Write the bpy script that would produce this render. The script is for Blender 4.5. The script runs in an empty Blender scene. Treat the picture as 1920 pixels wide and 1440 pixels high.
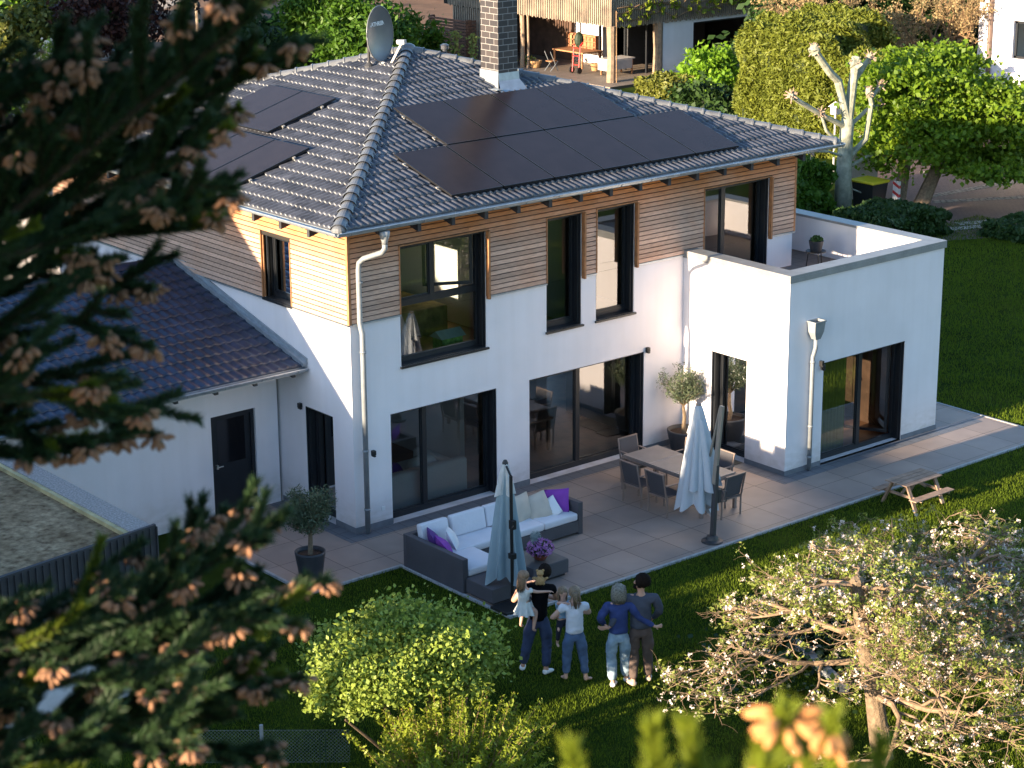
import bpy, bmesh, math, random
import numpy as np
from mathutils import Vector, Matrix
R_ = math.radians
sc = bpy.context.scene
col = sc.collection
# ------------------------------------------------------------------ camera
cam_d = bpy.data.cameras.new('camera'); cam = bpy.data.objects.new('camera', cam_d); col.objects.link(cam)
yaw, pit, rol = R_(39.58052508), R_(16.82930694), R_(-0.43573346)
fwd = Vector((math.sin(yaw)*math.cos(pit), math.cos(yaw)*math.cos(pit), -math.sin(pit)))
rt = Vector((math.cos(yaw), -math.sin(yaw), 0)); up = rt.cross(fwd)
r2 = math.cos(rol)*rt + math.sin(rol)*up; u2 = -math.sin(rol)*rt + math.cos(rol)*up
CAM = Vector((-21.28023908, -30.35087682, 14.11894049))
m = Matrix((( r2.x, u2.x, -fwd.x, CAM.x), (r2.y, u2.y, -fwd.y, CAM.y), (r2.z, u2.z, -fwd.z, CAM.z), (0, 0, 0, 1)))
cam.matrix_world = m
cam_d.sensor_width = 36; cam_d.lens = 36*3951.742/1920; cam_d.clip_start = .2; cam_d.clip_end = 2000
cam_d.dof.use_dof = True; cam_d.dof.focus_distance = 38; cam_d.dof.aperture_fstop = 9.5
sc.camera = cam
# ------------------------------------------------------------------ sky, sun, exposure
SUN_EL = R_(10.3); SUN_DIR = Vector((8.33, -.06, -1.515)).normalized()      # travelling towards +x
w = bpy.data.worlds.new('World'); sc.world = w; w.use_nodes = True
wn = w.node_tree.nodes; bg = wn['Background']; sky = wn.new('ShaderNodeTexSky')
sky.sky_type = 'NISHITA'; sky.sun_disc = False; sky.sun_elevation = SUN_EL; sky.sun_rotation = R_(-90)
sky.altitude = 100; sky.air_density = 1.0; sky.dust_density = .6; sky.ozone_density = 2.7
w.node_tree.links.new(sky.outputs[0], bg.inputs[0]); bg.inputs[1].default_value = .123
sl = bpy.data.lights.new('sun', 'SUN'); sl.energy = 5.0; sl.angle = R_(.5); sl.color = (1, .80, .56)
so = bpy.data.objects.new('sun', sl); col.objects.link(so); so.rotation_euler = SUN_DIR.to_track_quat('-Z', 'Y').to_euler()
sc.view_settings.view_transform = 'Standard'; sc.view_settings.look = 'None'; sc.view_settings.exposure = 1.98; sc.view_settings.gamma = 1
sc.cycles.max_bounces = 8; sc.cycles.transparent_max_bounces = 12; sc.cycles.use_denoising = True
sc.cycles.caustics_reflective = False; sc.cycles.caustics_refractive = False
random.seed(7); RG = np.random.default_rng(7)
# ------------------------------------------------------------------ mesh helpers
class MB:
    def __init__(s): s.v = []; s.f = []; s.n = 0
    def add(s, v, f):
        v = np.asarray(v, float).reshape(-1, 3); s.v.append(v)
        s.f.extend([tuple(i+s.n for i in q) for q in f]); s.n += len(v); return s
    def box(s, x0, x1, y0, y1, z0, z1):
        v = [(x, y, z) for x in (x0, x1) for y in (y0, y1) for z in (z0, z1)]
        return s.add(v, [(0,1,3,2),(4,6,7,5),(0,4,5,1),(2,3,7,6),(0,2,6,4),(1,5,7,3)])
    def obox(s, c, ax, ay, az):            # centre and three half-axis vectors
        c, ax, ay, az = (np.array(q, float) for q in (c, ax, ay, az))
        v = [c+i*ax+j*ay+k*az for i in (-1,1) for j in (-1,1) for k in (-1,1)]
        return s.add(v, [(0,1,3,2),(4,6,7,5),(0,4,5,1),(2,3,7,6),(0,2,6,4),(1,5,7,3)])
    def bar(s, p, q, w_, h_, upv=(0,0,1)):
        p, q = np.array(p, float), np.array(q, float); d = q-p; L = np.linalg.norm(d); d /= L
        u = np.array(upv, float); a = np.cross(d, u)
        if np.linalg.norm(a) < 1e-5: a = np.cross(d, (0, 1, 0))
        a /= np.linalg.norm(a); b = np.cross(a, d)
        return s.obox((p+q)/2, d*L/2, a*w_/2, b*h_/2)
    def quad(s, a, b, c, d): return s.add([a, b, c, d], [(0,1,2,3)])
    def tube(s, pts, rad, n=8, cap=True, ell=None):
        pts = [np.array(p, float) for p in pts]; k = len(pts)
        if not hasattr(rad, '__len__'): rad = [rad]*k
        V = []; prev = None
        for i, p in enumerate(pts):
            d = pts[min(i+1, k-1)]-pts[max(i-1, 0)]; d /= (np.linalg.norm(d)+1e-9)
            if prev is None:
                a = np.cross(d, (0,0,1.)) if abs(d[2]) < .9 else np.cross(d, (0,1.,0))
            else: a = prev-d*(prev@d)
            a /= np.linalg.norm(a); b = np.cross(d, a); prev = a
            for j in range(n):
                t = 2*math.pi*j/n; V.append(p+rad[i]*(a*math.cos(t)+b*math.sin(t)))
        F = [(i*n+j, i*n+(j+1) % n, (i+1)*n+(j+1) % n, (i+1)*n+j) for i in range(k-1) for j in range(n)]
        if cap: F += [tuple(range(n-1, -1, -1)), tuple((k-1)*n+j for j in range(n))]
        return s.add(V, F)
    def lathe(s, prof, c=(0,0,0), n=24, fr=None, cap=True):     # prof: (r, z); fr(theta, i) multiplies r
        V = []
        for i, (r, z) in enumerate(prof):
            for j in range(n):
                t = 2*math.pi*j/n; q = r*(fr(t, i) if fr else 1)
                V.append((c[0]+q*math.cos(t), c[1]+q*math.sin(t), c[2]+z))
        k = len(prof); F = [(i*n+j, i*n+(j+1) % n, (i+1)*n+(j+1) % n, (i+1)*n+j) for i in range(k-1) for j in range(n)]
        if cap: F += [tuple(range(n-1, -1, -1)), tuple((k-1)*n+j for j in range(n))]
        return s.add(V, F)
    def ell(s, c, r, n=14, k=9, jit=0, rot=None):
        V = []
        for i in range(k+1):
            ph = math.pi*i/k
            for j in range(n):
                t = 2*math.pi*j/n; q = 1+jit*(random.random()-.5)
                p = np.array((r[0]*math.sin(ph)*math.cos(t), r[1]*math.sin(ph)*math.sin(t), -r[2]*math.cos(ph)))*q
                if rot is not None: p = np.array(rot @ Vector(p))
                V.append(p+np.array(c))
        return s.add(V, [(i*n+j, i*n+(j+1) % n, (i+1)*n+(j+1) % n, (i+1)*n+j) for i in range(k) for j in range(n)])
    def build(s, name, mt, par=None, smooth=False, bev=0, loc=None, seg=2, local=False):
        me = bpy.data.meshes.new(name)
        V = np.vstack(s.v) if s.v else np.zeros((0,3))
        off = np.array(par['_o']) if (par is not None and '_o' in par.keys()) else np.zeros(3)
        if loc is not None: off = off+np.array(loc)
        if local: off = np.zeros(3)
        me.from_pydata((V-off).tolist(), [], s.f); me.update()
        return _obj(name, me, mt, par, smooth, bev, loc, seg)
def _obj(name, me, mt, par=None, smooth=False, bev=0, loc=None, seg=2):
    if mt is not None:
        for q in (mt if isinstance(mt, (list, tuple)) else [mt]): me.materials.append(q)
    if smooth: me.polygons.foreach_set('use_smooth', [True]*len(me.polygons))
    o = bpy.data.objects.new(name, me); col.objects.link(o)
    if par is not None: o.parent = par
    if loc is not None: o.location = loc
    if bev:
        b = o.modifiers.new('bevel', 'BEVEL'); b.width = bev; b.segments = seg; b.limit_method = 'ANGLE'; b.harden_normals = False
    return o
def tag(o, label, cat, group=None):
    o['label'] = label; o['category'] = cat
    if group: o['group'] = group
    return o
def thing(name, label, cat, loc=(0,0,0), rz=0, group=None):
    o = bpy.data.objects.new(name, None); col.objects.link(o); o.location = loc; o.rotation_euler = (0, 0, rz)
    o.empty_display_size = .1
    o['_o'] = tuple(float(q) for q in loc) if rz == 0 else (0., 0., 0.)
    return tag(o, label, cat, group)
def dup(r, loc=None, rz=None, label=None):
    def cp(o, p):
        c = o.copy(); col.objects.link(c); c.parent = p
        for ch in [q for q in bpy.data.objects if q.parent == o]: cp(ch, c)
        return c
    c = cp(r, None)
    if loc is not None: c.location = loc
    if rz is not None: c.rotation_euler = (0, 0, rz)
    if label: c['label'] = label
    return c
def struct(o): o['kind'] = 'structure'; return o
def raw(name, V, F, mt, par=None, smooth=False, loc=None, mi=None):   # fast numpy mesh; F is (n, 3) or (n, 4)
    me = bpy.data.meshes.new(name); V = np.asarray(V, np.float32); F = np.asarray(F, np.int32); k = F.shape[1]
    if loc is not None: V = V-np.asarray(loc, np.float32)
    elif par is not None and '_o' in par.keys(): V = V-np.asarray(tuple(par['_o']), np.float32)
    me.vertices.add(len(V)); me.vertices.foreach_set('co', V.ravel())
    me.loops.add(F.size); me.loops.foreach_set('vertex_index', F.ravel())
    me.polygons.add(len(F)); me.polygons.foreach_set('loop_start', np.arange(0, F.size, k, dtype=np.int32))
    me.polygons.foreach_set('loop_total', np.full(len(F), k, np.int32))
    if mi is not None: me.polygons.foreach_set('material_index', np.asarray(mi, np.int32))
    me.update(calc_edges=True); me.validate()
    return _obj(name, me, mt, par, smooth, 0, loc)
# ------------------------------------------------------------------ materials
def mat(name, c, rough=.7, var=.12, scale=6, bump=0, bscale=40, metal=0, spec=.5, coat=0, c2=None, detail=6, coord='Object', sub=0, alpha=None):
    m_ = bpy.data.materials.new(name); m_.use_nodes = True; nt = m_.node_tree; N = nt.nodes; L = nt.links
    b = N['Principled BSDF']; b.inputs['Roughness'].default_value = rough; b.inputs['Metallic'].default_value = metal
    b.inputs['Specular IOR Level'].default_value = spec; b.inputs['Coat Weight'].default_value = coat
    tc = N.new('ShaderNodeTexCoord'); nz = N.new('ShaderNodeTexNoise'); nz.inputs['Scale'].default_value = scale; nz.inputs['Detail'].default_value = detail
    L.new(tc.outputs[coord], nz.inputs['Vector'])
    cr = N.new('ShaderNodeValToRGB'); cr.color_ramp.elements[0].position = .3; cr.color_ramp.elements[1].position = .7
    a = [max(0, q*(1-var)) for q in c]; d = list(c2) if c2 else [q*(1+var) for q in c]
    cr.color_ramp.elements[0].color = (*a, 1); cr.color_ramp.elements[1].color = (*d, 1)
    L.new(nz.outputs[0], cr.inputs[0]); L.new(cr.outputs[0], b.inputs['Base Color'])
    if bump:
        n2 = N.new('ShaderNodeTexNoise'); n2.inputs['Scale'].default_value = bscale; n2.inputs['Detail'].default_value = 4
        bp = N.new('ShaderNodeBump'); bp.inputs['Strength'].default_value = min(1, bump); bp.inputs['Distance'].default_value = .02
        L.new(tc.outputs[coord], n2.inputs['Vector']); L.new(n2.outputs[0], bp.inputs['Height']); L.new(bp.outputs[0], b.inputs['Normal'])
    return m_
def leafmat(name, ca, cb, rough=.5, trans=.35, scale=3, spec=.3):
    m_ = bpy.data.materials.new(name); m_.use_nodes = True; nt = m_.node_tree; N = nt.nodes; L = nt.links
    b = N['Principled BSDF']; b.inputs['Roughness'].default_value = rough; b.inputs['Specular IOR Level'].default_value = spec
    geo = N.new('ShaderNodeNewGeometry'); nz = N.new('ShaderNodeTexNoise'); nz.inputs['Scale'].default_value = scale
    L.new(geo.outputs['Position'], nz.inputs['Vector'])
    ad = N.new('ShaderNodeMath'); ad.operation = 'MULTIPLY_ADD'; ad.inputs[1].default_value = .45; L.new(geo.outputs['Random Per Island'], ad.inputs[0]); 
    mu = N.new('ShaderNodeMath'); mu.operation = 'MULTIPLY'; mu.inputs[1].default_value = .6; L.new(nz.outputs[0], mu.inputs[0]); L.new(mu.outputs[0], ad.inputs[2])
    mx = N.new('ShaderNodeMix'); mx.data_type = 'RGBA'; mx.inputs[6].default_value = (*ca, 1); mx.inputs[7].default_value = (*cb, 1)
    L.new(ad.outputs[0], mx.inputs[0]); L.new(mx.outputs[2], b.inputs['Base Color'])
    tr = N.new('ShaderNodeBsdfTranslucent'); L.new(mx.outputs[2], tr.inputs[0])
    ms = N.new('ShaderNodeMixShader'); ms.inputs[0].default_value = trans; L.new(b.outputs[0], ms.inputs[1]); L.new(tr.outputs[0], ms.inputs[2])
    L.new(ms.outputs[0], N['Material Output'].inputs[0]); return m_
def nodes_of(m_): return m_.node_tree.nodes, m_.node_tree.links, m_.node_tree.nodes['Principled BSDF']
def glassmat(name, tint=(.8, .85, .85), ior=1.7):
    m_ = bpy.data.materials.new(name); m_.use_nodes = True; N = m_.node_tree.nodes; L = m_.node_tree.links
    N.remove(N['Principled BSDF']); t = N.new('ShaderNodeBsdfTransparent'); t.inputs[0].default_value = (*tint, 1)
    g = N.new('ShaderNodeBsdfGlossy'); g.inputs['Roughness'].default_value = .012; g.inputs[0].default_value = (.95, .97, 1, 1)
    fr = N.new('ShaderNodeFresnel'); fr.inputs[0].default_value = ior
    mp = N.new('ShaderNodeMath'); mp.operation = 'MULTIPLY'; mp.inputs[1].default_value = 2.3; mp.use_clamp = True; L.new(fr.outputs[0], mp.inputs[0])
    ms = N.new('ShaderNodeMixShader'); L.new(mp.outputs[0], ms.inputs[0]); L.new(t.outputs[0], ms.inputs[1]); L.new(g.outputs[0], ms.inputs[2])
    L.new(ms.outputs[0], N['Material Output'].inputs[0]); return m_
M = {}
M['plaster'] = mat('white_plaster', (.77, .725, .745), .9, .045, .9, .25, 90)
def overlay(m_, sc_, lo, hi, p0=.35, p1=.65, coord='Object', mask=None, detail=5):
    """multiply the base colour by a stretched noise: streaks, stains, patches"""
    N = m_.node_tree.nodes; L = m_.node_tree.links; b = N['Principled BSDF']; old = b.inputs['Base Color'].links[0].from_socket
    tc = N.new('ShaderNodeTexCoord'); mp = N.new('ShaderNodeMapping'); mp.inputs['Scale'].default_value = sc_; L.new(tc.outputs[coord], mp.inputs[0]); nz = N.new('ShaderNodeTexNoise'); nz.inputs['Scale'].default_value = 1; nz.inputs['Detail'].default_value = detail; L.new(mp.outputs[0], nz.inputs[0])
    mr = N.new('ShaderNodeMapRange'); mr.inputs[1].default_value = p0; mr.inputs[2].default_value = p1; L.new(nz.outputs[0], mr.inputs[0])
    mx = N.new('ShaderNodeMix'); mx.data_type = 'RGBA'; mx.blend_type = 'MIX'; mx.inputs[6].default_value = (*lo, 1); mx.inputs[7].default_value = (*hi, 1); L.new(mr.outputs[0], mx.inputs[0])
    mm = N.new('ShaderNodeMix'); mm.data_type = 'RGBA'; mm.blend_type = 'MULTIPLY'; mm.inputs[0].default_value = 1; L.new(old, mm.inputs[6]); L.new(mx.outputs[2], mm.inputs[7]); L.new(mm.outputs[2], b.inputs['Base Color'])
    if mask:                                                     # only below a height (splash dirt)
        sp = N.new('ShaderNodeSeparateXYZ'); L.new(tc.outputs[coord], sp.inputs[0]); m2_ = N.new('ShaderNodeMapRange'); m2_.inputs[1].default_value = mask[0]; m2_.inputs[2].default_value = mask[1]; m2_.inputs[3].default_value = 1; m2_.inputs[4].default_value = 0; L.new(sp.outputs[2], m2_.inputs[0]); L.new(m2_.outputs[0], mm.inputs[0])
overlay(M['plaster'], (5, 5, .35), (.968, .965, .958), (1, 1, 1), .3, .6); overlay(M['plaster'], (1.1, 1.1, 1.1), (.965, .965, .96), (1, 1, 1)); overlay(M['plaster'], (4, 4, 9), (.78, .75, .70), (.98, .97, .96), .35, .7, mask=(.12, .75))
M['inwall'] = mat('interior_paint', (.62, .60, .56), .9, .03, 1)
M['infloor'] = mat('interior_oak_floor', (.22, .10, .05), .45, .25, 3)
M['anthracite'] = mat('anthracite_frame', (.012, .014, .018), .4, .15, 5)
M['black'] = mat('black_plastic', (.012, .012, .013), .45, .1, 8)
M['glass'] = glassmat('window_glass')
M['zinc'] = mat('zinc_metal', (.34, .38, .42), .42, .15, 7, .08, 20, metal=.55)
for k_ in ('tile',): pass
M['zinc_light'] = mat('weathered_zinc', (.25, .27, .29), .5, .12, 5, .1, 25, metal=.3)
M['tile'] = mat('anthracite_roof_tile', (.062, .066, .080), .34, .28, 3.5, .15, 60, spec=.55)
M['tile_wing'] = mat('slate_grey_roof_tile', (.018, .030, .062), .42, .22, 4, .12, 60)
def tile_cells(m_, lo=.72, hi=1.25):
    N = m_.node_tree.nodes; L = m_.node_tree.links; b = N['Principled BSDF']; old = b.inputs['Base Color'].links[0].from_socket; tc = N.new('ShaderNodeTexCoord'); vo = N.new('ShaderNodeTexVoronoi'); vo.inputs['Scale'].default_value = 3.1; vo.inputs['Randomness'].default_value = .35; L.new(tc.outputs['Object'], vo.inputs[0])
    sp = N.new('ShaderNodeSeparateColor'); L.new(vo.outputs['Color'], sp.inputs[0]); mr = N.new('ShaderNodeMapRange'); mr.inputs[3].default_value = lo; mr.inputs[4].default_value = hi; L.new(sp.outputs[0], mr.inputs[0]); mm = N.new('ShaderNodeMix'); mm.data_type = 'RGBA'; mm.blend_type = 'MULTIPLY'; mm.inputs[0].default_value = 1; L.new(old, mm.inputs[6]); L.new(mr.outputs[0], mm.inputs[7]); L.new(mm.outputs[2], b.inputs['Base Color'])
tile_cells(M['tile']); tile_cells(M['tile_wing']); overlay(M['tile'], (9, 9, 9), (1, 1, 1), (1.9, 1.85, 1.55), .66, .74, detail=8); overlay(M['tile'], (.5, .5, .5), (.82, .82, .85), (1.12, 1.1, 1.08))
M['capping'] = mat('grey_coping_metal', (.27, .27, .275), .5, .12, 4, .05, 20, metal=.25)
M['dark_eave'] = mat('dark_painted_eave', (.03, .031, .037), .7, .2, 5)
M['soil'] = mat('plant_soil', (.05, .028, .017), .95, .4, 40, .8, 80)
M['pot'] = mat('charcoal_pot', (.035, .035, .04), .55, .15, 8)
M['terracotta'] = mat('terracotta', (.26, .075, .04), .8, .2, 9)
M['bark'] = mat('tree_bark', (.17, .12, .075), .9, .4, 14, .9, 40)
M['bark_grey'] = mat('smooth_grey_bark', (.24, .25, .19), .85, .3, 6, .6, 30, c2=(.36, .36, .28))
M['twig'] = mat('twig_bark', (.22, .13, .065), .85, .3, 20, .4, 60)
M['kerb'] = mat('concrete_kerb', (.36, .36, .36), .85, .2, 10, .4, 60)
# weathered larch: orange under the eave, grey lower down
def larch(name, ztop=5.74, fade=.8, orange=(.52, .18, .05), grey=(.53, .345, .26)):
    m_ = mat(name, grey, .8, .1); N, L, b = nodes_of(m_)
    tc = N.new('ShaderNodeTexCoord'); sp = N.new('ShaderNodeSeparateXYZ'); L.new(tc.outputs['Object'], sp.inputs[0])
    nz = N.new('ShaderNodeTexNoise'); nz.inputs['Scale'].default_value = 1.3; L.new(tc.outputs['Object'], nz.inputs[0])
    mr = N.new('ShaderNodeMapRange'); mr.inputs[1].default_value = ztop-fade; mr.inputs[2].default_value = ztop; L.new(sp.outputs[2], mr.inputs[0])
    a = N.new('ShaderNodeMath'); a.operation = 'ADD'; L.new(mr.outputs[0], a.inputs[0])
    s_ = N.new('ShaderNodeMath'); s_.operation = 'MULTIPLY_ADD'; s_.inputs[1].default_value = .9; s_.inputs[2].default_value = -.45; L.new(nz.outputs[0], s_.inputs[0]); L.new(s_.outputs[0], a.inputs[1]); a.use_clamp = True
    mx = N.new('ShaderNodeMix'); mx.data_type = 'RGBA'; mx.inputs[6].default_value = (*grey, 1); mx.inputs[7].default_value = (*orange, 1); L.new(a.outputs[0], mx.inputs[0])
    geo = N.new('ShaderNodeNewGeometry'); hs = N.new('ShaderNodeHueSaturation'); mv = N.new('ShaderNodeMapRange'); mv.inputs[3].default_value = .78; mv.inputs[4].default_value = 1.2
    L.new(geo.outputs['Random Per Island'], mv.inputs[0]); L.new(mv.outputs[0], hs.inputs['Value'])
    # grain and knots
    mp = N.new('ShaderNodeMapping'); mp.inputs['Scale'].default_value = (2.5, 2.5, 45); L.new(tc.outputs['Object'], mp.inputs[0])
    g = N.new('ShaderNodeTexNoise'); g.inputs['Scale'].default_value = 3; g.inputs['Detail'].default_value = 8; L.new(mp.outputs[0], g.inputs[0])
    gr = N.new('ShaderNodeMapRange'); gr.inputs[1].default_value = .35; gr.inputs[2].default_value = .65; gr.inputs[3].default_value = .75; gr.inputs[4].default_value = 1.15; L.new(g.outputs[0], gr.inputs[0])
    mm = N.new('ShaderNodeMix'); mm.data_type = 'RGBA'; mm.blend_type = 'MULTIPLY'; mm.inputs[0].default_value = 1; L.new(mx.outputs[2], mm.inputs[6]); L.new(gr.outputs[0], mm.inputs[7])
    L.new(mm.outputs[2], hs.inputs['Color']); L.new(hs.outputs[0], b.inputs['Base Color']); return m_
M['larch'] = larch('weathered_larch')
M['larch_trim'] = mat('larch_trim', (.33, .15, .065), .75, .25, 9)
# ------------------------------------------------------------------ ground
def grassmat():
    m_ = 0; m_ = mat('lawn', (.019, .040, .004), 1.0, .45, 1.1, .8, 120, c2=(.036, .062, .007), detail=10, spec=.05); overlay(m_, (.55, .55, .55), (1, 1, 1), (1.7, 1.25, 1.2), .52, .68, detail=8); return m_
M['lawn'] = grassmat()
M['brown_earth'] = mat('bare_brown_soil', (.17, .085, .045), .95, .35, .6, .8, 6, detail=10)
M['gravel_path'] = mat('pale_gravel', (.42, .34, .27), .95, .3, 5, .5, 30)
b_ = MB(); b_.quad((-400,-200,0), (700,-200,0), (700,900,0), (-400,900,0)); g = b_.build('ground', M['lawn']); struct(g)
b_ = MB(); pts = [(14,30,.004),(23,41,.004),(30,45,.004),(41,52,.004),(75,80,.004),(60,120,.004),(10,110,.004),(5,60,.004)]
b_.add(pts, [tuple(range(len(pts)))]); struct(b_.build('soil_ground', M['brown_earth']))
b_ = MB(); b_.add([(38,73,.008),(60,92,.008),(59,96,.008),(36,79,.008)], [(0,1,2,3)]); struct(b_.build('gravel_path', M['gravel_path']))
b_ = MB(); b_.add([(21,52.5,.008),(27,58,.008),(30,66,.008),(27,66,.008),(20,56,.008)], [(0,1,2,3,4)]); struct(b_.build('path', M['gravel_path']))
# patio of square slabs
def slabmat(name, c, size=.868, ox=.25, oy=.39, gap=.007, c2=None, off=0, wd=None):
    m_ = mat(name, c, .62, .06, 2.0, .06, 80); N, L, b = nodes_of(m_)
    tc = N.new('ShaderNodeTexCoord'); mp = N.new('ShaderNodeMapping'); mp.inputs['Location'].default_value = (ox, oy, 0); L.new(tc.outputs['Object'], mp.inputs[0])
    br = N.new('ShaderNodeTexBrick'); br.offset = off; br.inputs['Scale'].default_value = 1; br.inputs['Brick Width'].default_value = wd or size; br.inputs['Row Height'].default_value = size
    br.inputs['Mortar Size'].default_value = gap; br.inputs['Mortar Smooth'].default_value = .2; br.inputs['Bias'].default_value = 0
    br.inputs['Color1'].default_value = (.90, .90, .90, 1); br.inputs['Color2'].default_value = (1.10, 1.08, 1.06, 1); br.inputs['Mortar'].default_value = (.30, .27, .25, 1)
    L.new(mp.outputs[0], br.inputs[0]); old = b.inputs['Base Color'].links[0].from_socket
    mm = N.new('ShaderNodeMix'); mm.data_type = 'RGBA'; mm.blend_type = 'MULTIPLY'; mm.inputs[0].default_value = 1; L.new(old, mm.inputs[6]); L.new(br.outputs[0], mm.inputs[7]); L.new(mm.outputs[2], b.inputs['Base Color'])
    bp = N.new('ShaderNodeBump'); bp.inputs['Strength'].default_value = .5; bp.inputs['Distance'].default_value = .01; bp.invert = True; L.new(br.outputs[1], bp.inputs['Height']); L.new(bp.outputs[0], b.inputs['Normal']); return m_
M['patio'] = slabmat('patio_slabs', (.30, .235, .20))
M['dark_slab'] = slabmat('dark_grey_slabs', (.13, .135, .15), size=.3, gap=.006)
PZ = .03
def poly_slab(name, pts, z0, z1, mt):
    n = len(pts); V = [(x, y, z0) for x, y in pts]+[(x, y, z1) for x, y in pts]
    F = [tuple(range(n, 2*n)), tuple(range(n-1, -1, -1))]+[(i, (i+1) % n, n+(i+1) % n, n+i) for i in range(n)]
    q = MB(); q.add(V, F); return q.build(name, mt)
overlay(M['patio'], (.9, .9, .9), (.86, .86, .87), (1.05, 1.04, 1.02), .35, .62, detail=9)
struct(poly_slab('patio', [(-2.28,2.44),(-2.28,-1.78),(-.28,-1.78),(-.28,-4.86),(14.6,-4.86),(14.6,-1.2),(14.6,3.0),(13.1,3.0),(13.1,-2.9),(8.4,-2.9),(8.4,0),(0,0),(0,2.44)], -.1, PZ, M['patio']))
kb = MB(); kp = [(-2.28,2.4),(-2.28,-1.78),(-.28,-1.78),(-.28,-4.86),(14.6,-4.86),(14.6,3.0)]
for (x0, y0), (x1, y1) in zip(kp[:-1], kp[1:]):
    if abs(x0-x1) < .01: kb.box(x0-.055 if x0 < 5 else x0, x0 if x0 < 5 else x0+.055, min(y0, y1)-.055, max(y0, y1)+(0 if x0 < 5 else 0), -.1, PZ+.012)
    else: kb.box(x0+(0 if x0 > -2 else 0), x1-(.056 if x1 < 5 else 0), y0-.055, y0, -.1, PZ+.010)
struct(kb.build('kerb', M['kerb']))
b_ = MB(); b_.box(.0,8.42,-.34,-.02,0,PZ+.004); b_.box(8.08,8.42,-3.0,-.34,0,PZ+.004); b_.box(8.08,14.3,-3.32,-3.0,0,PZ+.004); b_.box(-.34,-.002,-.34,2.42,0,PZ+.004)
struct(b_.build('perimeter_strip', M['dark_slab']))
# red paved yard on the right with pale stone rows
M['pavers'] = slabmat('red_brown_pavers', (.125, .085, .08), size=.12, gap=.006, off=.5, wd=.24)
b_ = MB(); b_.add([(26,9.2,.004),(34.2,5.2,.004),(80,-14,.004),(95,20,.004),(50,30,.004),(33,16,.004),(28.5,11,.004)], [tuple(range(7))]); struct(b_.build('paved_yard', M['pavers']))
M['cobble'] = mat('pale_granite_cobbles', (.42, .36, .30), .8, .3, 5, .3, 30)
def cobbles(p, q, rows=2):
    p, q = np.array(p, float), np.array(q, float); d = q-p; L_ = np.linalg.norm(d); d /= L_; nrm = np.array((-d[1], d[0]))
    for r in range(rows):
        t = random.random()*.1
        while t < L_:
            l = .15+.1*random.random(); c = p+d*(t+l/2)+nrm*(r*.2+.02*random.random())
            cb.obox((c[0], c[1], .006), (d[0]*l*.44, d[1]*l*.44, 0), (nrm[0]*.085, nrm[1]*.085, 0), (0, 0, .010)); t += l+.02
cb = MB()
cobbles((27.6,9.7),(60,-2.5)); cobbles((29.5,9.6),(36.5,6.4)); cobbles((31.5,12.2),(38.5,8.4)); cobbles((32,12.8),(50,11.5)); cobbles((35,15.5),(52,11)); cobbles((36,8),(48,5.4))
struct(cb.build('cobble_rows', M['cobble']))

# ------------------------------------------------------------------ the house
H = thing('house', 'large white rendered house with larch clad upper storey, grey tiled hip roof and roof terrace', 'house')
W = 11.675; ZW = 4.09
def wallp(mo, mi, ax, co, ci, u0, u1, z0, z1, ops):
    us = sorted({u0, u1, *[q for o in ops for q in o[:2]]}); zs = sorted({z0, z1, *[q for o in ops for q in o[2:4]]})
    pt = (lambda u, c, z: (u, c, z)) if ax == 'x' else (lambda u, c, z: (c, u, z))
    for a, b in zip(us[:-1], us[1:]):
        for c, d in zip(zs[:-1], zs[1:]):
            if any(o[0] <= (a+b)/2 <= o[1] and o[2] <= (c+d)/2 <= o[3] for o in ops): continue
            mo.quad(pt(a,co,c), pt(b,co,c), pt(b,co,d), pt(a,co,d)); mi.quad(pt(a,ci,c), pt(b,ci,c), pt(b,ci,d), pt(a,ci,d))
    for o in ops:
        a, b, c, d = o
        mo.quad(pt(a,co,c), pt(a,ci,c), pt(a,ci,d), pt(a,co,d)); mo.quad(pt(b,co,c), pt(b,ci,c), pt(b,ci,d), pt(b,co,d))
        mo.quad(pt(a,co,c), pt(b,co,c), pt(b,ci,c), pt(a,ci,c)); mo.quad(pt(a,co,d), pt(b,co,d), pt(b,ci,d), pt(a,ci,d))
F_OPS = [(.86,3.42,.03,2.2),(4.25,7.34,.03,2.2),(1.14,3.18,3.08,5.35),(4.70,5.61,3.10,5.35),(6.0,7.03,3.10,5.35),(8.98,10.91,3.36,5.35)]
L_OPS = [(.64,1.56,.03,2.18),(1.83,2.78,4.07,5.31)]
E_OPS = [(9.49,11.99,.03,2.2)]; EL_OPS = [(-1.865,-.865,.03,2.2)]
o1, i1 = MB(), MB()
wallp(o1, i1, 'x', 0, .3, 0, W, 0, 6.05, F_OPS); wallp(o1, i1, 'y', 0, .3, .001, 11.1, 0, 6.05, L_OPS)
wallp(o1, i1, 'y', W, W-.3, .001, 11.1, 2.9, 6.05, []); wallp(o1, i1, 'x', 11.1, 10.8, .001, W-.001, 0, 6.05, [])
wallp(o1, i1, 'y', 8.3, 8.0, .31, 10.7, 0, 2.9, [(3.2, 4.2, 0, 2.1)])
o1.build('wall', M['plaster'], H); i1.build('interior_wall', M['inwall'], H)
EX0, EX1, EY, ZP = 8.434, 13.117, -2.979, 4.12
o2, i2 = MB(), MB()
wallp(o2, i2, 'x', EY, EY+.3, EX0, EX1, 0, ZP, E_OPS); wallp(o2, i2, 'y', EX0, EX0+.3, EY+.001, -.001, 0, ZP, EL_OPS)
wallp(o2, i2, 'y', EX1, EX1-.3, EY+.001, 8, 0, ZP, []); wallp(o2, i2, 'x', 8, 7.7, W+.002, EX1-.001, 0, ZP, [])
e2 = o2.build('wall', M['plaster'], H); e2['label'] = 'white flat roofed extension wall with parapet'
b_ = MB()   # parapet insides are render too
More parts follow.
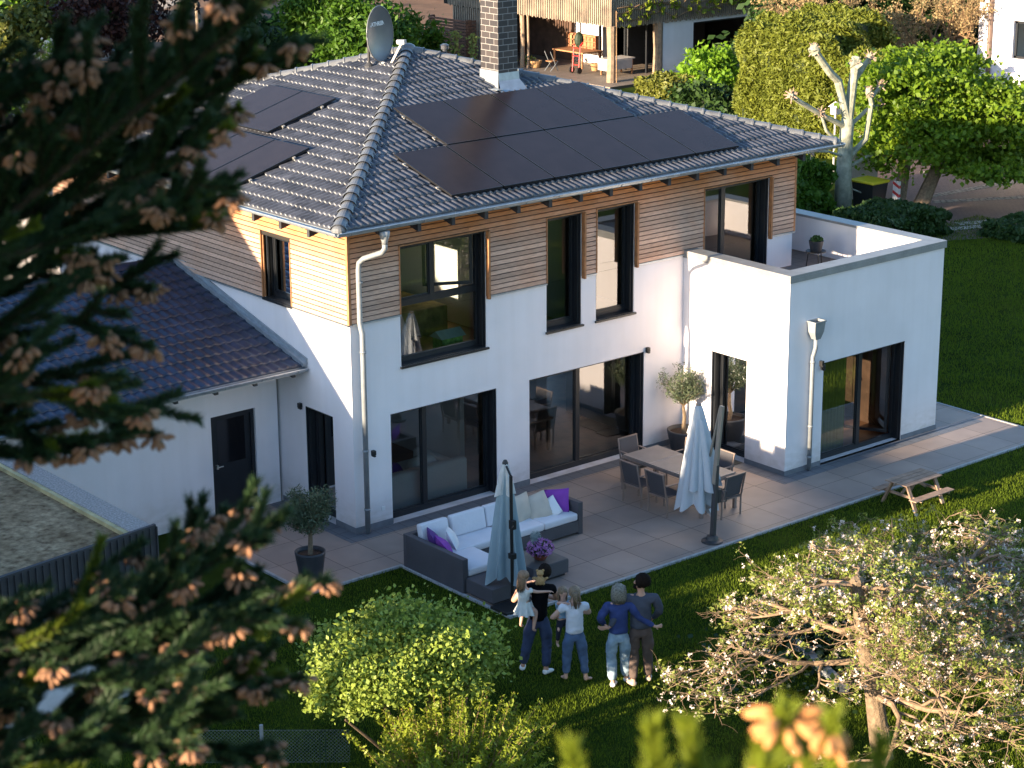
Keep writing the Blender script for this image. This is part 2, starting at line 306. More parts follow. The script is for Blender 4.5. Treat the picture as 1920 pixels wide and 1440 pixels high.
b_.box(EX0+.303, EX1-.303, EY+.303, EY+.31, 3.34, ZP-.002); b_.box(EX1-.31, EX1-.303, EY+.31, 7.7, 3.34, ZP-.002); b_.box(EX0+.303, EX0+.31, EY+.31, -.002, 3.34, ZP-.002)
b_.build('parapet_lining', M['plaster'], H); i2.build('interior_wall', M['inwall'], H)
# coping
b_ = MB(); z0, z1 = ZP+.002, ZP+.055
b_.box(EX0-.035, EX1+.035, EY-.035, EY+.33, z0, z1); b_.box(EX1-.33, EX1+.035, EY+.331, 8.03, z0, z1); b_.box(EX0-.035, EX0+.33, EY+.331, -.001, z0, z1)
b_.box(EX0-.035, EX1+.035, EY-.035, EY-.030, z0-.10, z0-.001); b_.box(EX0-.035, EX0-.030, EY-.029, -.001, z0-.10, z0-.001); b_.box(EX1+.03, EX1+.035, EY-.029, 8.03, z0-.1, z0-.001)
b_.build('coping', M['capping'], H, bev=.006)
b_ = MB(); b_.box(8.6, EX1-.2, EY+.2, .0, 3.05, 3.33); b_.box(W+.001, EX1-.2, .001, 7.8, 3.05, 3.33)
b_.build('terrace_floor', slabmat('terrace_decking', (.16, .12, .10), size=.5, gap=.008), H)
# interior floors, ceilings and partitions
b_ = MB(); b_.box(.29, W-.29, .29, 10.8, -.05, .028); b_.box(8.7, 12.85, EY+.28, .29, -.05, .0275); b_.box(.29, W-.29, .29, 10.8, 2.98, 3.0)
b_.build('interior_floor', M['infloor'], H)
b_ = MB(); b_.box(.29, W-.29, .29, 10.8, 2.60, 2.975); b_.box(8.72, 12.83, EY+.28, .285, 2.60, 3.04); b_.box(.29, W-.29, .29, 10.8, 5.72, 5.8)
b_.box(.3, 8.0, 5.6, 5.72, .03, 2.6); b_.box(3.75, 3.87, 1.6, 5.6, .03, 2.6)
b_.box(4.0, 4.1, .3, 6.0, 3.0, 5.72); b_.box(5.75, 5.85, .3, 6.0, 3.0, 5.72); b_.box(7.6, 7.7, .3, 6.0, 3.0, 5.72); b_.box(.3, W-.3, 4.6, 4.7, 3.0, 5.72)
b_.build('interior_partition', M['inwall'], H)
# plinth
pm_ = mat('plinth_render', (.15, .16, .18), .8, .15, 6)
for a in ((-.012, .85, -.012, -.001, 0, .15), (3.43, 4.24, -.012, -.001, 0, .15), (7.35, 8.42, -.012, -.001, 0, .15), (8.422, 9.48, EY-.012, EY-.001, 0, .13), (12.0, EX1+.012, EY-.012, EY-.001, 0, .13), (8.422, 8.433, EY-.001, -1.87, 0, .13), (8.422, 8.433, -.86, -.02, 0, .13), (-.012, -.001, .0, .63, 0, .15), (-.012, -.001, 1.57, 2.42, 0, .15), (EX1+.001, EX1+.012, EY, 3, 0, .13)):
    b_ = MB(); b_.box(*a); b_.build('plinth', pm_, H)
# larch slats
def slats(mb, ax, c, u0, u1, z0, z1, ops, pitch=.094, s=-1):
    z = z0
    while z < z1-.02:
        h = min(pitch-.018, z1-z); segs = [(u0, u1)]
        for o in ops:
            if o[2] < z+h and o[3] > z:
                segs = [q for a, b in segs for q in ((a, min(b, o[0]-.03)), (max(a, o[1]+.03), b)) if q[1]-q[0] > .02]
        for a, b in segs:
            cuts = [a]; 
            while b-cuts[-1] > 4.5: cuts.append(cuts[-1]+2.2+2*random.random())
            cuts.append(b)
            for p, q in zip(cuts[:-1], cuts[1:]):
                d0, d1 = sorted((c+s*.012, c+s*(.036+.003*random.random())))
                if ax == 'x': mb.box(p+.001, q-.001, d0, d1, z, z+h)
                else: mb.box(d0, d1, p+.001, q-.001, z, z+h)
        z += pitch
b_ = MB(); b_.box(.0, W, -.011, -.001, ZW, 6.04); 
for o in F_OPS[2:]: pass
fo = MB(); 
def felt(ax, c, u0, u1, z0, z1, ops, s):
    q = MB(); dummy = MB(); wallp(q, dummy, ax, c+s*.002, c+s*.011, u0, u1, z0, z1, ops); return q
M['felt'] = mat('black_facade_felt', (.02, .016, .013), .95, .1, 5)
felt('x', 0, .0, W, ZW, 6.04, [(o[0], o[1], max(o[2], ZW), o[3]) for o in F_OPS[2:]], -1).build('facade_membrane', M['felt'], H)
felt('y', 0, .001, 11.1, ZW-.02, 6.04, [(1.83,2.78,4.071,5.31)], -1).build('facade_membrane', M['felt'], H)
b_ = MB(); slats(b_, 'x', 0, .02, W+.01, ZW+.01, 6.03, F_OPS[2:]); b_.build('larch_cladding', M['larch'], H)
b_ = MB(); slats(b_, 'y', 0, .02, 11.1, ZW-.01, 6.03, [(L_OPS[1][0], L_OPS[1][1], 3.9, L_OPS[1][3])]); b_.build('larch_cladding', M['larch'], H)
b_ = MB(); slats(b_, 'y', W, .0, 11.1, ZW, 6.03, [], s=1); b_.build('larch_cladding', M['larch'], H)
# trims: corner board, reveals boards, drip edge
def trim(*bs):
    q = MB()
    for a in bs: q.box(*a)
    q.build('timber_trim', M['larch_trim'], H, bev=.003)
trim((-.045, .018, -.045, .018, ZW-.01, 6.0)); trim((W-.01, W+.045, -.045, -.001, ZW, 6.0))
for o in F_OPS[2:]:
    zz = max(ZW+.005, 3.3); trim((o[0]-.03, o[0]-.004, -.052, -.012, zz, o[3]+.02), (o[1]+.002, o[1]+.05, -.10, -.012, zz-.06, o[3]+.02), (o[0]-.03, o[1]+.05, -.05, -.012, o[3]+.0195, o[3]+.05))
o = L_OPS[1]; trim((-.052, -.012, o[0]-.03, o[0]-.004, ZW-.01, o[3])); trim((-.052, -.012, o[1]+.002, o[1]+.03, ZW-.01, o[3]), (-.0125, .14, o[1]-.022, o[1]+.0015, 4.09, o[3]-.02))
for a, c in ((.05, 1.13), (3.19, 4.69), (5.62, 5.99), (7.04, 8.42), (10.94, W+.03)): b_ = MB(); b_.box(a, c, -.05, -.0015, ZW-.03, ZW-.001); b_.build('drip_edge', M['zinc'], H)
for a, c in ((0, 1.8), (2.82, 11.1)): b_ = MB(); b_.box(-.05, -.0015, a, c, ZW-.05, ZW-.025); b_.build('drip_edge', M['zinc'], H)
# windows
def window(ax, c, op, mull=(), transom=None, rec=.21, name='window', fr=.075, sill=True, s=1, blind=None, slide=False, label=None, lining=True, skip=()):
    u0, u1, z0, z1 = op
    def bx(mb, a, b, d0, d1, p, q):
        d0, d1 = sorted((c+s*d0, c+s*d1))
        if ax == 'x': mb.box(a, b, d0, d1, p, q)
        else: mb.box(d0, d1, a, b, p, q)
    f = MB(); e = .002; u0 += e; u1 -= e; z0 += e; z1 -= e
    bx(f, u0, u0+fr, rec, rec+.08, z0, z1); bx(f, u1-fr, u1, rec, rec+.08, z0, z1)
    bx(f, u0+fr, u1-fr, rec+.001, rec+.08, z1-fr, z1); bx(f, u0+fr, u1-fr, rec+.001, rec+.08, z0, z0+fr+.03)
    if lining:
        bx(f, u1-.02, u1-.001, .012, rec-.001, z0, z1); bx(f, u0+.001, u0+.02, .012, rec-.001, z0, z1); bx(f, u0+.021, u1-.021, .012, rec-.001, z1-.02, z1-.001)
        bx(f, u1-.055, u1-.022, .05, .09, z0+.02, z1-.03)      # blind rail
    zt = transom if transom else z0+fr+.03
    if transom: bx(f, u0+fr, u1-fr, rec+.0005, rec+.081, transom-.065, transom+.065)
    for m_ in mull: bx(f, m_-.055, m_+.055, rec-.004, rec+.082, (transom+.066) if transom else z0+fr+.031, z1-fr-.001)
    w_ = f.build(name, M['anthracite'], H, bev=.003, seg=1)
    if label: w_['label'] = label
    edges = [u0+fr]+[q for m_ in mull for q in (m_-.055, m_+.055)]+[u1-fr]
    k = 0
    for i in range(0, len(edges), 2):
        a, b = edges[i], edges[i+1]
        if i//2 in skip: continue
        dd = rec+.035+(.04 if slide and i % 4 else 0)
        q = MB(); za = transom+.066 if transom else z0+fr+.031
        if ax == 'x': q.quad((a, c+s*dd, za), (b, c+s*dd, za), (b, c+s*dd, z1-fr), (a, c+s*dd, z1-fr))
        else: q.quad((c+s*dd, a, za), (c+s*dd, b, za), (c+s*dd, b, z1-fr), (c+s*dd, a, z1-fr))
        q.build('pane', M['glass'], w_)
        # slim sash round each pane
        sb = MB(); t = .028
        bx(sb, a+.0005, a+t, dd-.018, dd+.018, za, z1-fr-.0005); bx(sb, b-t, b-.0005, dd-.018, dd+.018, za, z1-fr-.0005); bx(sb, a+t, b-t, dd-.017, dd+.017, z1-fr-t, z1-fr-.0005); bx(sb, a+t, b-t, dd-.017, dd+.017, za+.0005, za+t)
        sb.build('sash', M['anthracite'], w_)
    if transom:
        q = MB(); a, b = u0+fr, u1-fr; dd = rec+.035
        if ax == 'x': q.quad((a, c+s*dd, z0+fr+.031), (b, c+s*dd, z0+fr+.031), (b, c+s*dd, transom-.066), (a, c+s*dd, transom-.066))
        q.build('pane', M['glass'], w_)
    if sill:
        q = MB(); bx(q, u0-.03, u1+.04, -.05, -.003, z0-.045, z0-.004); bx(q, u0+.022, u1-.022, -.003, rec-.002, z0-.003, z0+.012); q.build('sill', M['anthracite'], w_)
    return w_
window('x', 0, F_OPS[0], (1.80,), name='sliding_door', sill=False, slide=True, fr=.085)
window('x', 0, F_OPS[1], (5.70,), name='sliding_door', sill=False, slide=True, fr=.085)
w1 = window('x', 0, F_OPS[2], (2.05,), transom=4.22, skip=(1,))
window('x', 0, F_OPS[3], ()); w3 = window('x', 0, F_OPS[4], ()); window('x', 0, F_OPS[5], (9.75,), name='terrace_door', sill=False, fr=.07)
w5 = window('x', EY, E_OPS[0], (10.85,), name='terrace_door', sill=False, fr=.07, skip=(1,))
window('y', EX0, EL_OPS[0], (), name='terrace_door', sill=False)
window('y', 0, L_OPS[0], (), name='terrace_door', sill=False); w7 = window('y', 0, L_OPS[1], (), sill=True, rec=.18)
def open_sash(hx, hy, z0, z1, wd, ang, par, white=False):
    # sash hinged on its right jamb, turned inwards
    o = bpy.data.objects.new('open_sash', None); bpy.data.objects.remove(o)
    q = MB(); t = .055
    for a, b, c, d in ((-wd, -wd+t, z0, z1), (-t, 0, z0, z1), (-wd+t, -t, z0, z0+t), (-wd+t, -t, z1-t, z1)): q.box(a, b, -.03, .03, c, d)
    s_ = q.build('open_sash', M['anthracite'], par); s_.location = (hx, hy, 0); s_.rotation_euler = (0, 0, -ang)
    q = MB(); 
    for a, b in ((-wd, -wd+.02), (-.03, 0)): q.box(a, b, .031, .045, z0, z1)
    wh = q.build('sash_lining', mat('white_sash', (.7, .7, .7), .5), par); wh.location = (hx, hy, 0); wh.rotation_euler = (0, 0, -ang)
    q = MB(); q.quad((-wd+t, 0, z0+t), (-t, 0, z0+t), (-t, 0, z1-t), (-wd+t, 0, z1-t)); p = q.build('pane', M['glass'], par); p.location = (hx, hy, 0); p.rotation_euler = (0, 0, -ang)
open_sash(3.08, .29, 4.30, 5.27, .96, R_(28), w1); open_sash(11.90, EY+.31, .14, 2.12, .98, R_(62), w5)
# small items on the walls: lamps at the reveals, camera on the pipe
for x, y, z in ((-.05, 1.66, 2.17), (7.40, -.05, 2.24), (9.42, EY-.05, 2.14), (.33, -.17, 1.60), (9.24, -3.15, 2.28)): b_ = MB(); b_.box(x-.035, x+.035, y-.04, y+.04, z-.04, z+.05); b_.box(x-.022, x+.022, y-.05, y+.05, z-.07, z-.0395); b_.build('wall_spotlight', M['black'], H, bev=.006)
b_ = MB(); b_.box(.60, .68, -.012, -.001, .35, .43); b_.build('wall_socket', mat('white_socket', (.7, .7, .7), .4), H, bev=.004)
# ------------------------------------------------------------------ main roof
AP = np.array((5.83, 5.843, 7.93)); EX, EYy = -.62, -.62; XR, YB = 12.29, 12.30; ZE = 6.012
def tile_face(O, u, s, n, Lu, S, apu, pu=.152, row=.345, kind='barrel', lo=.03, name='roof_tiles', mt=None, par=None, clipL=None, clipR=None):
    O, u, s, n = (np.array(q, float) for q in (O, u, s, n)); per = 8
    nr = int(math.ceil(S/row)); nu = int(Lu/pu); us = np.linspace(0, Lu, nu*per+1); ph = (us/pu) % 1
    if kind == 'barrel': prof = np.where(ph < .56, np.sqrt(np.clip(1-((ph-.28)/.28)**2, 0, 1))*.041, 0)
    else: prof = .5*(1-np.cos(2*math.pi*ph))*.030
    V = []; F = []; base = 0
    for r in range(nr):
        s0, s1 = r*row, min((r+1)*row, S)
        jit = RG.normal(0, .0015, nu+2)[(us/pu).astype(int)]
        lines = [(s0-.02, prof*0-.004), (s0-.02, prof+.036+jit), (s0+.012, prof+.041+jit), (s1+.004, prof+.006)]
        ok = None
        for k, (sv, h) in enumerate(lines):
            a = clipL(sv) if clipL else max(0, sv)/S*apu; b = clipR(sv) if clipR else Lu-max(0, sv)/S*(Lu-apu)
            uu = np.clip(us, a, b); V.append(O+uu[:, None]*u+sv*s+h[:, None]*n)
            if k == 1: okv = (us >= a-.001) & (us <= b+.001)
        m_ = len(us)
        for k in range(3):
            i = np.arange(m_-1); sel = okv[:-1] | okv[1:]; i = i[sel]
            F.append(np.stack([base+k*m_+i, base+k*m_+i+1, base+(k+1)*m_+i+1, base+(k+1)*m_+i], 1))
        base += 4*m_
    return raw(name, np.vstack(V), np.vstack(F), mt or M['tile'], par or H)
def face(O, E_, A):
    O, E_, A = (np.array(q, float) for q in (O, E_, A)); Lu = np.linalg.norm(E_-O); u = (E_-O)/Lu; apu = (A-O)@u; s = A-O-apu*u; S = np.linalg.norm(s); s /= S
    n = np.cross(u, s); n = n if n[2] > 0 else -n; return O, u, s, n, Lu, S, apu
c00, c10, c11, c01 = (EX, EYy, ZE), (XR, EYy, ZE), (XR, YB, ZE), (EX, YB, ZE)
FR = face(c00, c10, AP); LF = face(c01, c00, AP)
for A_, B_ in ((c00, c10), (c01, c00), (c10, c11), (c11, c01)): tile_face(*face(A_, B_, AP))
# deck below
b_ = MB(); d = .07
low = [(x, y, ZE-d) for x, y in ((EX-.0, EYy-.0), (XR, EYy), (XR, YB), (EX, YB))]; top = [(x, y, z+d-.012) for x, y, z in low]
V = top+low+[(AP[0], AP[1], AP[2]-.012), (AP[0], AP[1], AP[2]-d)]
b_.add(V, [(0,1,8),(1,2,8),(2,3,8),(3,0,8),(5,4,9),(6,5,9),(7,6,9),(4,7,9),(0,4,5,1),(1,5,6,2),(2,6,7,3),(3,7,4,0)])
b_.build('roof', mat('roof_boarding', (.13, .07, .035), .8, .2, 5), H)
# ridge tiles along the four hips
M['ridge'] = mat('ridge_tile', (.13, .135, .145), .42, .25, 4, .12, 50)
for cnr in (c00, c10, c11, c01):
    cnr = np.array(cnr); d = AP-cnr; L_ = np.linalg.norm(d); d /= L_; b_ = MB(); side = np.cross(d, (0, 0, 1.)); side /= np.linalg.norm(side); nn = np.cross(side, d)
    k = int(L_/.36)
    for i in range(k+1):
        t0 = .02+i*L_/(k+1); t1 = t0+L_/(k+1)+.03; V = []; n_ = 10
        for t, r in ((t0, .148), (t0+.035, .152), (t0+.045, .136), (t1, .116)):
            for j in range(n_+1):
                a = math.pi*j/n_; V.append(cnr+d*t+side*r*math.cos(a)*1.05+nn*(r*math.sin(a)*.85+.0))
        F = [(q*(n_+1)+j, q*(n_+1)+j+1, (q+1)*(n_+1)+j+1, (q+1)*(n_+1)+j) for q in range(3) for j in range(n_)]
        b_.add(V, F)
        if i == 0: b_.ell(cnr+d*.04, (.13, .13, .11))
    b_.build('ridge_tiles', M['ridge'], H, smooth=False)
b_ = MB(); b_.ell(AP+np.array((0, 0, .02)), (.18, .18, .13)); b_.build('ridge_cap', M['ridge'], H, smooth=True)
# gutters: half round troughs with lip, brackets
def gutter(p, q, r=.07, par=H, out=(0, -1, 0), name='gutter', mt=None):
    p, q, out = (np.array(z, float) for z in (p, q, out)); d = (q-p)/np.linalg.norm(q-p); n_ = 10; b_ = MB(); V = []
    for P_ in (p, q):
        for j in range(n_+1):
            a = math.pi*(1+j/n_); V.append(P_+out*r*(-math.cos(a))*-1+np.array((0, 0, r*math.sin(a))))
    b_.add(V, [(j, j+1, n_+2+j, n_+1+j) for j in range(n_)])
    b_.tube([p-out*r, q-out*r], .008, 6); b_.tube([p+out*r, q+out*r], .011, 6)
    L_ = np.linalg.norm(q-p)
    for t in np.arange(.3, L_, .8):
        c = p+d*t; b_.tube([c+out*r*math.cos(a)*1.03+np.array((0, 0, r*1.03*math.sin(a))) for a in np.linspace(math.pi, 2*math.pi, 7)], .009, 4)
    for e in (p, q):
        b_.add([e]+[e+out*r*math.cos(a)+np.array((0, 0, r*math.sin(a))) for a in np.linspace(math.pi, 2*math.pi, 9)], [(0, i, i+1) for i in range(1, 9)])
    return b_.build(name, mt or M['zinc'], par)
gutter((-.72, -.70, 6.0), (12.40, -.70, 6.0)); gutter((-.70, -.74, 6.0), (-.70, 12.4, 6.0), out=(-1, 0, 0)); gutter((12.37, -.74, 6.0), (12.37, 12.4, 6.0), out=(1, 0, 0))
b_ = MB(); b_.box(-.63, 12.30, -.632, -.612, 5.90, 5.998); b_.box(-.632, -.612, -.61, 12.3, 5.90, 5.998); b_.box(12.285, 12.305, -.61, 12.3, 5.90, 5.998); b_.build('fascia', M['zinc'], H)
x = .35
while x < 12: 
    q = MB(); q.add([(x, -.61, 5.75), (x+.08, -.61, 5.75), (x+.08, -.61, 5.94), (x, -.61, 5.94), (x, -.045, 5.90), (x+.08, -.045, 5.90), (x+.08, -.045, 6.12), (x, -.045, 6.12)], [(0,1,2,3),(4,7,6,5),(0,4,5,1),(3,2,6,7),(0,3,7,4),(1,5,6,2)])
    q.build('rafter_tail', M['dark_eave'], H); x += .78
y = .3
while y < 11:
    q = MB(); q.add([(-.61, y, 5.75), (-.61, y+.08, 5.75), (-.61, y+.08, 5.94), (-.61, y, 5.94), (-.045, y, 5.90), (-.045, y+.08, 5.90), (-.045, y+.08, 6.13), (-.045, y, 6.13)], [(0,1,2,3),(4,7,6,5),(0,4,5,1),(3,2,6,7),(0,3,7,4),(1,5,6,2)])
    q.build('rafter_tail', M['dark_eave'], H); y += .9
# downpipes
b_ = MB(); b_.lathe([(.055, 0), (.055, .05), (.09, .14), (.10, .24)], (.32, -.70, 5.66), 14)
b_.tube([(.32,-.70,5.70), (.32,-.70,5.58), (.30,-.64,5.50), (.19,-.22,5.33), (.16,-.12,5.24), (.155,-.10,5.1), (.155,-.10,4.12), (.16,-.12,4.02), (.17,-.145,3.92), (.17,-.145,3.8), (.17,-.145,.06)], .052, 12)
for z in (4.85, 3.55, 1.65, .5): b_.tube([(.17, -.145 if z < 4 else -.1, z), (.17, -.145 if z < 4 else -.1, z+.04)], .060, 12)
b_.build('downpipe', M['zinc_light'], H, smooth=True)
b_ = MB(); hx, hy = 9.1, -3.10
b_.add([(hx+a*.15, hy+b*.11, 3.17) for a, b in ((-1,-1),(1,-1),(1,1),(-1,1))]+[(hx+a*.13, hy+b*.09, 2.95) for a, b in ((-1,-1),(1,-1),(1,1),(-1,1))]+[(hx+a*.07, hy+b*.06, 2.80) for a, b in ((-1,-1),(1,-1),(1,1),(-1,1))],
    [(i, (i+1) % 4, 4+(i+1) % 4, 4+i) for i in range(4)]+[(4+i, 4+(i+1) % 4, 8+(i+1) % 4, 8+i) for i in range(4)])
for s_ in ((-.16,.16,-.125,-.105),(-.16,.16,.10,.119),(-.16,-.14,-.104,.099),(.14,.16,-.104,.099)): b_.box(hx+s_[0], hx+s_[1], hy+s_[2], hy+s_[3], 3.155, 3.18)
b_.build('rain_hopper', M['zinc_light'], H)
b_ = MB(); b_.tube([(hx,hy,2.82), (hx,hy,2.62), (hx-.01,hy+.02,2.52), (hx-.03,hy+.04,2.42), (hx-.03,hy+.04,.05)], .045, 12)
for z in (2.3, .95, .3): b_.tube([(hx-.03,hy+.04,z), (hx-.03,hy+.04,z+.04)], .055, 12)
b_.build('downpipe', M['zinc_light'], H, smooth=True)
# chimney
def brickmat():
    m_ = mat('dark_clinker', (.055, .05, .055), .55, .25, 8); N, L, b = nodes_of(m_)
    tc = N.new('ShaderNodeTexCoord'); sp = N.new('ShaderNodeSeparateXYZ'); L.new(tc.outputs['Object'], sp.inputs[0])
    ad = N.new('ShaderNodeMath'); L.new(sp.outputs[0], ad.inputs[0]); L.new(sp.outputs[1], ad.inputs[1]); cb_ = N.new('ShaderNodeCombineXYZ'); L.new(ad.outputs[0], cb_.inputs[0]); L.new(sp.outputs[2], cb_.inputs[1])
    br = N.new('ShaderNodeTexBrick'); br.inputs['Scale'].default_value = 1; br.inputs['Brick Width'].default_value = .27; br.inputs['Row Height'].default_value = .128; br.inputs['Mortar Size'].default_value = .007
    br.inputs['Color1'].default_value = (.026, .023, .027, 1); br.inputs['Color2'].default_value = (.050, .040, .040, 1); br.inputs['Mortar'].default_value = (.24, .225, .22, 1)
    L.new(cb_.outputs[0], br.inputs[0]); L.new(br.outputs[0], b.inputs['Base Color']); bp = N.new('ShaderNodeBump'); bp.invert = True; bp.inputs['Strength'].default_value = .4; bp.inputs['Distance'].default_value = .01; L.new(br.outputs[1], bp.inputs['Height']); L.new(bp.outputs[0], b.inputs['Normal']); return m_
cx0, cy0, cs = 6.44, 3.55, .52
b_ = MB(); b_.box(cx0, cx0+cs, cy0, cy0+cs*1.1, 7.0, 10.2); b_.box(cx0-.05, cx0+cs+.05, cy0-.05, cy0+cs*1.1+.05, 10.2, 10.28)
b_.build('chimney', brickmat(), H)
b_ = MB(); zr = lambda y: ZE+(y-EYy)*.3
b_.add([(cx0-.02, cy0-.02, 7.62), (cx0+cs+.02, cy0-.02, 7.62), (cx0+cs+.02, cy0-.04, 7.46), (cx0-.02, cy0-.04, 7.46), (cx0-.10, cy0-.20, zr(cy0-.2)+.06), (cx0+cs+.10, cy0-.20, zr(cy0-.2)+.06), (cx0-.14, cy0-.36, zr(cy0-.36)+.045), (cx0+cs+.14, cy0-.36, zr(cy0-.36)+.045)], [(0,1,2,3),(3,2,5,4),(4,5,7,6)])
b_.box(cx0-.02, cx0-.004, cy0-.02, cy0+cs*1.1+.02, 7.25, 7.66); b_.box(cx0+cs+.004, cx0+cs+.02, cy0-.02, cy0+cs*1.1+.02, 7.25, 7.66)
b_.box(cx0-.2, cx0-.021, cy0-.2, cy0+cs+.2, 7.3, 7.31)
b_.build('chimney_flashing', M['zinc'], H)
b_ = MB(); b_.lathe([(.055,0),(.055,.22)], (6.55,5.5,7.7), 12); b_.lathe([(.10,.22),(.10,.30),(.05,.33)], (6.55,5.5,7.7), 14); b_.build('vent_pipe', M['tile'], H, smooth=False)
# ------------------------------------------------------------------ solar panels
M['panel'] = mat('solar_cells', (.026, .020, .022), .26, .1, 3, spec=.07); M['pframe'] = mat('black_panel_frame', (.012, .012, .014), .35); M['rail'] = mat('aluminium_rail', (.45, .44, .42), .4, .1, metal=.6)
def panel(O, u, s, n, u0, u1, s0, s1, label, grp, rails=False):
    c = O+u*(u0+u1)/2+s*(s0+s1)/2+n*.115; t = thing('solar_panel', label, 'solar panel', tuple(c), 0, grp); g_ = .017; hu, hs = (u1-u0)/2-g_, (s1-s0)/2-g_
    q = MB(); q.obox(c+n*.017, u*(hu-.012), s*(hs-.012), n*.0015); q.build('cell_sheet', M['panel'], t)
    q = MB(); 
    for a, b, l, w_ in ((u, s, hu, hs), (s, u, hs, hu)):
        for sg in (-1, 1): q.obox(c+b*sg*(w_-.006)*(1 if a is u else 1), a*(l-(0 if a is u else .0125)), b*.006, n*.02)
    q.obox(c-n*.012, u*(hu-.013), s*(hs-.013), n*.003); q.build('frame', M['pframe'], t)
    q = MB()
    for f in (.22, .78):
        p = c+s*(s1-s0)*(f-.5)-n*.045; q.obox(p, u*(hu+.02), s*.02, n*.018)
        for e in (-1, 1): q.obox(p+u*e*(hu+.03)+n*.03, u*.03, s*.025, n*.012); q.obox(p+u*e*(hu*.8)-n*.03, u*.015, s*.03, n*.02)
    q.build('mounting_rail', M['rail'], t)
O, u, s, n = FR[:4]; cp_ = math.sqrt(1.09)
xs = np.linspace(3.45-EX, 8.40-EX, 5)
ords = ['first', 'second', 'third', 'fourth', 'fifth', 'sixth']
for i in range(4): panel(O, u, s, n, xs[i], xs[i+1], (1.505-EYy)*cp_, (3.25-EYy)*cp_, 'black solar panel, %s from the left in the upper row below the chimney' % ords[i], 'solar panels on the front roof slope')
xs = np.linspace(2.13-EX, 9.66-EX, 7)
for i in range(6): panel(O, u, s, n, xs[i], xs[i+1], (-.30-EYy)*cp_, (1.495-EYy)*cp_, 'black solar panel, %s from the left in the lower row above the long gutter' % ords[i], 'solar panels on the front roof slope')
O, u, s, n = LF[:4]
for i in range(2): panel(O, u, s, n, YB-4.86-1.21*(i+1), YB-4.86-1.21*i, (1.58-EX)*cp_, (3.28-EX)*cp_, 'black solar panel in the upper row of the left roof slope, %s' % ('nearer the hip ridge' if i == 0 else 'beside the spruce branches'), 'solar panels on the left roof slope')
for i in range(3): panel(O, u, s, n, YB-3.12-1.19*(i+1), YB-3.12-1.19*i, (-.38-EX)*cp_, (1.42-EX)*cp_, 'black solar panel in the lower row of the left roof slope, %s' % ['nearest the roof corner', 'in the middle', 'behind the spruce'][i], 'solar panels on the left roof slope')
# ------------------------------------------------------------------ satellite dish
D = thing('satellite_dish', 'grey oval satellite dish on a short mast at the roof peak, white lettering across it', 'satellite dish', (4.75, 5.75, 7.62))
M['dish'] = mat('dish_grey', (.15, .155, .165), .38, .12, 3, spec=.5, metal=.2)
nd = np.array((.36, -.93, .05)); nd /= np.linalg.norm(nd); sd = np.cross(nd, (0,0,1.)); sd /= np.linalg.norm(sd); ud = np.cross(sd, nd); dc = np.array((4.98, 5.75, 8.36))
V = []; F = []; nr, nt_ = 8, 40
for i in range(nr+1):
    for j in range(nt_):
        r = i/nr; a = 2*math.pi*j/nt_; V.append(dc+sd*.50*r*math.cos(a)+ud*.57*r*math.sin(a)+nd*(.10*r*r-.05))
F = [(i*nt_+j, i*nt_+(j+1) % nt_, (i+1)*nt_+(j+1) % nt_, (i+1)*nt_+j) for i in range(nr) for j in range(nt_)]
q = MB(); q.add(V, F); q.tube([dc+sd*.503*math.cos(a)+ud*.573*math.sin(a)+nd*.05 for a in np.linspace(0, 2*math.pi, 41)], .014, 6)
ds = q.build('reflector', M['dish'], D, smooth=True)
fc = bpy.data.curves.new('lettering', 'FONT'); fc.body = 'KATHREIN'; fc.size = .125; fc.extrude = .002; fc.align_x = 'CENTER'; fc.align_y = 'CENTER'; fc.offset = .003
to = bpy.data.objects.new('lettering', fc); col.objects.link(to); to.parent = D
pc = dc+ud*.20+nd*(.10*.16-.05+.022)-np.array((4.75, 5.75, 7.62))
rd = -sd if (-sd)[0]*r2[0]+(-sd)[1]*r2[1] > 0 else sd
upt = np.cross(nd, rd); to.matrix_local = Matrix(((rd[0], upt[0], nd[0], pc[0]), (rd[1], upt[1], nd[1], pc[1]), (rd[2], upt[2], nd[2], pc[2]), (0,0,0,1)))
fc.materials.append(mat('white_lettering', (.8, .82, .85), .5))
bpy.context.view_layer.update(); tm = bpy.data.meshes.new_from_object(to.evaluated_get(bpy.context.evaluated_depsgraph_get())); t3 = bpy.data.objects.new('lettering', tm); col.objects.link(t3); t3.parent = D; t3.matrix_local = to.matrix_local.copy(); bpy.data.objects.remove(to)
q = MB(); bt = dc-ud*.56+nd*.06; lnb = bt+nd*.50+ud*.36+sd*-.02
q.bar(bt-ud*.04, bt+nd*.2-ud*.10, .05, .04); q.bar(bt+nd*.2-ud*.10, lnb, .045, .04); q.build('feed_arm', mat('white_arm', (.55, .53, .5), .5), D)
q = MB(); q.obox(lnb+np.array((0,0,.03)), nd*.09, sd*.05, ud*.045); q.tube([lnb-nd*.1+ud*.03, lnb+ud*.03], [.05,.04], 12); q.build('feed_head', mat('feed_head_grey', (.35,.35,.36), .5), D)
q = MB(); q.tube([(4.80, 5.85, 7.45), (4.80, 5.85, 8.45)], .03, 10); q.lathe([(.12,0),(.10,.08),(.05,.14)], (4.80,5.85,7.62), 14); q.obox(dc-nd*.14, nd*.06, sd*.08, ud*.1)
q.build('mast', M['dark_eave'], D)
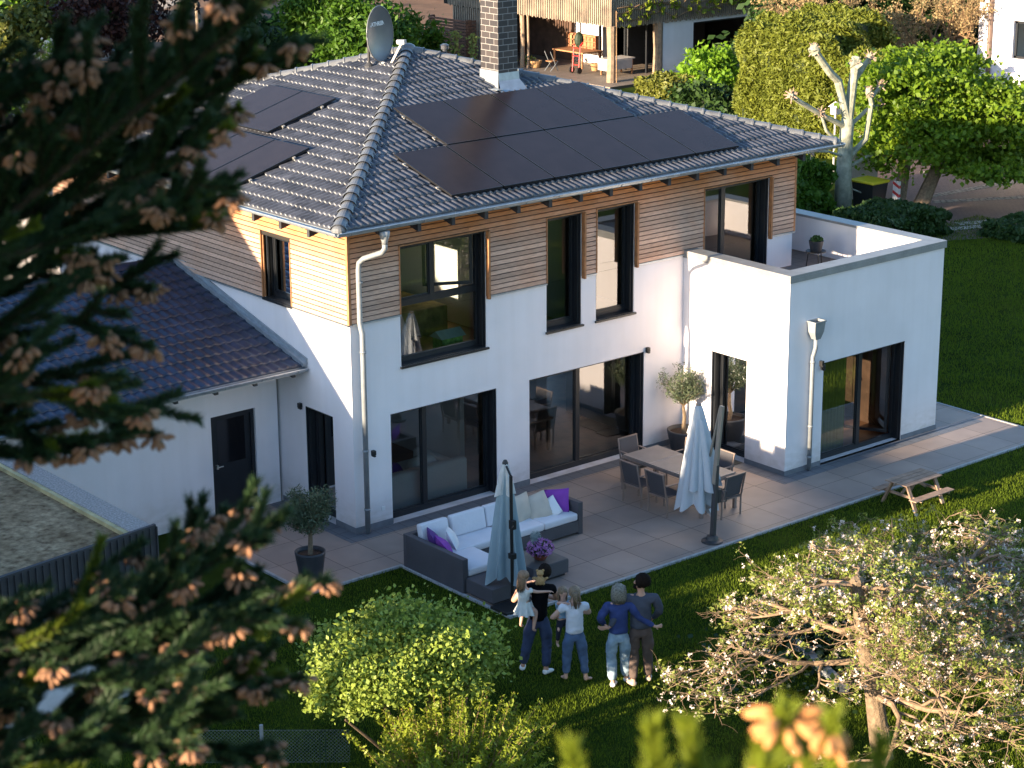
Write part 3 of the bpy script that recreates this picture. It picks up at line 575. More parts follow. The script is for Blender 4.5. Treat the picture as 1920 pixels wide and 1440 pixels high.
# ------------------------------------------------------------------ garage wing
G = thing('garage_wing', 'single storey white garage wing with brown grey tiled lean roof left of the house', 'garage')
GY = 2.44; sl_ = .262; gz = lambda y: 3.0+(y-1.54)*sl_; RY = 6.1
o_, i_ = MB(), MB(); wallp(o_, i_, 'x', GY, GY+.25, -10.5, -.052, 0, gz(GY)-.02, [(-1.55, -.56, .03, 2.05)]); wallp(o_, i_, 'y', -10.5, -10.25, GY+.001, 10, 0, 3.2, []); wallp(o_, i_, 'x', 10, 9.75, -10.499, -.052, 0, 3.2, [])
o_.build('wall', M['plaster'], G); i_.build('interior_wall', M['inwall'], G)
q = MB(); q.box(-1.545, -.565, GY+.09, GY+.15, .03, 2.045); q.box(-1.545, -1.47, GY+.05, GY+.089, .03, 2.045); q.box(-.64, -.565, GY+.05, GY+.089, .03, 2.045); q.box(-1.469, -.641, GY+.05, GY+.089, 1.97, 2.045)
dr = q.build('door', M['anthracite'], G); q = MB(); q.quad((-1.38, GY+.087, 1.05), (-.76, GY+.087, 1.05), (-.76, GY+.087, 1.92), (-1.38, GY+.087, 1.92)); q.build('pane', mat('dark_door_glass', (.01,.01,.012), .08), dr)
q = MB(); q.box(-1.44,-1.40,GY+.03,GY+.088,.98,1.06); q.tube([(-1.42,GY+.03,1.02),(-1.30,GY+.03,1.02)], .012, 8); q.build('handle', M['rail'], dr)
Sg = math.hypot(RY-1.5, (RY-1.5)*sl_); un = np.array((1., 0, 0)); ss = np.array((0, 1, sl_)); ss /= np.linalg.norm(ss); nn = np.cross(un, ss)
tile_face((-10.9, 1.5, 2.985), un, ss, nn, 10.84, Sg, 0, pu=.20, row=.325, kind='wave', mt=M['tile_wing'], par=G, clipL=lambda s: 0, clipR=lambda s: 10.84)
ss2 = np.array((0, -1, sl_)); ss2 /= np.linalg.norm(ss2)
tile_face((-10.9, 2*RY-1.5, 2.985), un, ss2, -np.cross(un, ss2), 10.84, Sg, 0, pu=.20, row=.325, kind='wave', mt=M['tile_wing'], par=G, clipL=lambda s: 0, clipR=lambda s: 10.84)
q = MB(); q.add([(-10.9, 1.5, 2.90), (-.06, 1.5, 2.90), (-.06, RY, gz(RY)-.08), (-10.9, RY, gz(RY)-.08), (-10.9, 2*RY-1.5, 2.90), (-.06, 2*RY-1.5, 2.90)]+[(-10.9, 1.5, 2.975), (-.06, 1.5, 2.975), (-.06, RY, gz(RY)-.012), (-10.9, RY, gz(RY)-.012), (-10.9, 2*RY-1.5, 2.975), (-.06, 2*RY-1.5, 2.975)],
    [(0,1,2,3),(3,2,5,4),(6,9,8,7),(9,10,11,8),(0,6,7,1),(4,5,11,10),(0,3,9,6),(3,4,10,9),(1,7,8,2),(2,8,11,5)]); q.build('roof', M['dark_eave'], G)
q = MB()
for i in range(28):
    x0 = -10.9+i*.388; q.add([(x, RY+.13*math.cos(a), gz(RY)+.01+.11*math.sin(a)+dz) for x, dz in ((x0, .012), (x0+.40, 0)) for a in np.linspace(0, math.pi, 9)], [(j, j+1, 10+j, 9+j) for j in range(8)])
q.build('ridge_tiles', M['tile_wing'], G)
q = MB(); p0 = np.array((-.05, 1.42, gz(1.42)+.06)); p1 = np.array((-.05, RY, gz(RY)+.06)); q.bar(p0, p1, .10, .08); q.bar(p0+(.03, 0, .05), p1+(.03, 0, .05), .03, .14); q.build('verge_flashing', M['zinc'], G)
gutter((-10.95, 1.42, 2.97), (-.03, 1.42, 2.97), par=G); q = MB(); q.box(-10.9, -.06, 1.475, 1.495, 2.86, 2.965); q.build('fascia', M['zinc'], G)
x = -10.5
while x < -.3:
    q = MB(); q.add([(x, 1.5, 2.80), (x+.08, 1.5, 2.80), (x+.08, 1.5, 2.90), (x, 1.5, 2.90), (x, GY, 2.98), (x+.08, GY, 2.98), (x+.08, GY, 3.14), (x, GY, 3.14)], [(0,1,2,3),(4,7,6,5),(0,4,5,1),(3,2,6,7),(0,3,7,4),(1,5,6,2)]); q.build('rafter_tail', M['dark_eave'], G); x += .85
# ------------------------------------------------------------------ flat roofed annex at the left
AN = thing('annex', 'low flat roofed annex with mossy roof and dark ribbed fascia behind the spruce', 'outbuilding', (-6.45,-3.67,0))
def wedge(mb, pts, z0, z1):
    n = len(pts); mb.add([(x, y, z0) for x, y in pts]+[(x, y, z1) for x, y in pts], [tuple(range(n, 2*n)), tuple(range(n-1, -1, -1))]+[(i, (i+1) % n, n+(i+1) % n, n+i) for i in range(n)])
def roofm():
    m_ = mat('mossy_bitumen_roof', (.23, .16, .10), 1, .4, 9, .9, 30, c2=(.42, .32, .20), detail=14, spec=.03); overlay(m_, (2.5, 1.1, 1), (.68, .64, .60), (1.05, 1.02, 1.0), .35, .65, detail=12); return m_
q = MB(); wedge(q, [(-6.50,-3.60),(-6.50,1.6),(-13,1.6),(-13,-4.6)], 2.60, 2.72); q.build('flat_roof', roofm(), AN)
q = MB(); wedge(q, [(-6.72,-3.63),(-6.72,1.6),(-6.80,1.6),(-6.80,-3.64)], 2.721, 2.79); q.build('upstand', mat('yellowed_upstand', (.42, .35, .18), .8, .3, 5), AN)
q = MB(); wedge(q, [(-6.33,-3.64),(-6.33,1.6),(-6.715,1.6),(-6.715,-3.70)], 2.60, 2.80); q.build('coping', mat('pebbled_coping', (.30, .27, .25), .9, .4, 30, .5, 60), AN)
q = MB(); wedge(q, [(-6.30,-3.64),(-6.30,-3.70),(-13.05,-4.74),(-13.05,-4.66)], 2.05, 2.83); dx, dy = -6.7, -1.033; L_ = math.hypot(dx, dy)
for i in range(55):
    t = i/55; x, y = -6.30+dx*t, -3.705+dy*t; q.bar((x, y-.012, 2.05), (x, y-.012, 2.80), .03, .02, (1, 0, 0))
q.build('fascia', M['dark_eave'], AN)
q = MB(); wedge(q, [(-6.5,-3.34),(-6.5,1.6),(-6.7,1.6),(-6.7,-3.23),(-13,-4.2),(-13,-4.34)], 0, 2.595); q.build('wall', M['plaster'], AN)
wv = np.array((dx, dy, 0))/L_; q = MB(); c = np.array((-8.3, -3.345-1.8*.154, 1.35)); q.obox(c, wv*.5, (0.15*-.02, -.03, 0), (0, 0, .55)); fr_ = q.build('window', M['anthracite'], AN)
q = MB(); q.add([c+wv*a+np.array((.0, -.035, z)) for a in (-.45, .45) for z in (-.5, .5)], [(0, 2, 3, 1)]); q.build('pane', M['glass'], fr_)
q = MB(); 
for i in range(16): q.tube([c+wv*(-.42+i*.056)+np.array((0, -.032, -.48)), c+wv*(-.42+i*.056)+np.array((0, -.032, .48))], .02, 6)
q.build('curtain', mat('grey_curtain', (.3, .33, .35), .9), fr_)
# ------------------------------------------------------------------ terrace furniture
def weave(name, c):
    m_ = mat(name, c, .6, .1, 3); N, L, b = nodes_of(m_); tc = N.new('ShaderNodeTexCoord')
    w1_ = N.new('ShaderNodeTexWave'); w1_.bands_direction = 'Z'; w1_.inputs['Scale'].default_value = 28; w2_ = N.new('ShaderNodeTexWave'); w2_.bands_direction = 'DIAGONAL'; w2_.inputs['Scale'].default_value = 22
    L.new(tc.outputs['Object'], w1_.inputs[0]); L.new(tc.outputs['Object'], w2_.inputs[0]); mm = N.new('ShaderNodeMath'); mm.operation = 'MULTIPLY'; L.new(w1_.outputs[1], mm.inputs[0]); L.new(w2_.outputs[1], mm.inputs[1])
    bp = N.new('ShaderNodeBump'); bp.inputs['Strength'].default_value = .6; bp.inputs['Distance'].default_value = .01; L.new(mm.outputs[0], bp.inputs['Height']); L.new(bp.outputs[0], b.inputs['Normal']); return m_
M['rattan'] = weave('grey_rattan', (.075, .07, .078)); M['cush'] = mat('off_white_cushion', (.66, .65, .68), .95, .04, 4, .3, 14)
SF = thing('corner_sofa', 'grey rattan corner sofa with thick white seat and back cushions on the patio', 'sofa', (-.24,-1.9,PZ))
q = MB(); z = PZ
q.box(-.30, 3.24, -1.99, -1.88, z, .66); q.box(-.30, -.18, -3.60, -1.991, z, .66); q.box(3.13, 3.24, -2.74, -1.991, z, .66)
q.box(-.179, 3.129, -2.74, -1.991, z+.05, .31); q.box(-.179, .62, -3.60, -2.741, z+.05, .31)
q.build('frame', M['rattan'], SF, bev=.012)
def cushion(name, c, sz, par, rot=(0,0,0), mt=None, puff=.35, n=9):
    # pillow-like slab: rounded square section, puffed middle
    V = []; F = []; rm = Matrix.Rotation(rot[2], 3, 'Z') @ Matrix.Rotation(rot[1], 3, 'Y') @ Matrix.Rotation(rot[0], 3, 'X')
    for sg in (1, -1):
        for i in range(n):
            for j in range(n):
                a, b = 2*i/(n-1)-1, 2*j/(n-1)-1; e = max(0, (1-abs(a)**3.5)*(1-abs(b)**3.5))**.5
                h = sz[2]*((1-puff)*(e**.35)+puff*(1-a*a)*(1-b*b)); k_ = 1-.05*puff*(a*a*(1-b*b)+b*b*(1-a*a))
                v = rm @ Vector((a*sz[0]*k_, b*sz[1]*k_, sg*h)); V.append((v.x+c[0], v.y+c[1], v.z+c[2]))
    for t in (0, 1):
        o_ = t*n*n
        for i in range(n-1):
            for j in range(n-1): F.append((o_+i*n+j, o_+(i+1)*n+j, o_+(i+1)*n+j+1, o_+i*n+j+1))
    q = MB(); q.add(V, F); return q.build(name, mt or M['cush'], par, smooth=True)
def slabc(name, x0, x1, y0, y1, z0, z1, par):
    q = MB(); q.box(x0, x1, y0, y1, z0, z1); return q.build(name, M['cush'], par, bev=.035, smooth=True, seg=3)
slabc('seat_cushion', -.17, .60, -3.60, -2.75, .312, .455, SF); slabc('seat_cushion', -.17, 1.46, -2.74, -2.0, .312, .455, SF); slabc('seat_cushion', 1.47, 2.30, -2.74, -2.0, .312, .455, SF); slabc('seat_cushion', 2.31, 3.12, -2.74, -2.0, .312, .455, SF)
for x0, x1 in ((-.10, .52), (.60, 1.36), (1.38, 2.10)): 
    q = MB(); q.box(-(x1-x0)/2, (x1-x0)/2, -.08, .08, -.20, .20); o = q.build('back_cushion', M['cush'], SF, bev=.04, smooth=True, seg=3, local=True); o.location = Vector(((x0+x1)/2+.24, -2.11+1.9, .64-PZ)); o.rotation_euler = (R_(-12), 0, 0)
M['purple'] = mat('purple_fabric', (.22, .045, .33), .85, .12, 5); M['violet'] = mat('dark_violet_fabric', (.085, .03, .19), .85, .12, 5); M['cream'] = mat('cream_fabric', (.50, .44, .36), .9, .08, 5); M['whitef'] = mat('white_fabric', (.70, .71, .72), .9, .05, 5)
def pillow(c, sz, rot, mt, label):
    t = cushion('throw_pillow', (0,0,0), sz, None, mt=M[mt], puff=.75); t.location = c; t.rotation_euler = rot; tag(t, label, 'pillow', 'loose pillows on the corner sofa')
pillow((.02,-2.38,.60), (.21,.21,.10), (R_(62),0,R_(62)), 'violet', 'dark violet pillow leaning in the left corner of the rattan sofa')
pillow((.02,-2.66,.57), (.21,.21,.10), (R_(52),0,R_(70)), 'purple', 'bright purple pillow against the left arm of the rattan sofa')
pillow((.33,-2.50,.59), (.21,.21,.09), (R_(62),R_(10),R_(48)), 'whitef', 'white pillow beside the violet ones at the left end of the sofa')
pillow((2.18,-2.25,.66), (.25,.25,.09), (R_(66),0,R_(12)), 'cream', 'large cream pillow beside the closed parasol on the sofa')
pillow((2.50,-2.30,.62), (.25,.25,.09), (R_(52),R_(-14),R_(-16)), 'cream', 'cream pillow slumped beside the white pillow')
pillow((2.72,-2.38,.55), (.19,.19,.08), (R_(50),R_(-30),R_(-30)), 'whitef', 'small white pillow before the purple one at the right end of the sofa')
pillow((2.97,-2.30,.61), (.24,.24,.09), (R_(58),R_(-8),R_(-52)), 'purple', 'purple pillow leaning on the right arm of the rattan sofa')
OT = thing('ottoman', 'flat grey rattan footstool without cushion at the end of the sofa chaise', 'footstool', (.3,-4.05,PZ)); q = MB(); q.box(-.26,.62,-4.36,-3.63,PZ+.04,.33); q.build('body', M['rattan'], OT, bev=.012); q = MB(); q.box(-.2,.56,-4.3,-3.69,PZ,PZ+.04); q.build('base', M['black'], OT)
CT = thing('coffee_table', 'low square grey rattan coffee table carrying the flower pot', 'coffee table', (1.3,-3.7,PZ)); q = MB(); q.box(.85,1.68,-4.12,-3.36,PZ+.05,.33); q.build('body', M['rattan'], CT, bev=.012); q = MB(); q.box(.86,1.67,-4.11,-3.37,.331,.343); q.build('table_top', mat('dull_glass_top', (.09,.085,.08), .3, .2, 6), CT, bev=.003); q = MB(); q.box(.9,1.63,-4.07,-3.41,PZ,PZ+.05); q.build('base', M['black'], CT)
# flower pot
def leafcloud(name, pts, size, mt, par=None, nrm_up=.3, asp=.55, tri=False, loc=None, bend=False):
    pts = np.asarray(pts, float); n = len(pts); d = RG.normal(size=(n, 3)); d[:, 2] += nrm_up; d /= np.linalg.norm(d, axis=1)[:, None]
    a = np.cross(d, RG.normal(size=(n, 3))); a /= np.linalg.norm(a, axis=1)[:, None]; b = np.cross(d, a); s_ = size*(.6+.8*RG.random(n))[:, None]
    A, B = a*s_, b*s_*asp
    if tri: V = np.stack([pts-A-B*.0, pts+B, pts+A, pts-B], 1)
    else: V = np.stack([pts-A, pts+B-A*.1+d*s_*.12, pts+A, pts-B-A*.1+d*s_*.12], 1)
    V = V.reshape(-1, 3); F = np.arange(4*n).reshape(-1, 4); return raw(name, V, F, mt, par, loc=loc)
M['petal'] = leafmat('petunia_petals', (.30,.10,.42), (.65,.35,.55), .6, .2, 30); M['silver'] = leafmat('silver_leaves', (.28,.34,.33), (.42,.48,.47), .8, .1, 20); M['potleaf'] = leafmat('pot_leaves', (.02,.06,.015), (.08,.14,.03), .6, .2, 20)
FP = thing('flower_pot', 'terracotta bowl of purple and pink flowers with silver foliage on the rattan coffee table', 'flower pot', (1.27,-3.82,.345))
q = MB(); q.lathe([(.09,0),(.13,.06),(.155,.14),(.17,.15),(.17,.165),(.14,.165),(.12,.15)], (1.27,-3.82,.345), 22); q.build('pot', M['terracotta'], FP, smooth=True)
def blob(n, c, r, shell=.5): 
    d = RG.normal(size=(n,3)); d /= np.linalg.norm(d, axis=1)[:, None]; return np.array(c)+d*np.array(r)*(shell+(1-shell)*RG.random(n)**.5)[:, None]
leafcloud('leaves', blob(1600, (1.27,-3.82,.55), (.21,.21,.13), .3), .028, M['potleaf'], FP); leafcloud('flowers', blob(520, (1.27,-3.82,.56), (.24,.24,.15), .85), .026, M['petal'], FP, asp=1); leafcloud('silver_foliage', np.vstack([blob(260, (1.25+dx,-3.76+dy,.72), (.07,.06,.12), .2) for dx, dy in ((-.07,0),(.05,.05),(.0,.09))]), .022, M['silver'], FP, asp=.3)
# dining table and chairs
M['chfr'] = mat('taupe_aluminium', (.25,.19,.165), .5, .08, 5, metal=.3); M['mesh'] = weave('charcoal_mesh_fabric', (.06,.058,.068)); M['ttop'] = mat('taupe_table_top', (.235,.195,.17), .45, .08, 6)
DT = thing('dining_table', 'long taupe aluminium dining table with three top panels on the patio', 'table', (5.92,-2.53,PZ))
q = MB(); ys = [-1.42,-2.15,-2.88,-3.62]
for a, b in zip(ys[:-1], ys[1:]): q.box(5.46,6.38,b+.008,a-.008,.735,.755)
q.build('table_top', M['ttop'], DT, bev=.004); q = MB(); q.box(5.44,6.40,-3.64,-3.60,.69,.732); q.box(5.44,6.40,-1.44,-1.40,.69,.732); q.box(5.44,5.48,-3.599,-1.441,.69,.732); q.box(6.36,6.40,-3.599,-1.441,.69,.732)
q.build('apron', M['chfr'], DT)
q = MB(); q.box(5.48,6.36,-2.155,-2.145,.733,.757); q.box(5.48,6.36,-2.885,-2.875,.733,.757); q.build('panel_joint', mat('pale_joint', (.5,.42,.38), .5), DT)
for x in (5.44, 6.34):
    for y in (-3.64, -1.46):
        q = MB(); q.box(x, x+.06, y, y+.06, PZ, .689); q.build('leg', M['chfr'], DT)
def chair():
    t = thing('patio_chair', '', 'chair', (0,0,0), .00001, 'mesh garden chairs round the dining table'); t['_o'] = (0.,0.,0.)
    q = MB(); q.box(-.24,.24,-.22,.22,.425,.44); q.build('seat', M['mesh'], t, bev=.004)
    q = MB(); q.obox((0,.255,.67), (.225,0,0), (0,.006,0), (0,.055,.22)); q.build('backrest', M['mesh'], t)
    q = MB()
    for sx in (-1, 1): q.bar((sx*.245,.22,.40), (sx*.245,.325,.91), .028, .022, (1,0,0))
    q.bar((-.26,.32,.905), (.26,.32,.905), .028, .02); q.build('back_frame', M['chfr'], t)
    for sx in (-1, 1):
        q = MB(); q.bar((sx*.255,-.20,.66), (sx*.255,.25,.67), .045, .02); q.build('armrest', M['chfr'], t)
        for y, zt in ((-.20,.65),(.21,.44)):
            q = MB(); q.bar((sx*.255,y,PZ), (sx*.255,y,zt), .028, .022, (0,1,0)); q.build('leg', M['chfr'], t)
    q = MB(); q.bar((-.25,-.215,.41), (.25,-.215,.41), .02, .025); q.bar((-.25,.215,.41), (.25,.215,.41), .02, .025); q.build('seat_frame', M['chfr'], t)
    return t
ch0 = chair()
CH = [(5.98,-1.30,0,'grey mesh chair at the far head of the dining table by the sliding door'), (5.22,-2.18,90,'grey mesh chair on the left long side of the dining table, nearer the sliding door'), (5.20,-2.92,90,'grey mesh chair on the left long side of the table, next to the cantilever parasol'),
      (6.50,-2.05,-90,'grey mesh chair on the far long side of the dining table before the potted olive'), (6.50,-2.9,-90,'grey mesh chair on the far long side of the table, hidden behind the pale parasol'), (5.95,-3.72,180,'grey mesh chair at the near head of the table, behind the parasol post')]
for i, (x, y, a, lb) in enumerate(CH):
    t = ch0 if i == 0 else dup(ch0)
    t.location = (x, y, 0); t.rotation_euler = (0, 0, R_(a)); t['label'] = lb
q = MB(); q.box(5.56,5.64,-3.30,-3.12,.756,.768); q.box(5.59,5.61,-3.29,-3.13,.769,.775); tag(q.build('phone', M['black'], None, bev=.003), 'small flat black phone lying on the dining table', 'phone')
# closed parasols
def canopy(name, c, zt, zb, rt, rb, folds, mt, par, hem=.18, seed=1, lean=(0,0)):
    rnd = random.Random(seed); n = folds*8; rows = 16; V = []
    ph = [rnd.uniform(-.3,.3) for _ in range(folds)]; dp = [rnd.uniform(-1,1) for _ in range(folds)]
    for i in range(rows+1):
        f = i/rows
        for j in range(n):
            t = 2*math.pi*j/n; k = int(j*folds/n); a = (j*folds/n) % 1
            r = rt+(rb-rt)*(f**.75); r *= 1+(.22*f+.08)*math.cos(2*math.pi*a)+.10*dp[k]*f
            tt = t+.12*f*dp[k]; ds = dp[k]*(1-a)+dp[(k+1) % folds]*a; h = zt-(zt-zb)*f-hem*(ds*1.1+(math.cos(2*math.pi*a)*.22))*f**2
            V.append((c[0]+r*math.cos(tt)+lean[0]*f, c[1]+r*math.sin(tt)+lean[1]*f, h))
    F = [(i*n+j, i*n+(j+1) % n, (i+1)*n+(j+1) % n, (i+1)*n+j) for i in range(rows) for j in range(n)]
    q = MB(); q.add(V, F); return q.build(name, mt, par, smooth=True)
M['canvas'] = mat('blue_grey_canvas', (.24,.32,.36), .85, .06, 3, .15, 50)
M['canvas2'] = mat('pale_grey_canvas', (.42,.45,.49), .85, .05, 3, .15, 50)
U1 = thing('closed_parasol', 'closed blue grey parasol with black side pole and crank behind the sofa footstool', 'parasol', (.12,-4.5,PZ), 0, 'closed parasols on the patio')
canopy('canopy', (.16,-4.22), 2.46, .52, .05, .285, 7, M['canvas'], U1, .16, 3); canopy('vent', (.16,-4.22), 2.50, 1.95, .045, .15, 7, mat('vent_canvas_painted_sunlit', (.5,.51,.5), .8), U1, .04, 5)  # vent canvas made paler to paint in the sun on the tip
q = MB(); q.lathe([(.05,0),(.055,.03),(.03,.08),(.0,.09)], (.16,-4.22,2.47), 12); q.build('finial', M['black'], U1)
q = MB(); q.tube([(.05,-4.52,PZ),(.05,-4.50,2.36)], .03, 10); q.tube([(.05,-4.50,2.36),(.16,-4.24,2.46)], .022, 8); q.build('pole', M['black'], U1)
q = MB(); q.box(.01,.09,-4.59,-4.48,1.42,1.58); q.tube([(.03,-4.58,1.5),(-.05,-4.64,1.5),(-.05,-4.64,1.40)], .012, 6); q.box(.0,.10,-4.58,-4.47,.88,.98); q.build('crank', M['black'], U1, bev=.01)
q = MB(); q.tube([(.07,-4.50,.9),(.14,-4.44,.6)], .02, 6); q.build('handle', M['black'], U1)
q = MB(); q.box(-.35,.45,-4.84,-4.40,PZ,PZ+.05); q.build('base', M['black'], U1, bev=.01)
U2 = thing('closed_parasol', 'closed pale grey cantilever parasol with tall slanted arm beside the dining table', 'parasol', (4.78,-4.62,PZ), 0, 'closed parasols on the patio')
canopy('canopy', (4.84,-4.12), 2.50, .62, .07, .33, 6, M['canvas2'], U2, .30, 8, lean=(-.05,-.05)); canopy('canopy', (4.82,-4.16), 2.30, 1.0, .10, .34, 7, M['canvas2'], U2, .05, 21, lean=(.02,-.04)); canopy('vent', (4.84,-4.12), 2.54, 1.98, .05, .17, 8, M['canvas2'], U2, .04, 4)
q = MB(); q.lathe([(.05,0),(.055,.05),(.0,.07)], (4.84,-4.12,2.52), 12); q.build('finial', mat('taupe_cap', (.25,.2,.18), .5), U2)
PM = mat('pole_painted_sunlit', (.27,.23,.19), .45, .06, 4, metal=.2)  # upper pole: same colour lightened to paint in the sun
q = MB(); q.bar((4.78,-4.62,1.15), (4.90,-4.66,2.64), .09, .06, (1,0,0)); q.build('arm', PM, U2, bev=.01); q = MB(); q.bar((4.86,-4.42,1.62), (4.89,-4.62,2.60), .035, .03, (1,0,0)); q.build('strut', PM, U2)
DP = mat('pole_painted_shaded', (.05,.048,.05), .45, .1, 4)  # lower pole: same colour darkened to paint in the shade
q = MB(); q.bar((4.76,-4.63,PZ), (4.82,-4.63,1.52), .10, .075, (1,0,0)); q.build('pole', DP, U2, bev=.01)
q = MB(); q.box(4.84,4.92,-4.68,-4.58,.78,1.04); q.tube([(4.90,-4.70,1.0),(4.98,-4.74,1.0),(4.98,-4.74,.80),(4.90,-4.70,.80)], .014, 6); q.build('crank', DP, U2, bev=.008)
q = MB(); q.lathe([(.20,0),(.20,.03),(.12,.05),(.10,.12),(.08,.13)], (4.76,-4.62,PZ), 18); q.build('base', DP, U2)
# potted olives
M['olive'] = leafmat('olive_leaves', (.045,.07,.035), (.13,.16,.09), .5, .15, 8); 
def olive(x, y, z, prof, ph, tr, cc, cr, nl, label, lsz=.035, seed=1):
    t = thing('potted_olive', label, 'potted tree', (x,y,z), 0, 'olive trees in charcoal pots'); rnd = random.Random(seed)
    q = MB(); q.lathe(prof, (x,y,z), 32, cap=False); q.build('pot', M['pot'], t, smooth=True); q = MB(); q.lathe([(0,ph),(prof[-1][0]+.005,ph)], (x,y,z), 24, cap=False); q.build('soil', M['soil'], t)
    q = MB(); q.tube(tr, [.05*(1-.12*i) for i in range(len(tr))], 8); tips = []
    for i in range(26):
        a = rnd.uniform(0, 6.28); e = rnd.uniform(-.3, 1.2); L_ = rnd.uniform(.6, 1.18); c = np.array(cc)+np.array((cr[0]*math.cos(a)*math.cos(e), cr[1]*math.sin(a)*math.cos(e), cr[2]*math.sin(e)))*L_
        s_ = np.array(tr[-1]); md = (s_+c)/2+np.array((rnd.uniform(-.05,.05), rnd.uniform(-.05,.05), .04)); q.tube([s_, md, c], [.014,.009,.004], 5); tips += [md, c, (md+c)/2]
    q.build('trunk', M['bark'], t)
    P_ = [blob(int(nl*.30), cc, np.array(cr)*.85, .1)]
    for tp in tips: P_.append(blob(int(nl*.7/len(tips)), tp, (.12,.12,.13), .0))
    leafcloud('foliage', np.vstack(P_), lsz, M['olive'], t, asp=.26)
olive(-1.90,-1.28,PZ,[(.20,0),(.235,.25),(.275,.50),(.275,.53),(.245,.53),(.24,.46)],.46,[(-1.90,-1.28,.4),(-1.88,-1.27,.65),(-1.86,-1.25,.86)],(-1.86,-1.25,1.24),(.47,.47,.46),6500,'olive shrub in a tall charcoal pot at the left corner of the patio',.035,4)
olive(8.02,-.52,PZ,[(.26,0),(.31,.2),(.36,.45),(.36,.48),(.32,.48),(.31,.40)],.41,[(8.02,-.52,.38),(7.99,-.53,.6),(8.02,-.52,.78),(8.0,-.5,1.0)],(7.98,-.50,1.42),(.50,.42,.42),3600,'olive tree with round crown in a wide charcoal pot by the extension wall',.032,5)
# picnic table
M['pine'] = mat('weathered_pine', (.30,.20,.14), .85, .3, 6, .3, 40)
PT = thing('picnic_table', 'small weathered wooden picnic table with attached benches on the lawn', 'picnic table', (9.25,-5.62,0))
def loc2(a, b, z): return (9.22+a, -5.60+b, z)
q = MB()
for i in range(4): q.box(*(lambda y: (8.72,9.78,y,y+.125))(-5.88+i*.14), .50,.52)
q.build('table_top', M['pine'], PT, bev=.004)
for s_ in (-1, 1):
    q = MB(); y = -5.61+s_*.46; q.box(8.68,9.82,y-.09,y+.09,.27,.29); q.build('bench', M['pine'], PT, bev=.004)
for x in (8.85, 9.65):
    for s_ in (-1, 1):
        q = MB(); q.bar((x,-5.61+s_*.42,0), (x,-5.61+s_*.17,.498), .035,.08,(1,0,0)); q.build('leg', M['pine'], PT)
    q = MB(); q.bar((x+.036,-6.14,.25), (x+.036,-5.08,.25), .035,.05,(0,0,1)); q.build('crossbeam', M['pine'], PT)
q = MB(); q.bar((8.88,-5.61,.25), (9.25,-5.61,.49), .03,.05); q.bar((9.62,-5.61,.25), (9.25,-5.61,.49), .03,.05); q.build('brace', M['pine'], PT)
# terrace plant table on the roof terrace
t = thing('plant_stand', 'small round plant stand with a dark pot on the roof terrace', 'plant stand', (11.95,-.45,3.33)); q = MB(); q.lathe([(.22,.34),(.22,.36)], (11.95,-.45,3.33), 20); 
for a in range(3): q.tube([(11.95+.16*math.cos(a*2.1),-.45+.16*math.sin(a*2.1),3.67),(11.95+.2*math.cos(a*2.1),-.45+.2*math.sin(a*2.1),3.335)], .012, 6)
q.build('stand', M['black'], t)
t2 = thing('potted_plant', 'dark pot with a low green plant on the stand on the roof terrace', 'potted plant', (11.95,-.45,3.69)); q = MB(); q.lathe([(.12,0),(.16,.2),(.16,.22),(.13,.21)], (11.95,-.45,3.692), 18); q.build('pot', M['pot'], t2); leafcloud('leaves', blob(220, (11.95,-.45,3.94), (.13,.13,.08), .2), .04, M['potleaf'], t2)
# ------------------------------------------------------------------ things seen through the windows
IS = thing('indoor_sofa', 'large off white upholstered sofa inside behind the left sliding door', 'sofa', (1.9,1.2,.03)); ic = mat('indoor_upholstery', (.50,.52,.50), .95, .05, 3)
for nm, a in (('seat', (.62,3.0,.62,1.9,.2,.44)), ('backrest', (.60,3.02,.42,.64,.05,.78)), ('armrest', (2.80,3.04,.66,1.95,.05,.62)), ('chaise', (.6,1.5,1.91,2.7,.1,.43))):
    q = MB(); q.box(*a); q.build(nm, ic, IS, bev=.06, smooth=True, seg=3)
cushion('indoor_cushion', (2.2,.85,.66), (.35,.12,.22), IS, mt=ic); cushion('indoor_cushion', (1.4,.9,.66), (.35,.12,.22), IS, mt=M['violet'])
IT = thing('indoor_table', 'brown wooden dining table inside behind the right sliding door', 'table', (5.2,1.8,.03)); q = MB(); q.box(4.6,6.0,1.3,2.2,.72,.76); q.build('table_top', mat('brown_wood', (.2,.09,.05), .5), IT)
for x in (4.65,5.9):
    for y in (1.35,2.1): q = MB(); q.box(x,x+.06,y,y+.06,.03,.72); q.build('leg', mat('brown_leg', (.12,.06,.04), .5) if (x,y) == (4.65,1.35) else bpy.data.materials['brown_leg'], IT)
q = MB(); q.box(4.35,4.75,.9,1.25,.03,.95); tag(q.build('white_cabinet', M['cush'], None, bev=.01), 'white cabinet inside behind the right sliding door', 'cabinet')
TP = thing('play_tent', 'pale pink cloth canopy hanging inside the large upstairs window', 'play tent', (1.55,.8,3.0)); canopy('canopy', (1.55,.75), 4.15, 3.02, .03, .30, 9, mat('pink_voile', (.55,.40,.36), .9), TP, .02, 11)
q = MB(); q.box(2.3,3.5,1.6,4.4,3.0,3.55); tag(q.build('child_bed', mat('play_rug', (.22,.16,.06), .9, .5, 5), None, bev=.03), 'low bed with brown and green blanket inside the large upstairs window', 'bed')
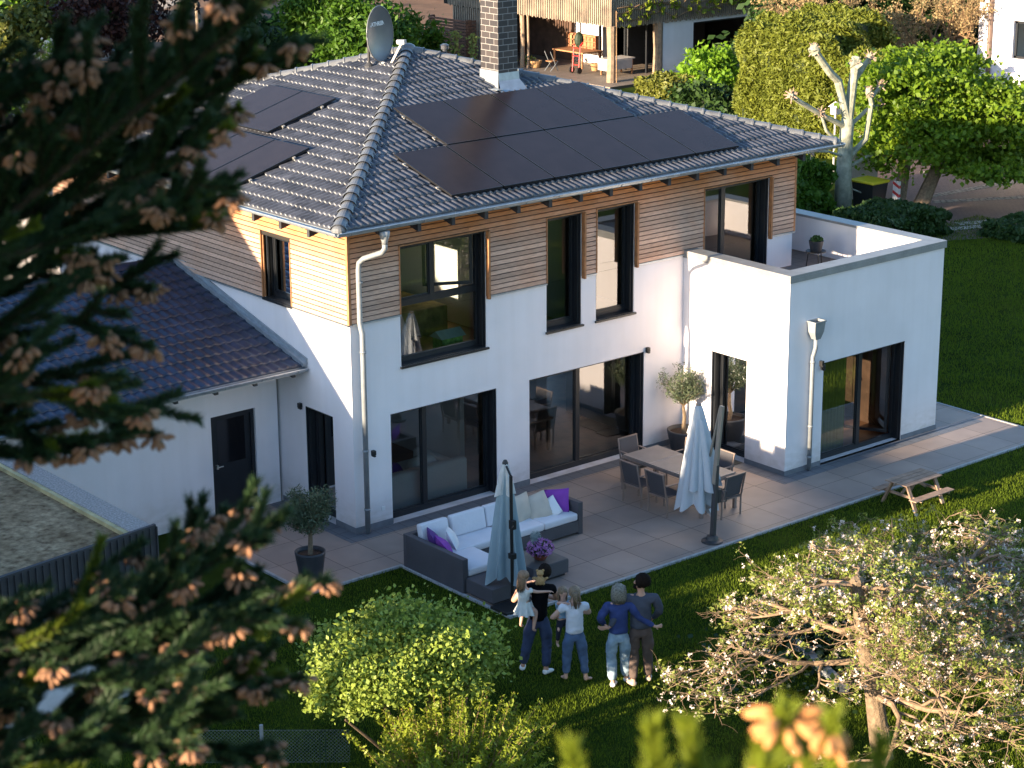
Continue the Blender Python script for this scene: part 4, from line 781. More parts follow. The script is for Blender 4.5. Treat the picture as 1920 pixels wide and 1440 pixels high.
TH = thing('toy_house', 'green and white toy house inside the large upstairs window', 'toy', (2.75,.65,3.0)); q = MB(); q.box(2.5,3.0,.5,.8,3.0,3.25); q.build('body', mat('toy_green', (.15,.35,.08), .6, .5, 12), TH); q = MB(); q.add([(2.45,.45,3.25),(3.05,.45,3.25),(3.05,.85,3.25),(2.45,.85,3.25),(2.45,.65,3.38),(3.05,.65,3.38)], [(0,1,5,4),(3,2,5,4),(0,3,4),(1,2,5)]); q.build('roof', mat('toy_blue', (.25,.4,.42), .6), TH)
q = MB(); q.box(1.25,1.65,4.1,4.55,3.0,4.7); 
for z in (3.4,3.8,4.2): q.box(1.24,1.66,4.0,4.09,z,z+.03)
tag(q.build('shelf', M['cush'], None), 'white shelf inside behind the large upstairs window', 'shelf')
PL = thing('pendant_lamp', 'small orange pendant lamp hanging inside the extension side door', 'lamp', (9.35,-1.5,2.6)); q = MB(); q.tube([(9.35,-1.5,2.6),(9.35,-1.5,1.62)], .004, 5); q.build('cord', mat('orange_cord', (.5,.12,.03), .6), PL); q = MB(); q.lathe([(.02,.12),(.03,.08),(.06,0)], (9.35,-1.5,1.5), 14, cap=False); q.build('lamp_shade', mat('orange_shade', (.6,.12,.03), .5), PL)
SC = thing('shell_chair', 'white moulded shell chair inside the extension side door', 'chair', (9.6,-1.1,.03)); q = MB()
q.lathe([(.02,.43),(.18,.44),(.25,.52),(.29,.66),(.30,.84)], (9.6,-1.1,0), 20, fr=lambda t, i: 1, cap=False); q.build('shell', mat('white_shell', (.6,.6,.58), .5), SC, smooth=True); 
for a in range(4): q = MB(); q.tube([(9.6,-1.1,.44),(9.6+.22*math.cos(a*1.57+.8),-1.1+.22*math.sin(a*1.57+.8),.03)], .012, 6); q.build('leg', M['black'], SC)
CUR = thing('curtain', 'yellow green curtain gathered inside the left half of the extension garden door', 'curtain', (10.2,-2.55,.03)); q = MB(); V = []
for i in range(61): x = 9.62+i*.018; V += [(x,-2.52+.03*math.sin(i*1.1),.05), (x,-2.52+.03*math.sin(i*1.1),2.3)]
q.add(V, [(2*i,2*i+2,2*i+3,2*i+1) for i in range(60)]); q.build('fabric', mat('yellow_green_fabric', (.28,.30,.06), .9), CUR)
q = MB(); q.box(12.35,12.8,-2.45,-.2,.03,2.35); q.box(12.33,12.35,-2.4,-1.35,.1,2.3); q.box(12.33,12.35,-1.3,-.25,.1,2.3); tag(q.build('darkening_box', mat('dark_brown_wood', (.06,.03,.018), .4, .3, 4), None), 'dark brown box added inside the extension to darken the open garden door', 'darkening_box')  # dark box added to darken the room behind the door
# mats by the doors
for nm, a, lb in (('door_mat', (7.42,8.1,-1.0,-.62,PZ,PZ+.014), 'dark door mat on the patio below the potted olive'), ('door_mat', (7.5,8.38,-1.86,-1.05,PZ,PZ+.014), 'dark door mat before the narrow side door of the extension')):
    q = MB(); q.box(*a); tag(q.build(nm, M['black'], None, bev=.004), lb, 'door mat')
# ------------------------------------------------------------------ people
FOLD = bpy.data.textures.new('folds', 'CLOUDS'); FOLD.noise_scale = .085; FOLD.noise_depth = 2
def skin(name, verts, edges, mt, par, sub=2, root=0, smooth=True):
    me = bpy.data.meshes.new(name); me.from_pydata([v[0] for v in verts], edges, []); me.update()
    me.materials.append(mt); o = bpy.data.objects.new(name, me); col.objects.link(o); o.parent = par
    sk = o.modifiers.new('skin', 'SKIN'); sk.use_smooth_shade = True; sk.branch_smoothing = .6
    if not me.skin_vertices: me.skin_vertices.new()
    lay = me.skin_vertices[0].data
    for i, v in enumerate(verts):
        r = v[1]; lay[i].radius = (r, r) if not hasattr(r, '__len__') else r; lay[i].use_root = (i == root)
    ss_ = o.modifiers.new('sub', 'SUBSURF'); ss_.levels = sub; ss_.render_levels = sub
    if name in ('shirt', 'trousers', 'denim_jacket'):
        ss_.levels = ss_.render_levels = 3; dp_ = o.modifiers.new('folds', 'DISPLACE'); dp_.texture = FOLD; dp_.strength = .030; dp_.mid_level = .42; dp_.texture_coords = 'LOCAL'
    return o
M['skin'] = mat('skin', (.50,.27,.18), .55, .06, 12, spec=.4); M['skin2'] = mat('fair_skin', (.58,.35,.26), .55, .05, 12, spec=.4)
def lerp(a, b, t): return tuple(a[i]+(b[i]-a[i])*t for i in range(3))
def finger_chains(V, E, wi, wrist, hand_dir, palm_n, sc_=1.0):
    h = Vector(hand_dir).normalized(); n = Vector(palm_n).normalized(); s_ = h.cross(n).normalized(); w_ = Vector(wrist)
    p = w_+h*.05*sc_; V.append((tuple(p), (.026*sc_, .034*sc_))); E.append((wi, len(V)-1)); pi_ = len(V)-1
    for k, (o_, L_) in enumerate(((-.026,.062),(-.009,.074),(.009,.070),(.025,.055))):
        a = p+s_*o_*sc_+h*.035*sc_; V.append((tuple(a), .0095*sc_)); E.append((pi_, len(V)-1))
        b = a+h*L_*.55*sc_+n*.012*sc_; V.append((tuple(b), .0085*sc_)); E.append((len(V)-2, len(V)-1))
        c = b+h*L_*.40*sc_+n*.030*sc_; V.append((tuple(c), .0075*sc_)); E.append((len(V)-2, len(V)-1))
    a = w_+h*.025*sc_-s_*.034*sc_; V.append((tuple(a), .011*sc_)); E.append((pi_, len(V)-1)); b = a+h*.035*sc_-s_*.022*sc_+n*.01*sc_; V.append((tuple(b), .009*sc_)); E.append((len(V)-2, len(V)-1))
def person(label, loc, rz, S, P, cl, skinm, hair, group=None):
    """local axes: +y is the facing direction, x to the person's right. P: joint positions. cl: garments"""
    t = thing('person', label, 'person', loc, rz if rz else .0001, group); g = lambda k: P[k]
    HD = P.get('head_turn', 0); fem = P.get('fem', 0); sh = .185-.03*fem; hp = .095
    pel = P.get('pelvis', (0,0,.93)); che = P.get('chest', (0,0,1.27)); nk = P.get('neck', (0,0,1.47)); hd = P.get('head', (0,.02,1.63))
    V = [(pel, (.095,.075)), (lerp(pel,che,.5), (.095,.07)), (che, (.115,.085)), (lerp(che,nk,.75), (.085,.07)), (nk, (.05,.052)), (lerp(nk,hd,.45), (.05,.055))]
    E = [(0,1),(1,2),(2,3),(3,4),(4,5)]
    f = Vector((math.sin(HD), math.cos(HD), 0)); rr = Vector((f.y, -f.x, 0)); hv = Vector(hd)
    for dz, r in ((-.06,(.062,.070)),(.0,(.074,.090)),(.06,(.075,.092)),(.105,(.045,.055))):
        V.append((tuple(hv+Vector((0,0,dz))+f*(.004 if dz > .0 else .01)), r)); E.append((len(V)-2, len(V)-1))
    hc = 7
    V.append((tuple(hv+f*.098+Vector((0,0,-.012))), .013)); E.append((hc, len(V)-1))          # nose
    V.append((tuple(hv+f*.088+Vector((0,0,-.072))), .018)); E.append((6, len(V)-1))           # chin
    for s_ in (-1, 1): V.append((tuple(hv+rr*.083*s_+Vector((0,0,-.01))-f*.01), (.010,.020))); E.append((hc, len(V)-1))
    for s_, k in ((-1,'L'),(1,'R')):
        shp = P.get('sh'+k, (s_*sh, 0, nk[2]-.055)); el = P['el'+k]; wr = P['wr'+k]
        V.append((shp, .050)); E.append((3, len(V)-1)); V.append((lerp(shp,el,.5), .045)); E.append((len(V)-2, len(V)-1)); V.append((el, .038)); E.append((len(V)-2, len(V)-1)); V.append((lerp(el,wr,.35), .038)); E.append((len(V)-2, len(V)-1)); V.append((wr, .025)); E.append((len(V)-2, len(V)-1))
        d = Vector(wr)-Vector(el); finger_chains(V, E, len(V)-1, wr, P.get('hd'+k, tuple(d)), P.get('pn'+k, (-s_, .2, 0)), 1.0)
        hpj = (pel[0]+s_*hp, pel[1], pel[2]-.04); kn = P['kn'+k]; an = P['an'+k]
        V.append((hpj, .062)); E.append((0, len(V)-1)); V.append((lerp(hpj,kn,.5), .055)); E.append((len(V)-2, len(V)-1)); V.append((kn, .042)); E.append((len(V)-2, len(V)-1)); V.append((lerp(kn,an,.35), .040)); E.append((len(V)-2, len(V)-1)); V.append((an, .034)); E.append((len(V)-2, len(V)-1))
        ft = Vector(P.get('ft'+k, (s_*.15, 1, 0))).normalized(); a_ = Vector(an)
        V.append((tuple(a_+Vector((0,0,-.035))-ft*.03), .033)); E.append((len(V)-2, len(V)-1)); ai = len(V)-2
        V.append((tuple(a_+Vector((0,0,-.045))+ft*.09), (.032,.026))); E.append((ai, len(V)-1)); V.append((tuple(a_+Vector((0,0,-.055))+ft*.16), (.034,.016))); E.append((len(V)-2, len(V)-1))
    skin('body', V, E, skinm, t)
    # shirt
    if 'shirt' in cl:
        m_, sl_, hem = cl['shirt']; V = [((pel[0],pel[1],hem), (.165-.01*fem,.125)), (lerp(pel,che,.45), (.150-.01*fem,.118)), (che, (.175-.015*fem,.13)), (lerp(che,nk,.70), (.150-.02*fem,.105)), (lerp(che,nk,.98), (.066,.068))]; E = [(0,1),(1,2),(2,3),(3,4)]
        for s_, k in ((-1,'L'),(1,'R')):
            shp = P.get('sh'+k, (s_*sh, 0, nk[2]-.055)); el = P['el'+k]; wr = P['wr'+k]
            V.append((shp, .083)); E.append((3, len(V)-1)); V.append((lerp(shp,el,.5), .068)); E.append((len(V)-2, len(V)-1))
            if sl_ > .5: V.append((el, .052)); E.append((len(V)-2, len(V)-1))
            if sl_ > .8: V.append((lerp(el,wr,.5), .046)); E.append((len(V)-2, len(V)-1)); V.append((lerp(el,wr,sl_-.05 if sl_ < 1 else .9), .036)); E.append((len(V)-2, len(V)-1))
        skin('shirt' if cl.get('sn') is None else cl['sn'], V, E, m_, t, root=1)
    m_, kf = cl['trousers']; V = [((pel[0],pel[1],pel[2]+.10), (.135,.105)), (pel, (.155,.12))]; E = [(0,1)]
    for s_, k in ((-1,'L'),(1,'R')):
        hpj = (pel[0]+s_*hp, pel[1], pel[2]-.09); kn = P['kn'+k]; an = P['an'+k]; lo = lerp(kn, an, kf)
        for q_, r in ((hpj,.110),(lerp(hpj,kn,.5),.094),(kn,.073),(lerp(kn,lo,.5),.069*cl.get('wide',1)),(lo,.056*cl.get('wide',1))): V.append((q_, r)); E.append((1 if q_ is hpj else len(V)-2, len(V)-1))
    skin('trousers', V, E, m_, t, root=1)
    if cl.get('shoes'):
        for s_, k in ((-1,'L'),(1,'R')):
            ft = Vector(P.get('ft'+k, (s_*.15, 1, 0))).normalized(); a_ = Vector(P['an'+k]); zz = lambda p, z: (p.x, p.y, z)
            V = [(zz(a_-ft*.045, a_.z-.015), (.042,.045)), (zz(a_+ft*.03, a_.z-.02), (.046,.045)), (zz(a_+ft*.11, a_.z-.045), (.046,.032)), (zz(a_+ft*.18, a_.z-.055), (.042,.022))]
            skin('shoe', V, [(0,1),(1,2),(2,3)], cl['shoes'], t, root=1)
    # hair
    hm, style = hair; q = MB(); c = hv+Vector((0,0,.035))-f*.022; rot = Matrix.Rotation(-HD, 3, 'Z')
    def cap(rx, ry, rz_, cc, zcut=-9, frontcut=9, jit=.03):
        V = []; n_, k_ = 22, 14; cc = Vector(cc)
        for i in range(k_+1):
            ph_ = math.pi*i/k_
            for j in range(n_):
                a = 2*math.pi*j/n_; p = Vector((rx*math.sin(ph_)*math.cos(a), ry*math.sin(ph_)*math.sin(a), rz_*math.cos(ph_))); p *= 1+jit*(random.random()-.5)+.02*math.sin(9*a)
                if p.z < zcut: p.x *= .86; p.y *= .86; p.z = zcut-(.02*random.random())
                if p.y > frontcut: p.y = frontcut
                V.append(tuple(rot @ p+cc))
        q.add(V, [(i*n_+j, i*n_+(j+1) % n_, (i+1)*n_+(j+1) % n_, (i+1)*n_+j) for i in range(k_) for j in range(n_)])
    if style == 'short': cap(.093,.114,.128, c, -.075, .092)
    elif style == 'bob':
        cap(.099,.114,.112, c+Vector((0,0,.005)), -.06, .08, .05)
        for i in range(150):
            a = random.uniform(math.pi*.86, math.pi*2.14); p = [rot @ Vector((.088*math.cos(a), .095*math.sin(a), .07)), rot @ Vector((.100*math.cos(a), .110*math.sin(a), -.02)), rot @ Vector((.104*math.cos(a+.1*random.random()), .112*math.sin(a), -.10)), rot @ Vector((.095*math.cos(a), .10*math.sin(a), -.165-.04*random.random()))]
            q.tube([c+v_ for v_ in p], [.008,.012,.011,.004], 4)
    elif style == 'ponytail':
        cap(.092,.110,.108, c, -.07, .082)
        b0 = c-f*.095+Vector((0,0,.04))
        for i in range(46):
            o_ = Vector((random.gauss(0,.018), random.gauss(0,.012), 0)); q.tube([b0+o_*.3, b0-f*.05+o_+Vector((0,0,-.01)), b0-f*.055+o_*1.5+Vector((0,0,-.13)), b0-f*.03+o_*1.1+Vector((0,0,-.25-.05*random.random()))], [.008,.012,.010,.003], 4)
    elif style == 'long':
        cap(.094,.110,.108, c, -.07, .085)
        for i in range(120):
            a = random.uniform(math.pi*.9, math.pi*2.1); p = [rot @ Vector((.08*math.cos(a), .09*math.sin(a), .06)), rot @ Vector((.096*math.cos(a), .108*math.sin(a), -.05)), rot @ Vector((.10*math.cos(a), .12*math.sin(a), -.16)), rot @ Vector((.085*math.cos(a), .13*math.sin(a), -.24-.06*random.random()))]
            q.tube([c+v_ for v_ in p], [.008,.012,.011,.004], 4)
    q.build('hair', hm, t, smooth=True)
    if cl.get('beard'):
        q = MB(); q.ell(hv+f*.055+Vector((0,0,-.062)), (.055,.045,.042), 12, 8, .06); q.build('beard', hm, t, smooth=True)
    t.scale = (S*1.12, S*1.12, S); return t
def P0(**k):
    d = dict(knL=(-.10,.01,.50), knR=(.10,.01,.50), anL=(-.11,-.01,.085), anR=(.11,-.01,.085), elL=(-.28,-.02,1.14), elR=(.28,-.02,1.14), wrL=(-.28,.05,.90), wrR=(.28,.05,.90)); d.update(k); return d
def denim(name, c, c2): return mat(name, c, .85, .2, 7, .35, 22, c2=c2)
dn1 = denim('dark_denim', (.022,.035,.085), (.035,.055,.12)); dn2 = denim('mid_blue_denim', (.05,.09,.18), (.09,.15,.27)); dn3 = denim('light_washed_denim', (.16,.24,.33), (.32,.42,.50)); dnj = denim('indigo_denim_jacket', (.02,.04,.15), (.035,.06,.20))
wshoe = mat('white_canvas_shoe', (.70,.70,.68), .7, .04, 9); browntr = mat('dark_brown_chinos', (.085,.058,.048), .85, .2, 9, .3, 20); blackT = mat('black_cotton', (.005,.005,.006), 1, .15, 9, .3, 18, spec=.1); whiteT = mat('white_cotton', (.64,.65,.70), .9, .05, 9, .5, 14); slateT = mat('slate_grey_knit', (.055,.062,.085), .9, .12, 9, .4, 20)
hdark = mat('dark_brown_hair', (.012,.008,.006), .85, .3, 40, .5, 120, spec=.1); hblond = mat('dark_blond_hair', (.20,.13,.075), .5, .4, 60, .5, 120, c2=(.28,.20,.12)); hash_ = mat('ash_blond_hair', (.11,.10,.075), .5, .4, 50, .6, 120, c2=(.30,.28,.23)); hgirl = mat('light_brown_hair', (.23,.14,.08), .5, .3, 50, .5, 120)
RZ = -R_(38)
m1 = person('man in black T-shirt and dark jeans carrying a small girl on his left arm', (-1.36,-6.86,0), RZ, 1.02, P0(pelvis=(.0,0,.93), chest=(.02,-.01,1.28), neck=(.04,0,1.49), head=(.10,.03,1.655), knL=(-.15,.0,.50), anL=(-.22,.05,.085), knR=(.12,-.02,.50), anR=(.10,-.10,.085), elL=(-.34,.02,1.20), wrL=(-.30,.25,1.22), hdL=(.2,.9,.1), elR=(.27,.08,1.20), wrR=(.10,.28,1.16), hdR=(-.9,.2,0), ftR=(.55,.75,0), ftL=(.1,1,0), head_turn=.35),
   dict(shirt=(blackT,.4,.90), trousers=(dn1,.86), shoes=wshoe), M['skin'], (hdark,'short'), 'family of adults standing on the lawn')
w1p = person('barefoot woman in white T-shirt and blue jeans holding a child before her', (-1.16,-7.50,0), RZ+.1, .92, P0(fem=1, elL=(-.34,.05,1.19), wrL=(-.24,.28,1.08), hdL=(.7,.6,0), elR=(.25,.10,1.22), wrR=(.08,.28,1.18), hdR=(-.9,.3,0), knL=(-.11,.02,.50), knR=(.13,.0,.50), anL=(-.13,.03,.085), anR=(.17,-.05,.085), ftR=(.6,.7,0), ftL=(-.2,1,0)),
   dict(shirt=(whiteT,.42,.92), trousers=(dn2,.82)), M['skin2'], (hblond,'ponytail'), 'family of adults standing on the lawn')
w2p = person('woman with ash blond bob, denim jacket and light washed jeans', (-.74,-8.06,0), RZ-.0, .97, P0(fem=1, elL=(-.27,-.02,1.19), wrL=(-.20,.12,1.02), elR=(.30,-.04,1.20), wrR=(.52,-.03,1.04), hdR=(.9,.3,0), knR=(.10,.03,.50), anR=(.13,.12,.085), anL=(-.08,-.06,.085), ftR=(.5,.9,0), ftL=(.25,1,0)),
   dict(sn='denim_jacket', shirt=(dnj,1.0,.95), trousers=(dn3,.9), shoes=wshoe, wide=1.15), M['skin2'], (hash_,'bob'), 'family of adults standing on the lawn')
m2 = person('bearded man in slate sweater and dark brown trousers looking left', (-.42,-8.22,0), RZ, 1.04, P0(head_turn=-1.3, elL=(-.32,-.09,1.17), wrL=(-.43,-.15,1.00), hdL=(-.95,.1,-.15), pnL=(0,1,0), elR=(.26,.02,1.17), wrR=(.18,.20,.98), knL=(-.09,0,.50), anL=(-.10,-.10,.085), anR=(.12,.05,.085), ftL=(-.35,.8,0)),
   dict(shirt=(slateT,.95,.93), trousers=(browntr,.92), shoes=mat('tan_suede_shoe', (.42,.33,.27), .8), beard=1), M['skin'], (hdark,'short'), 'family of adults standing on the lawn')
def child(label, loc, rz, S, rot, dress, skirt, legm, hair, arms, head_turn, feet=True):
    t = thing('person', label, 'person', loc, rz, 'small girls held by their parents'); t.rotation_euler = (rot, 0, rz)
    # sitting on a hip: thighs forward, shins down
    V = [((0,0,0),(.10,.08)), ((0,0,.14),(.09,.07)), ((0,0,.28),(.09,.065)), ((0,0,.35),(.035,.035)), ((0,.01,.42),(.055,.06)), ((0,.015,.48),(.070,.078)), ((0,.01,.55),(.06,.068))]; E = [(0,1),(1,2),(2,3),(3,4),(4,5),(5,6)]
    f = Vector((math.sin(head_turn), math.cos(head_turn), 0)); V.append((tuple(Vector((0,.01,.475))+f*.085), .010)); E.append((5,7)); rr = Vector((f.y,-f.x,0))
    for s_ in (-1,1): V.append((tuple(Vector((0,.01,.475))+rr*.072*s_), (.008,.015))); E.append((5, len(V)-1))
    for s_, (el, wr) in zip((-1,1), arms):
        V.append(((s_*.10,0,.29), .034)); E.append((2,len(V)-1)); V.append((el,.027)); E.append((len(V)-2,len(V)-1)); V.append((wr,.018)); E.append((len(V)-2,len(V)-1)); finger_chains(V, E, len(V)-1, wr, tuple(Vector(wr)-Vector(el)), (0,0,-1), .62)
    L_ = []
    for s_ in (-1,1):
        kn = (s_*.13,.14,-.10); an = (s_*.13,.08,-.36); V.append(((s_*.06,.02,-.02),.055)); E.append((0,len(V)-1)); V.append((kn,.042)); E.append((len(V)-2,len(V)-1)); V.append((lerp(kn,an,.4),.038)); E.append((len(V)-2,len(V)-1)); V.append((an,.023)); E.append((len(V)-2,len(V)-1)); ai = len(V)-1
        V.append(((an[0],an[1]-.01,an[2]-.03),.022)); E.append((ai,len(V)-1)); V.append(((an[0],an[1]+.06,an[2]-.06),(.022,.014))); E.append((len(V)-2,len(V)-1)); L_.append((kn,an))
    skin('body', V, E, M['skin2'], t)
    V = [((0,0,.02),(.115,.095)),((0,0,.15),(.105,.085)),((0,0,.27),(.115,.08)),((0,0,.325),(.045,.045))]; E = [(0,1),(1,2),(2,3)]
    for s_, (el, wr) in zip((-1,1), arms): V.append(((s_*.105,0,.285),.046)); E.append((2,len(V)-1)); V.append((lerp((s_*.105,0,.285),el,.5),.042)); E.append((len(V)-2,len(V)-1))
    skin('shirt', V, E, dress, t, root=1)
    if skirt:
        q = MB(); q.lathe([(.10,.08),(.12,.0),(.15,-.08),(.165,-.13)], (0,.03,0), 40, fr=lambda a, i: 1+.07*i*math.cos(9*a), cap=False); q.build('skirt', dress, t, smooth=True)
    if legm:
        V = [((0,0,.03),(.115,.09)),((0,0,-.02),(.12,.095))]; E = [(0,1)]
        for (kn, an) in L_: V.append((lerp((kn[0]*.5,.03,-.03),kn,.4),.062)); E.append((1,len(V)-1)); V.append((kn,.050)); E.append((len(V)-2,len(V)-1)); V.append((lerp(kn,an,.9),.034)); E.append((len(V)-2,len(V)-1))
        skin('leggings', V, E, legm, t, root=1)
    q = MB(); c = Vector((0,-.005,.505)); rot_ = Matrix.Rotation(-head_turn, 3, 'Z'); q.ell(c, (.080,.092,.080), 18, 12, .04, rot=rot_)
    for i in range(70):
        a = random.uniform(math.pi*.95, math.pi*2.05); q.tube([c+(rot_ @ Vector(v_)) for v_ in ((.06*math.cos(a),.07*math.sin(a),.04),(.078*math.cos(a),.088*math.sin(a),-.05),(.075*math.cos(a),.10*math.sin(a),-.14),(.06*math.cos(a),.11*math.sin(a),-.22-.05*random.random()))], [.006,.011,.010,.003], 4)
    q.build('hair', hair, t, smooth=True); t.scale = (S,)*3; return t
g1 = child('small girl in white dress carried on the arm of the man in black', (-1.64,-6.84,1.22), RZ-.75, 1.02, 0, mat('white_lace_dress', (.58,.60,.57), .9, .08, 20, .6, 40), True, None, hgirl, (((-.16,.14,.26),(-.10,.30,.28)), ((.17,.10,.24),(.26,.27,.22))), .5)
g2 = child('small child in light blue shirt and dark leggings before the woman in white', (-1.16,-7.22,.98), RZ+math.pi+.35, .95, 0, mat('light_blue_cotton', (.25,.42,.58), .9, .06, 20, .4, 30), False, mat('navy_leggings', (.012,.013,.025), .9), hblond, (((-.12,.14,.36),(-.06,.27,.40)), ((.12,.14,.36),(.06,.27,.40))), 0)
TB = thing('teddy_bear', 'golden brown teddy bear held by the girl in the white dress', 'teddy bear', (-1.40,-6.96,1.62), RZ); tb = mat('teddy_plush', (.42,.27,.12), .95, .2, 30, 1, 80)
q = MB(); q.ell((0,0,0), (.07,.06,.08), jit=.05); q.build('torso', tb, TB, smooth=True); q = MB(); q.ell((.0,0,.12), (.058,.055,.052), jit=.05); q.ell((0,.05,.11), (.025,.025,.02)); q.build('head', tb, TB, smooth=True)
for sx in (-1,1):
    q = MB(); q.ell((sx*.045,0,.165), (.022,.014,.022)); q.build('ear', tb, TB, smooth=True); q = MB(); q.ell((sx*.085,.02,.03), (.045,.025,.025)); q.build('arm', tb, TB, smooth=True); q = MB(); q.ell((sx*.05,.05,-.07), (.028,.05,.028)); q.build('leg', tb, TB, smooth=True)
# ------------------------------------------------------------------ plants
M['apple_bark'] = mat('apple_twig_bark', (.23,.155,.095), .85, .3, 20, .4, 60)
ZM = [99]
def grow(mb, p, d, L_, r, lvl, mx, tips, rnd, up=.15, spread=.8, nch=(3,5), gn=.25, shrink=.62, flat=1.0, sides=7):
    p = Vector(p); d = Vector(d).normalized(); k = 5; pts = [tuple(p)]; rr = [r]; dirs = []
    for i in range(k):
        d = (d+Vector((rnd.gauss(0, gn), rnd.gauss(0, gn), rnd.gauss(0, gn)*flat+up*.25)))
        if p.z > ZM[0]: d.z = -abs(d.z)*.4-.05
        d.normalize(); p = p+d*(L_/k); pts.append(tuple(p)); rr.append(r*(1-.55*(i+1)/k)); dirs.append(d.copy())
        if lvl >= mx-1 and (lvl == mx or i > 2): tips.append((tuple(p), lvl))
    mb.tube(pts, rr, max(3, sides-lvl*1))
    if lvl < mx:
        n = rnd.randint(*nch) if lvl < 3 else rnd.randint(1, 3)
        for i in range(n):
            t = .25+.75*(i+rnd.random())/n; q = min(k-1, int(t*k)); b = Vector(pts[q]).lerp(Vector(pts[q+1]), t*k-q if t < 1 else 1)
            ax = Vector((rnd.gauss(0,1), rnd.gauss(0,1), rnd.gauss(0,1)*flat)); ax = (ax-dirs[q]*ax.dot(dirs[q])); ax.normalize()
            nd_ = (dirs[q]*math.cos(spread)+ax*math.sin(spread)); nd_.z = nd_.z*flat+up*.4
            grow(mb, b, nd_, L_*shrink*(.7+.5*rnd.random()), r*.55*(1-.3*t), lvl+1, mx, tips, rnd, up, spread, nch, gn, shrink, flat, sides)
def clumps(c, r, n, k, cr, shell=.55, zlo=-1, jit=.25, rnd=None):
    """n clumps on an uneven ellipsoid crown, k leaves in each"""
    d = RG.normal(size=(n, 3)); d /= np.linalg.norm(d, axis=1)[:, None]; d = d[d[:, 2] > zlo]; ph = RG.random(3)*6
    bump = 1+jit*.5*(np.sin(3*d[:, 0]+ph[0])+np.sin(4*d[:, 1]+ph[1])*np.cos(3*d[:, 2]+ph[2]))
    cc = np.array(c)+d*np.array(r)*((shell+(1-shell)*RG.random(len(d))**.6)*bump)[:, None]
    e = RG.normal(size=(len(d), k, 3))*np.array(cr)*.5*(.6+.8*RG.random((len(d), 1, 1)))
    return (cc[:, None, :]+e).reshape(-1, 3)
LM = {}
LM['hornbeam'] = leafmat('bright_spring_leaves', (.055,.12,.008), (.20,.30,.02), .5, .45, .9); LM['thuja'] = leafmat('thuja_sprays', (.06,.085,.010), (.19,.21,.025), .6, .2, 1.2)
LM['dark'] = leafmat('dark_green_leaves', (.012,.035,.008), (.04,.08,.015), .6, .2, 1.2); LM['lime'] = leafmat('lime_green_leaves', (.10,.22,.01), (.24,.40,.03), .5, .45, 1.5); LM['olivebush'] = leafmat('box_leaves', (.06,.08,.012), (.18,.18,.03), .5, .15, 2)
LM['purple'] = leafmat('dark_purple_leaves', (.022,.008,.008), (.06,.022,.016), .5, .2, 2); LM['brown'] = leafmat('brown_buds', (.17,.11,.05), (.36,.27,.13), .7, .2, 2); LM['hazel'] = leafmat('fresh_green_leaves', (.10,.17,.022), (.34,.41,.075), .5, .3, 3.5)
LM['willow'] = leafmat('yellow_green_leaves', (.12,.17,.012), (.28,.33,.03), .5, .35, 3.5); LM['apple'] = leafmat('apple_leaves', (.12,.16,.025), (.29,.33,.07), .5, .35, 6); LM['blossom'] = leafmat('apple_blossom', (.74,.58,.50), (.85,.76,.68), .7, .3, 20)
LM['ivy'] = leafmat('ivy_leaves', (.008,.022,.006), (.03,.06,.012), .5, .1, 4); LM['ochre'] = leafmat('pale_flower_spikes', (.22,.26,.05), (.42,.45,.14), .7, .3, 5); LM['green'] = leafmat('mid_green_leaves', (.03,.085,.008), (.10,.20,.02), .5, .4, 1)
# -- lawn blades (one uncountable mass)
def blades(x0, x1, y0, y1, n, h, w_, skip):
    p = np.stack([RG.uniform(x0, x1, n), RG.uniform(y0, y1, n)], 1); p = p[[not skip(a, b) for a, b in p]] if skip else p; n = len(p)
    a = RG.random(n)*6.283; lean = RG.normal(size=(n, 2))*.35*h; hh = h*(.5+RG.random(n)); 
    B = np.stack([p[:, 0], p[:, 1], np.zeros(n)], 1); s_ = np.stack([np.cos(a), np.sin(a), np.zeros(n)], 1)*w_; T = B+np.stack([lean[:, 0], lean[:, 1], hh], 1)
    return np.stack([B-s_, B+s_, T], 1).reshape(-1, 3)
inpat = lambda a, b: (a > -2.33 and a < 14.65 and b > -1.82) or (a > -.33 and a < 14.65 and b > -4.905)
V = np.vstack([blades(-9.5, 13, -14.5, -1.7, 330000, .045, .006, inpat), blades(13, 31, -9, 10, 170000, .06, .010, lambda a, b: inpat(a, b) or (a < 14.7 and b > -4.9))])
gr = raw('grass', V, np.arange(len(V)).reshape(-1, 3), leafmat('grass_blades', (.046,.092,.008), (.17,.22,.022), .9, .35, .8, spec=.05)); gr['kind'] = 'stuff'
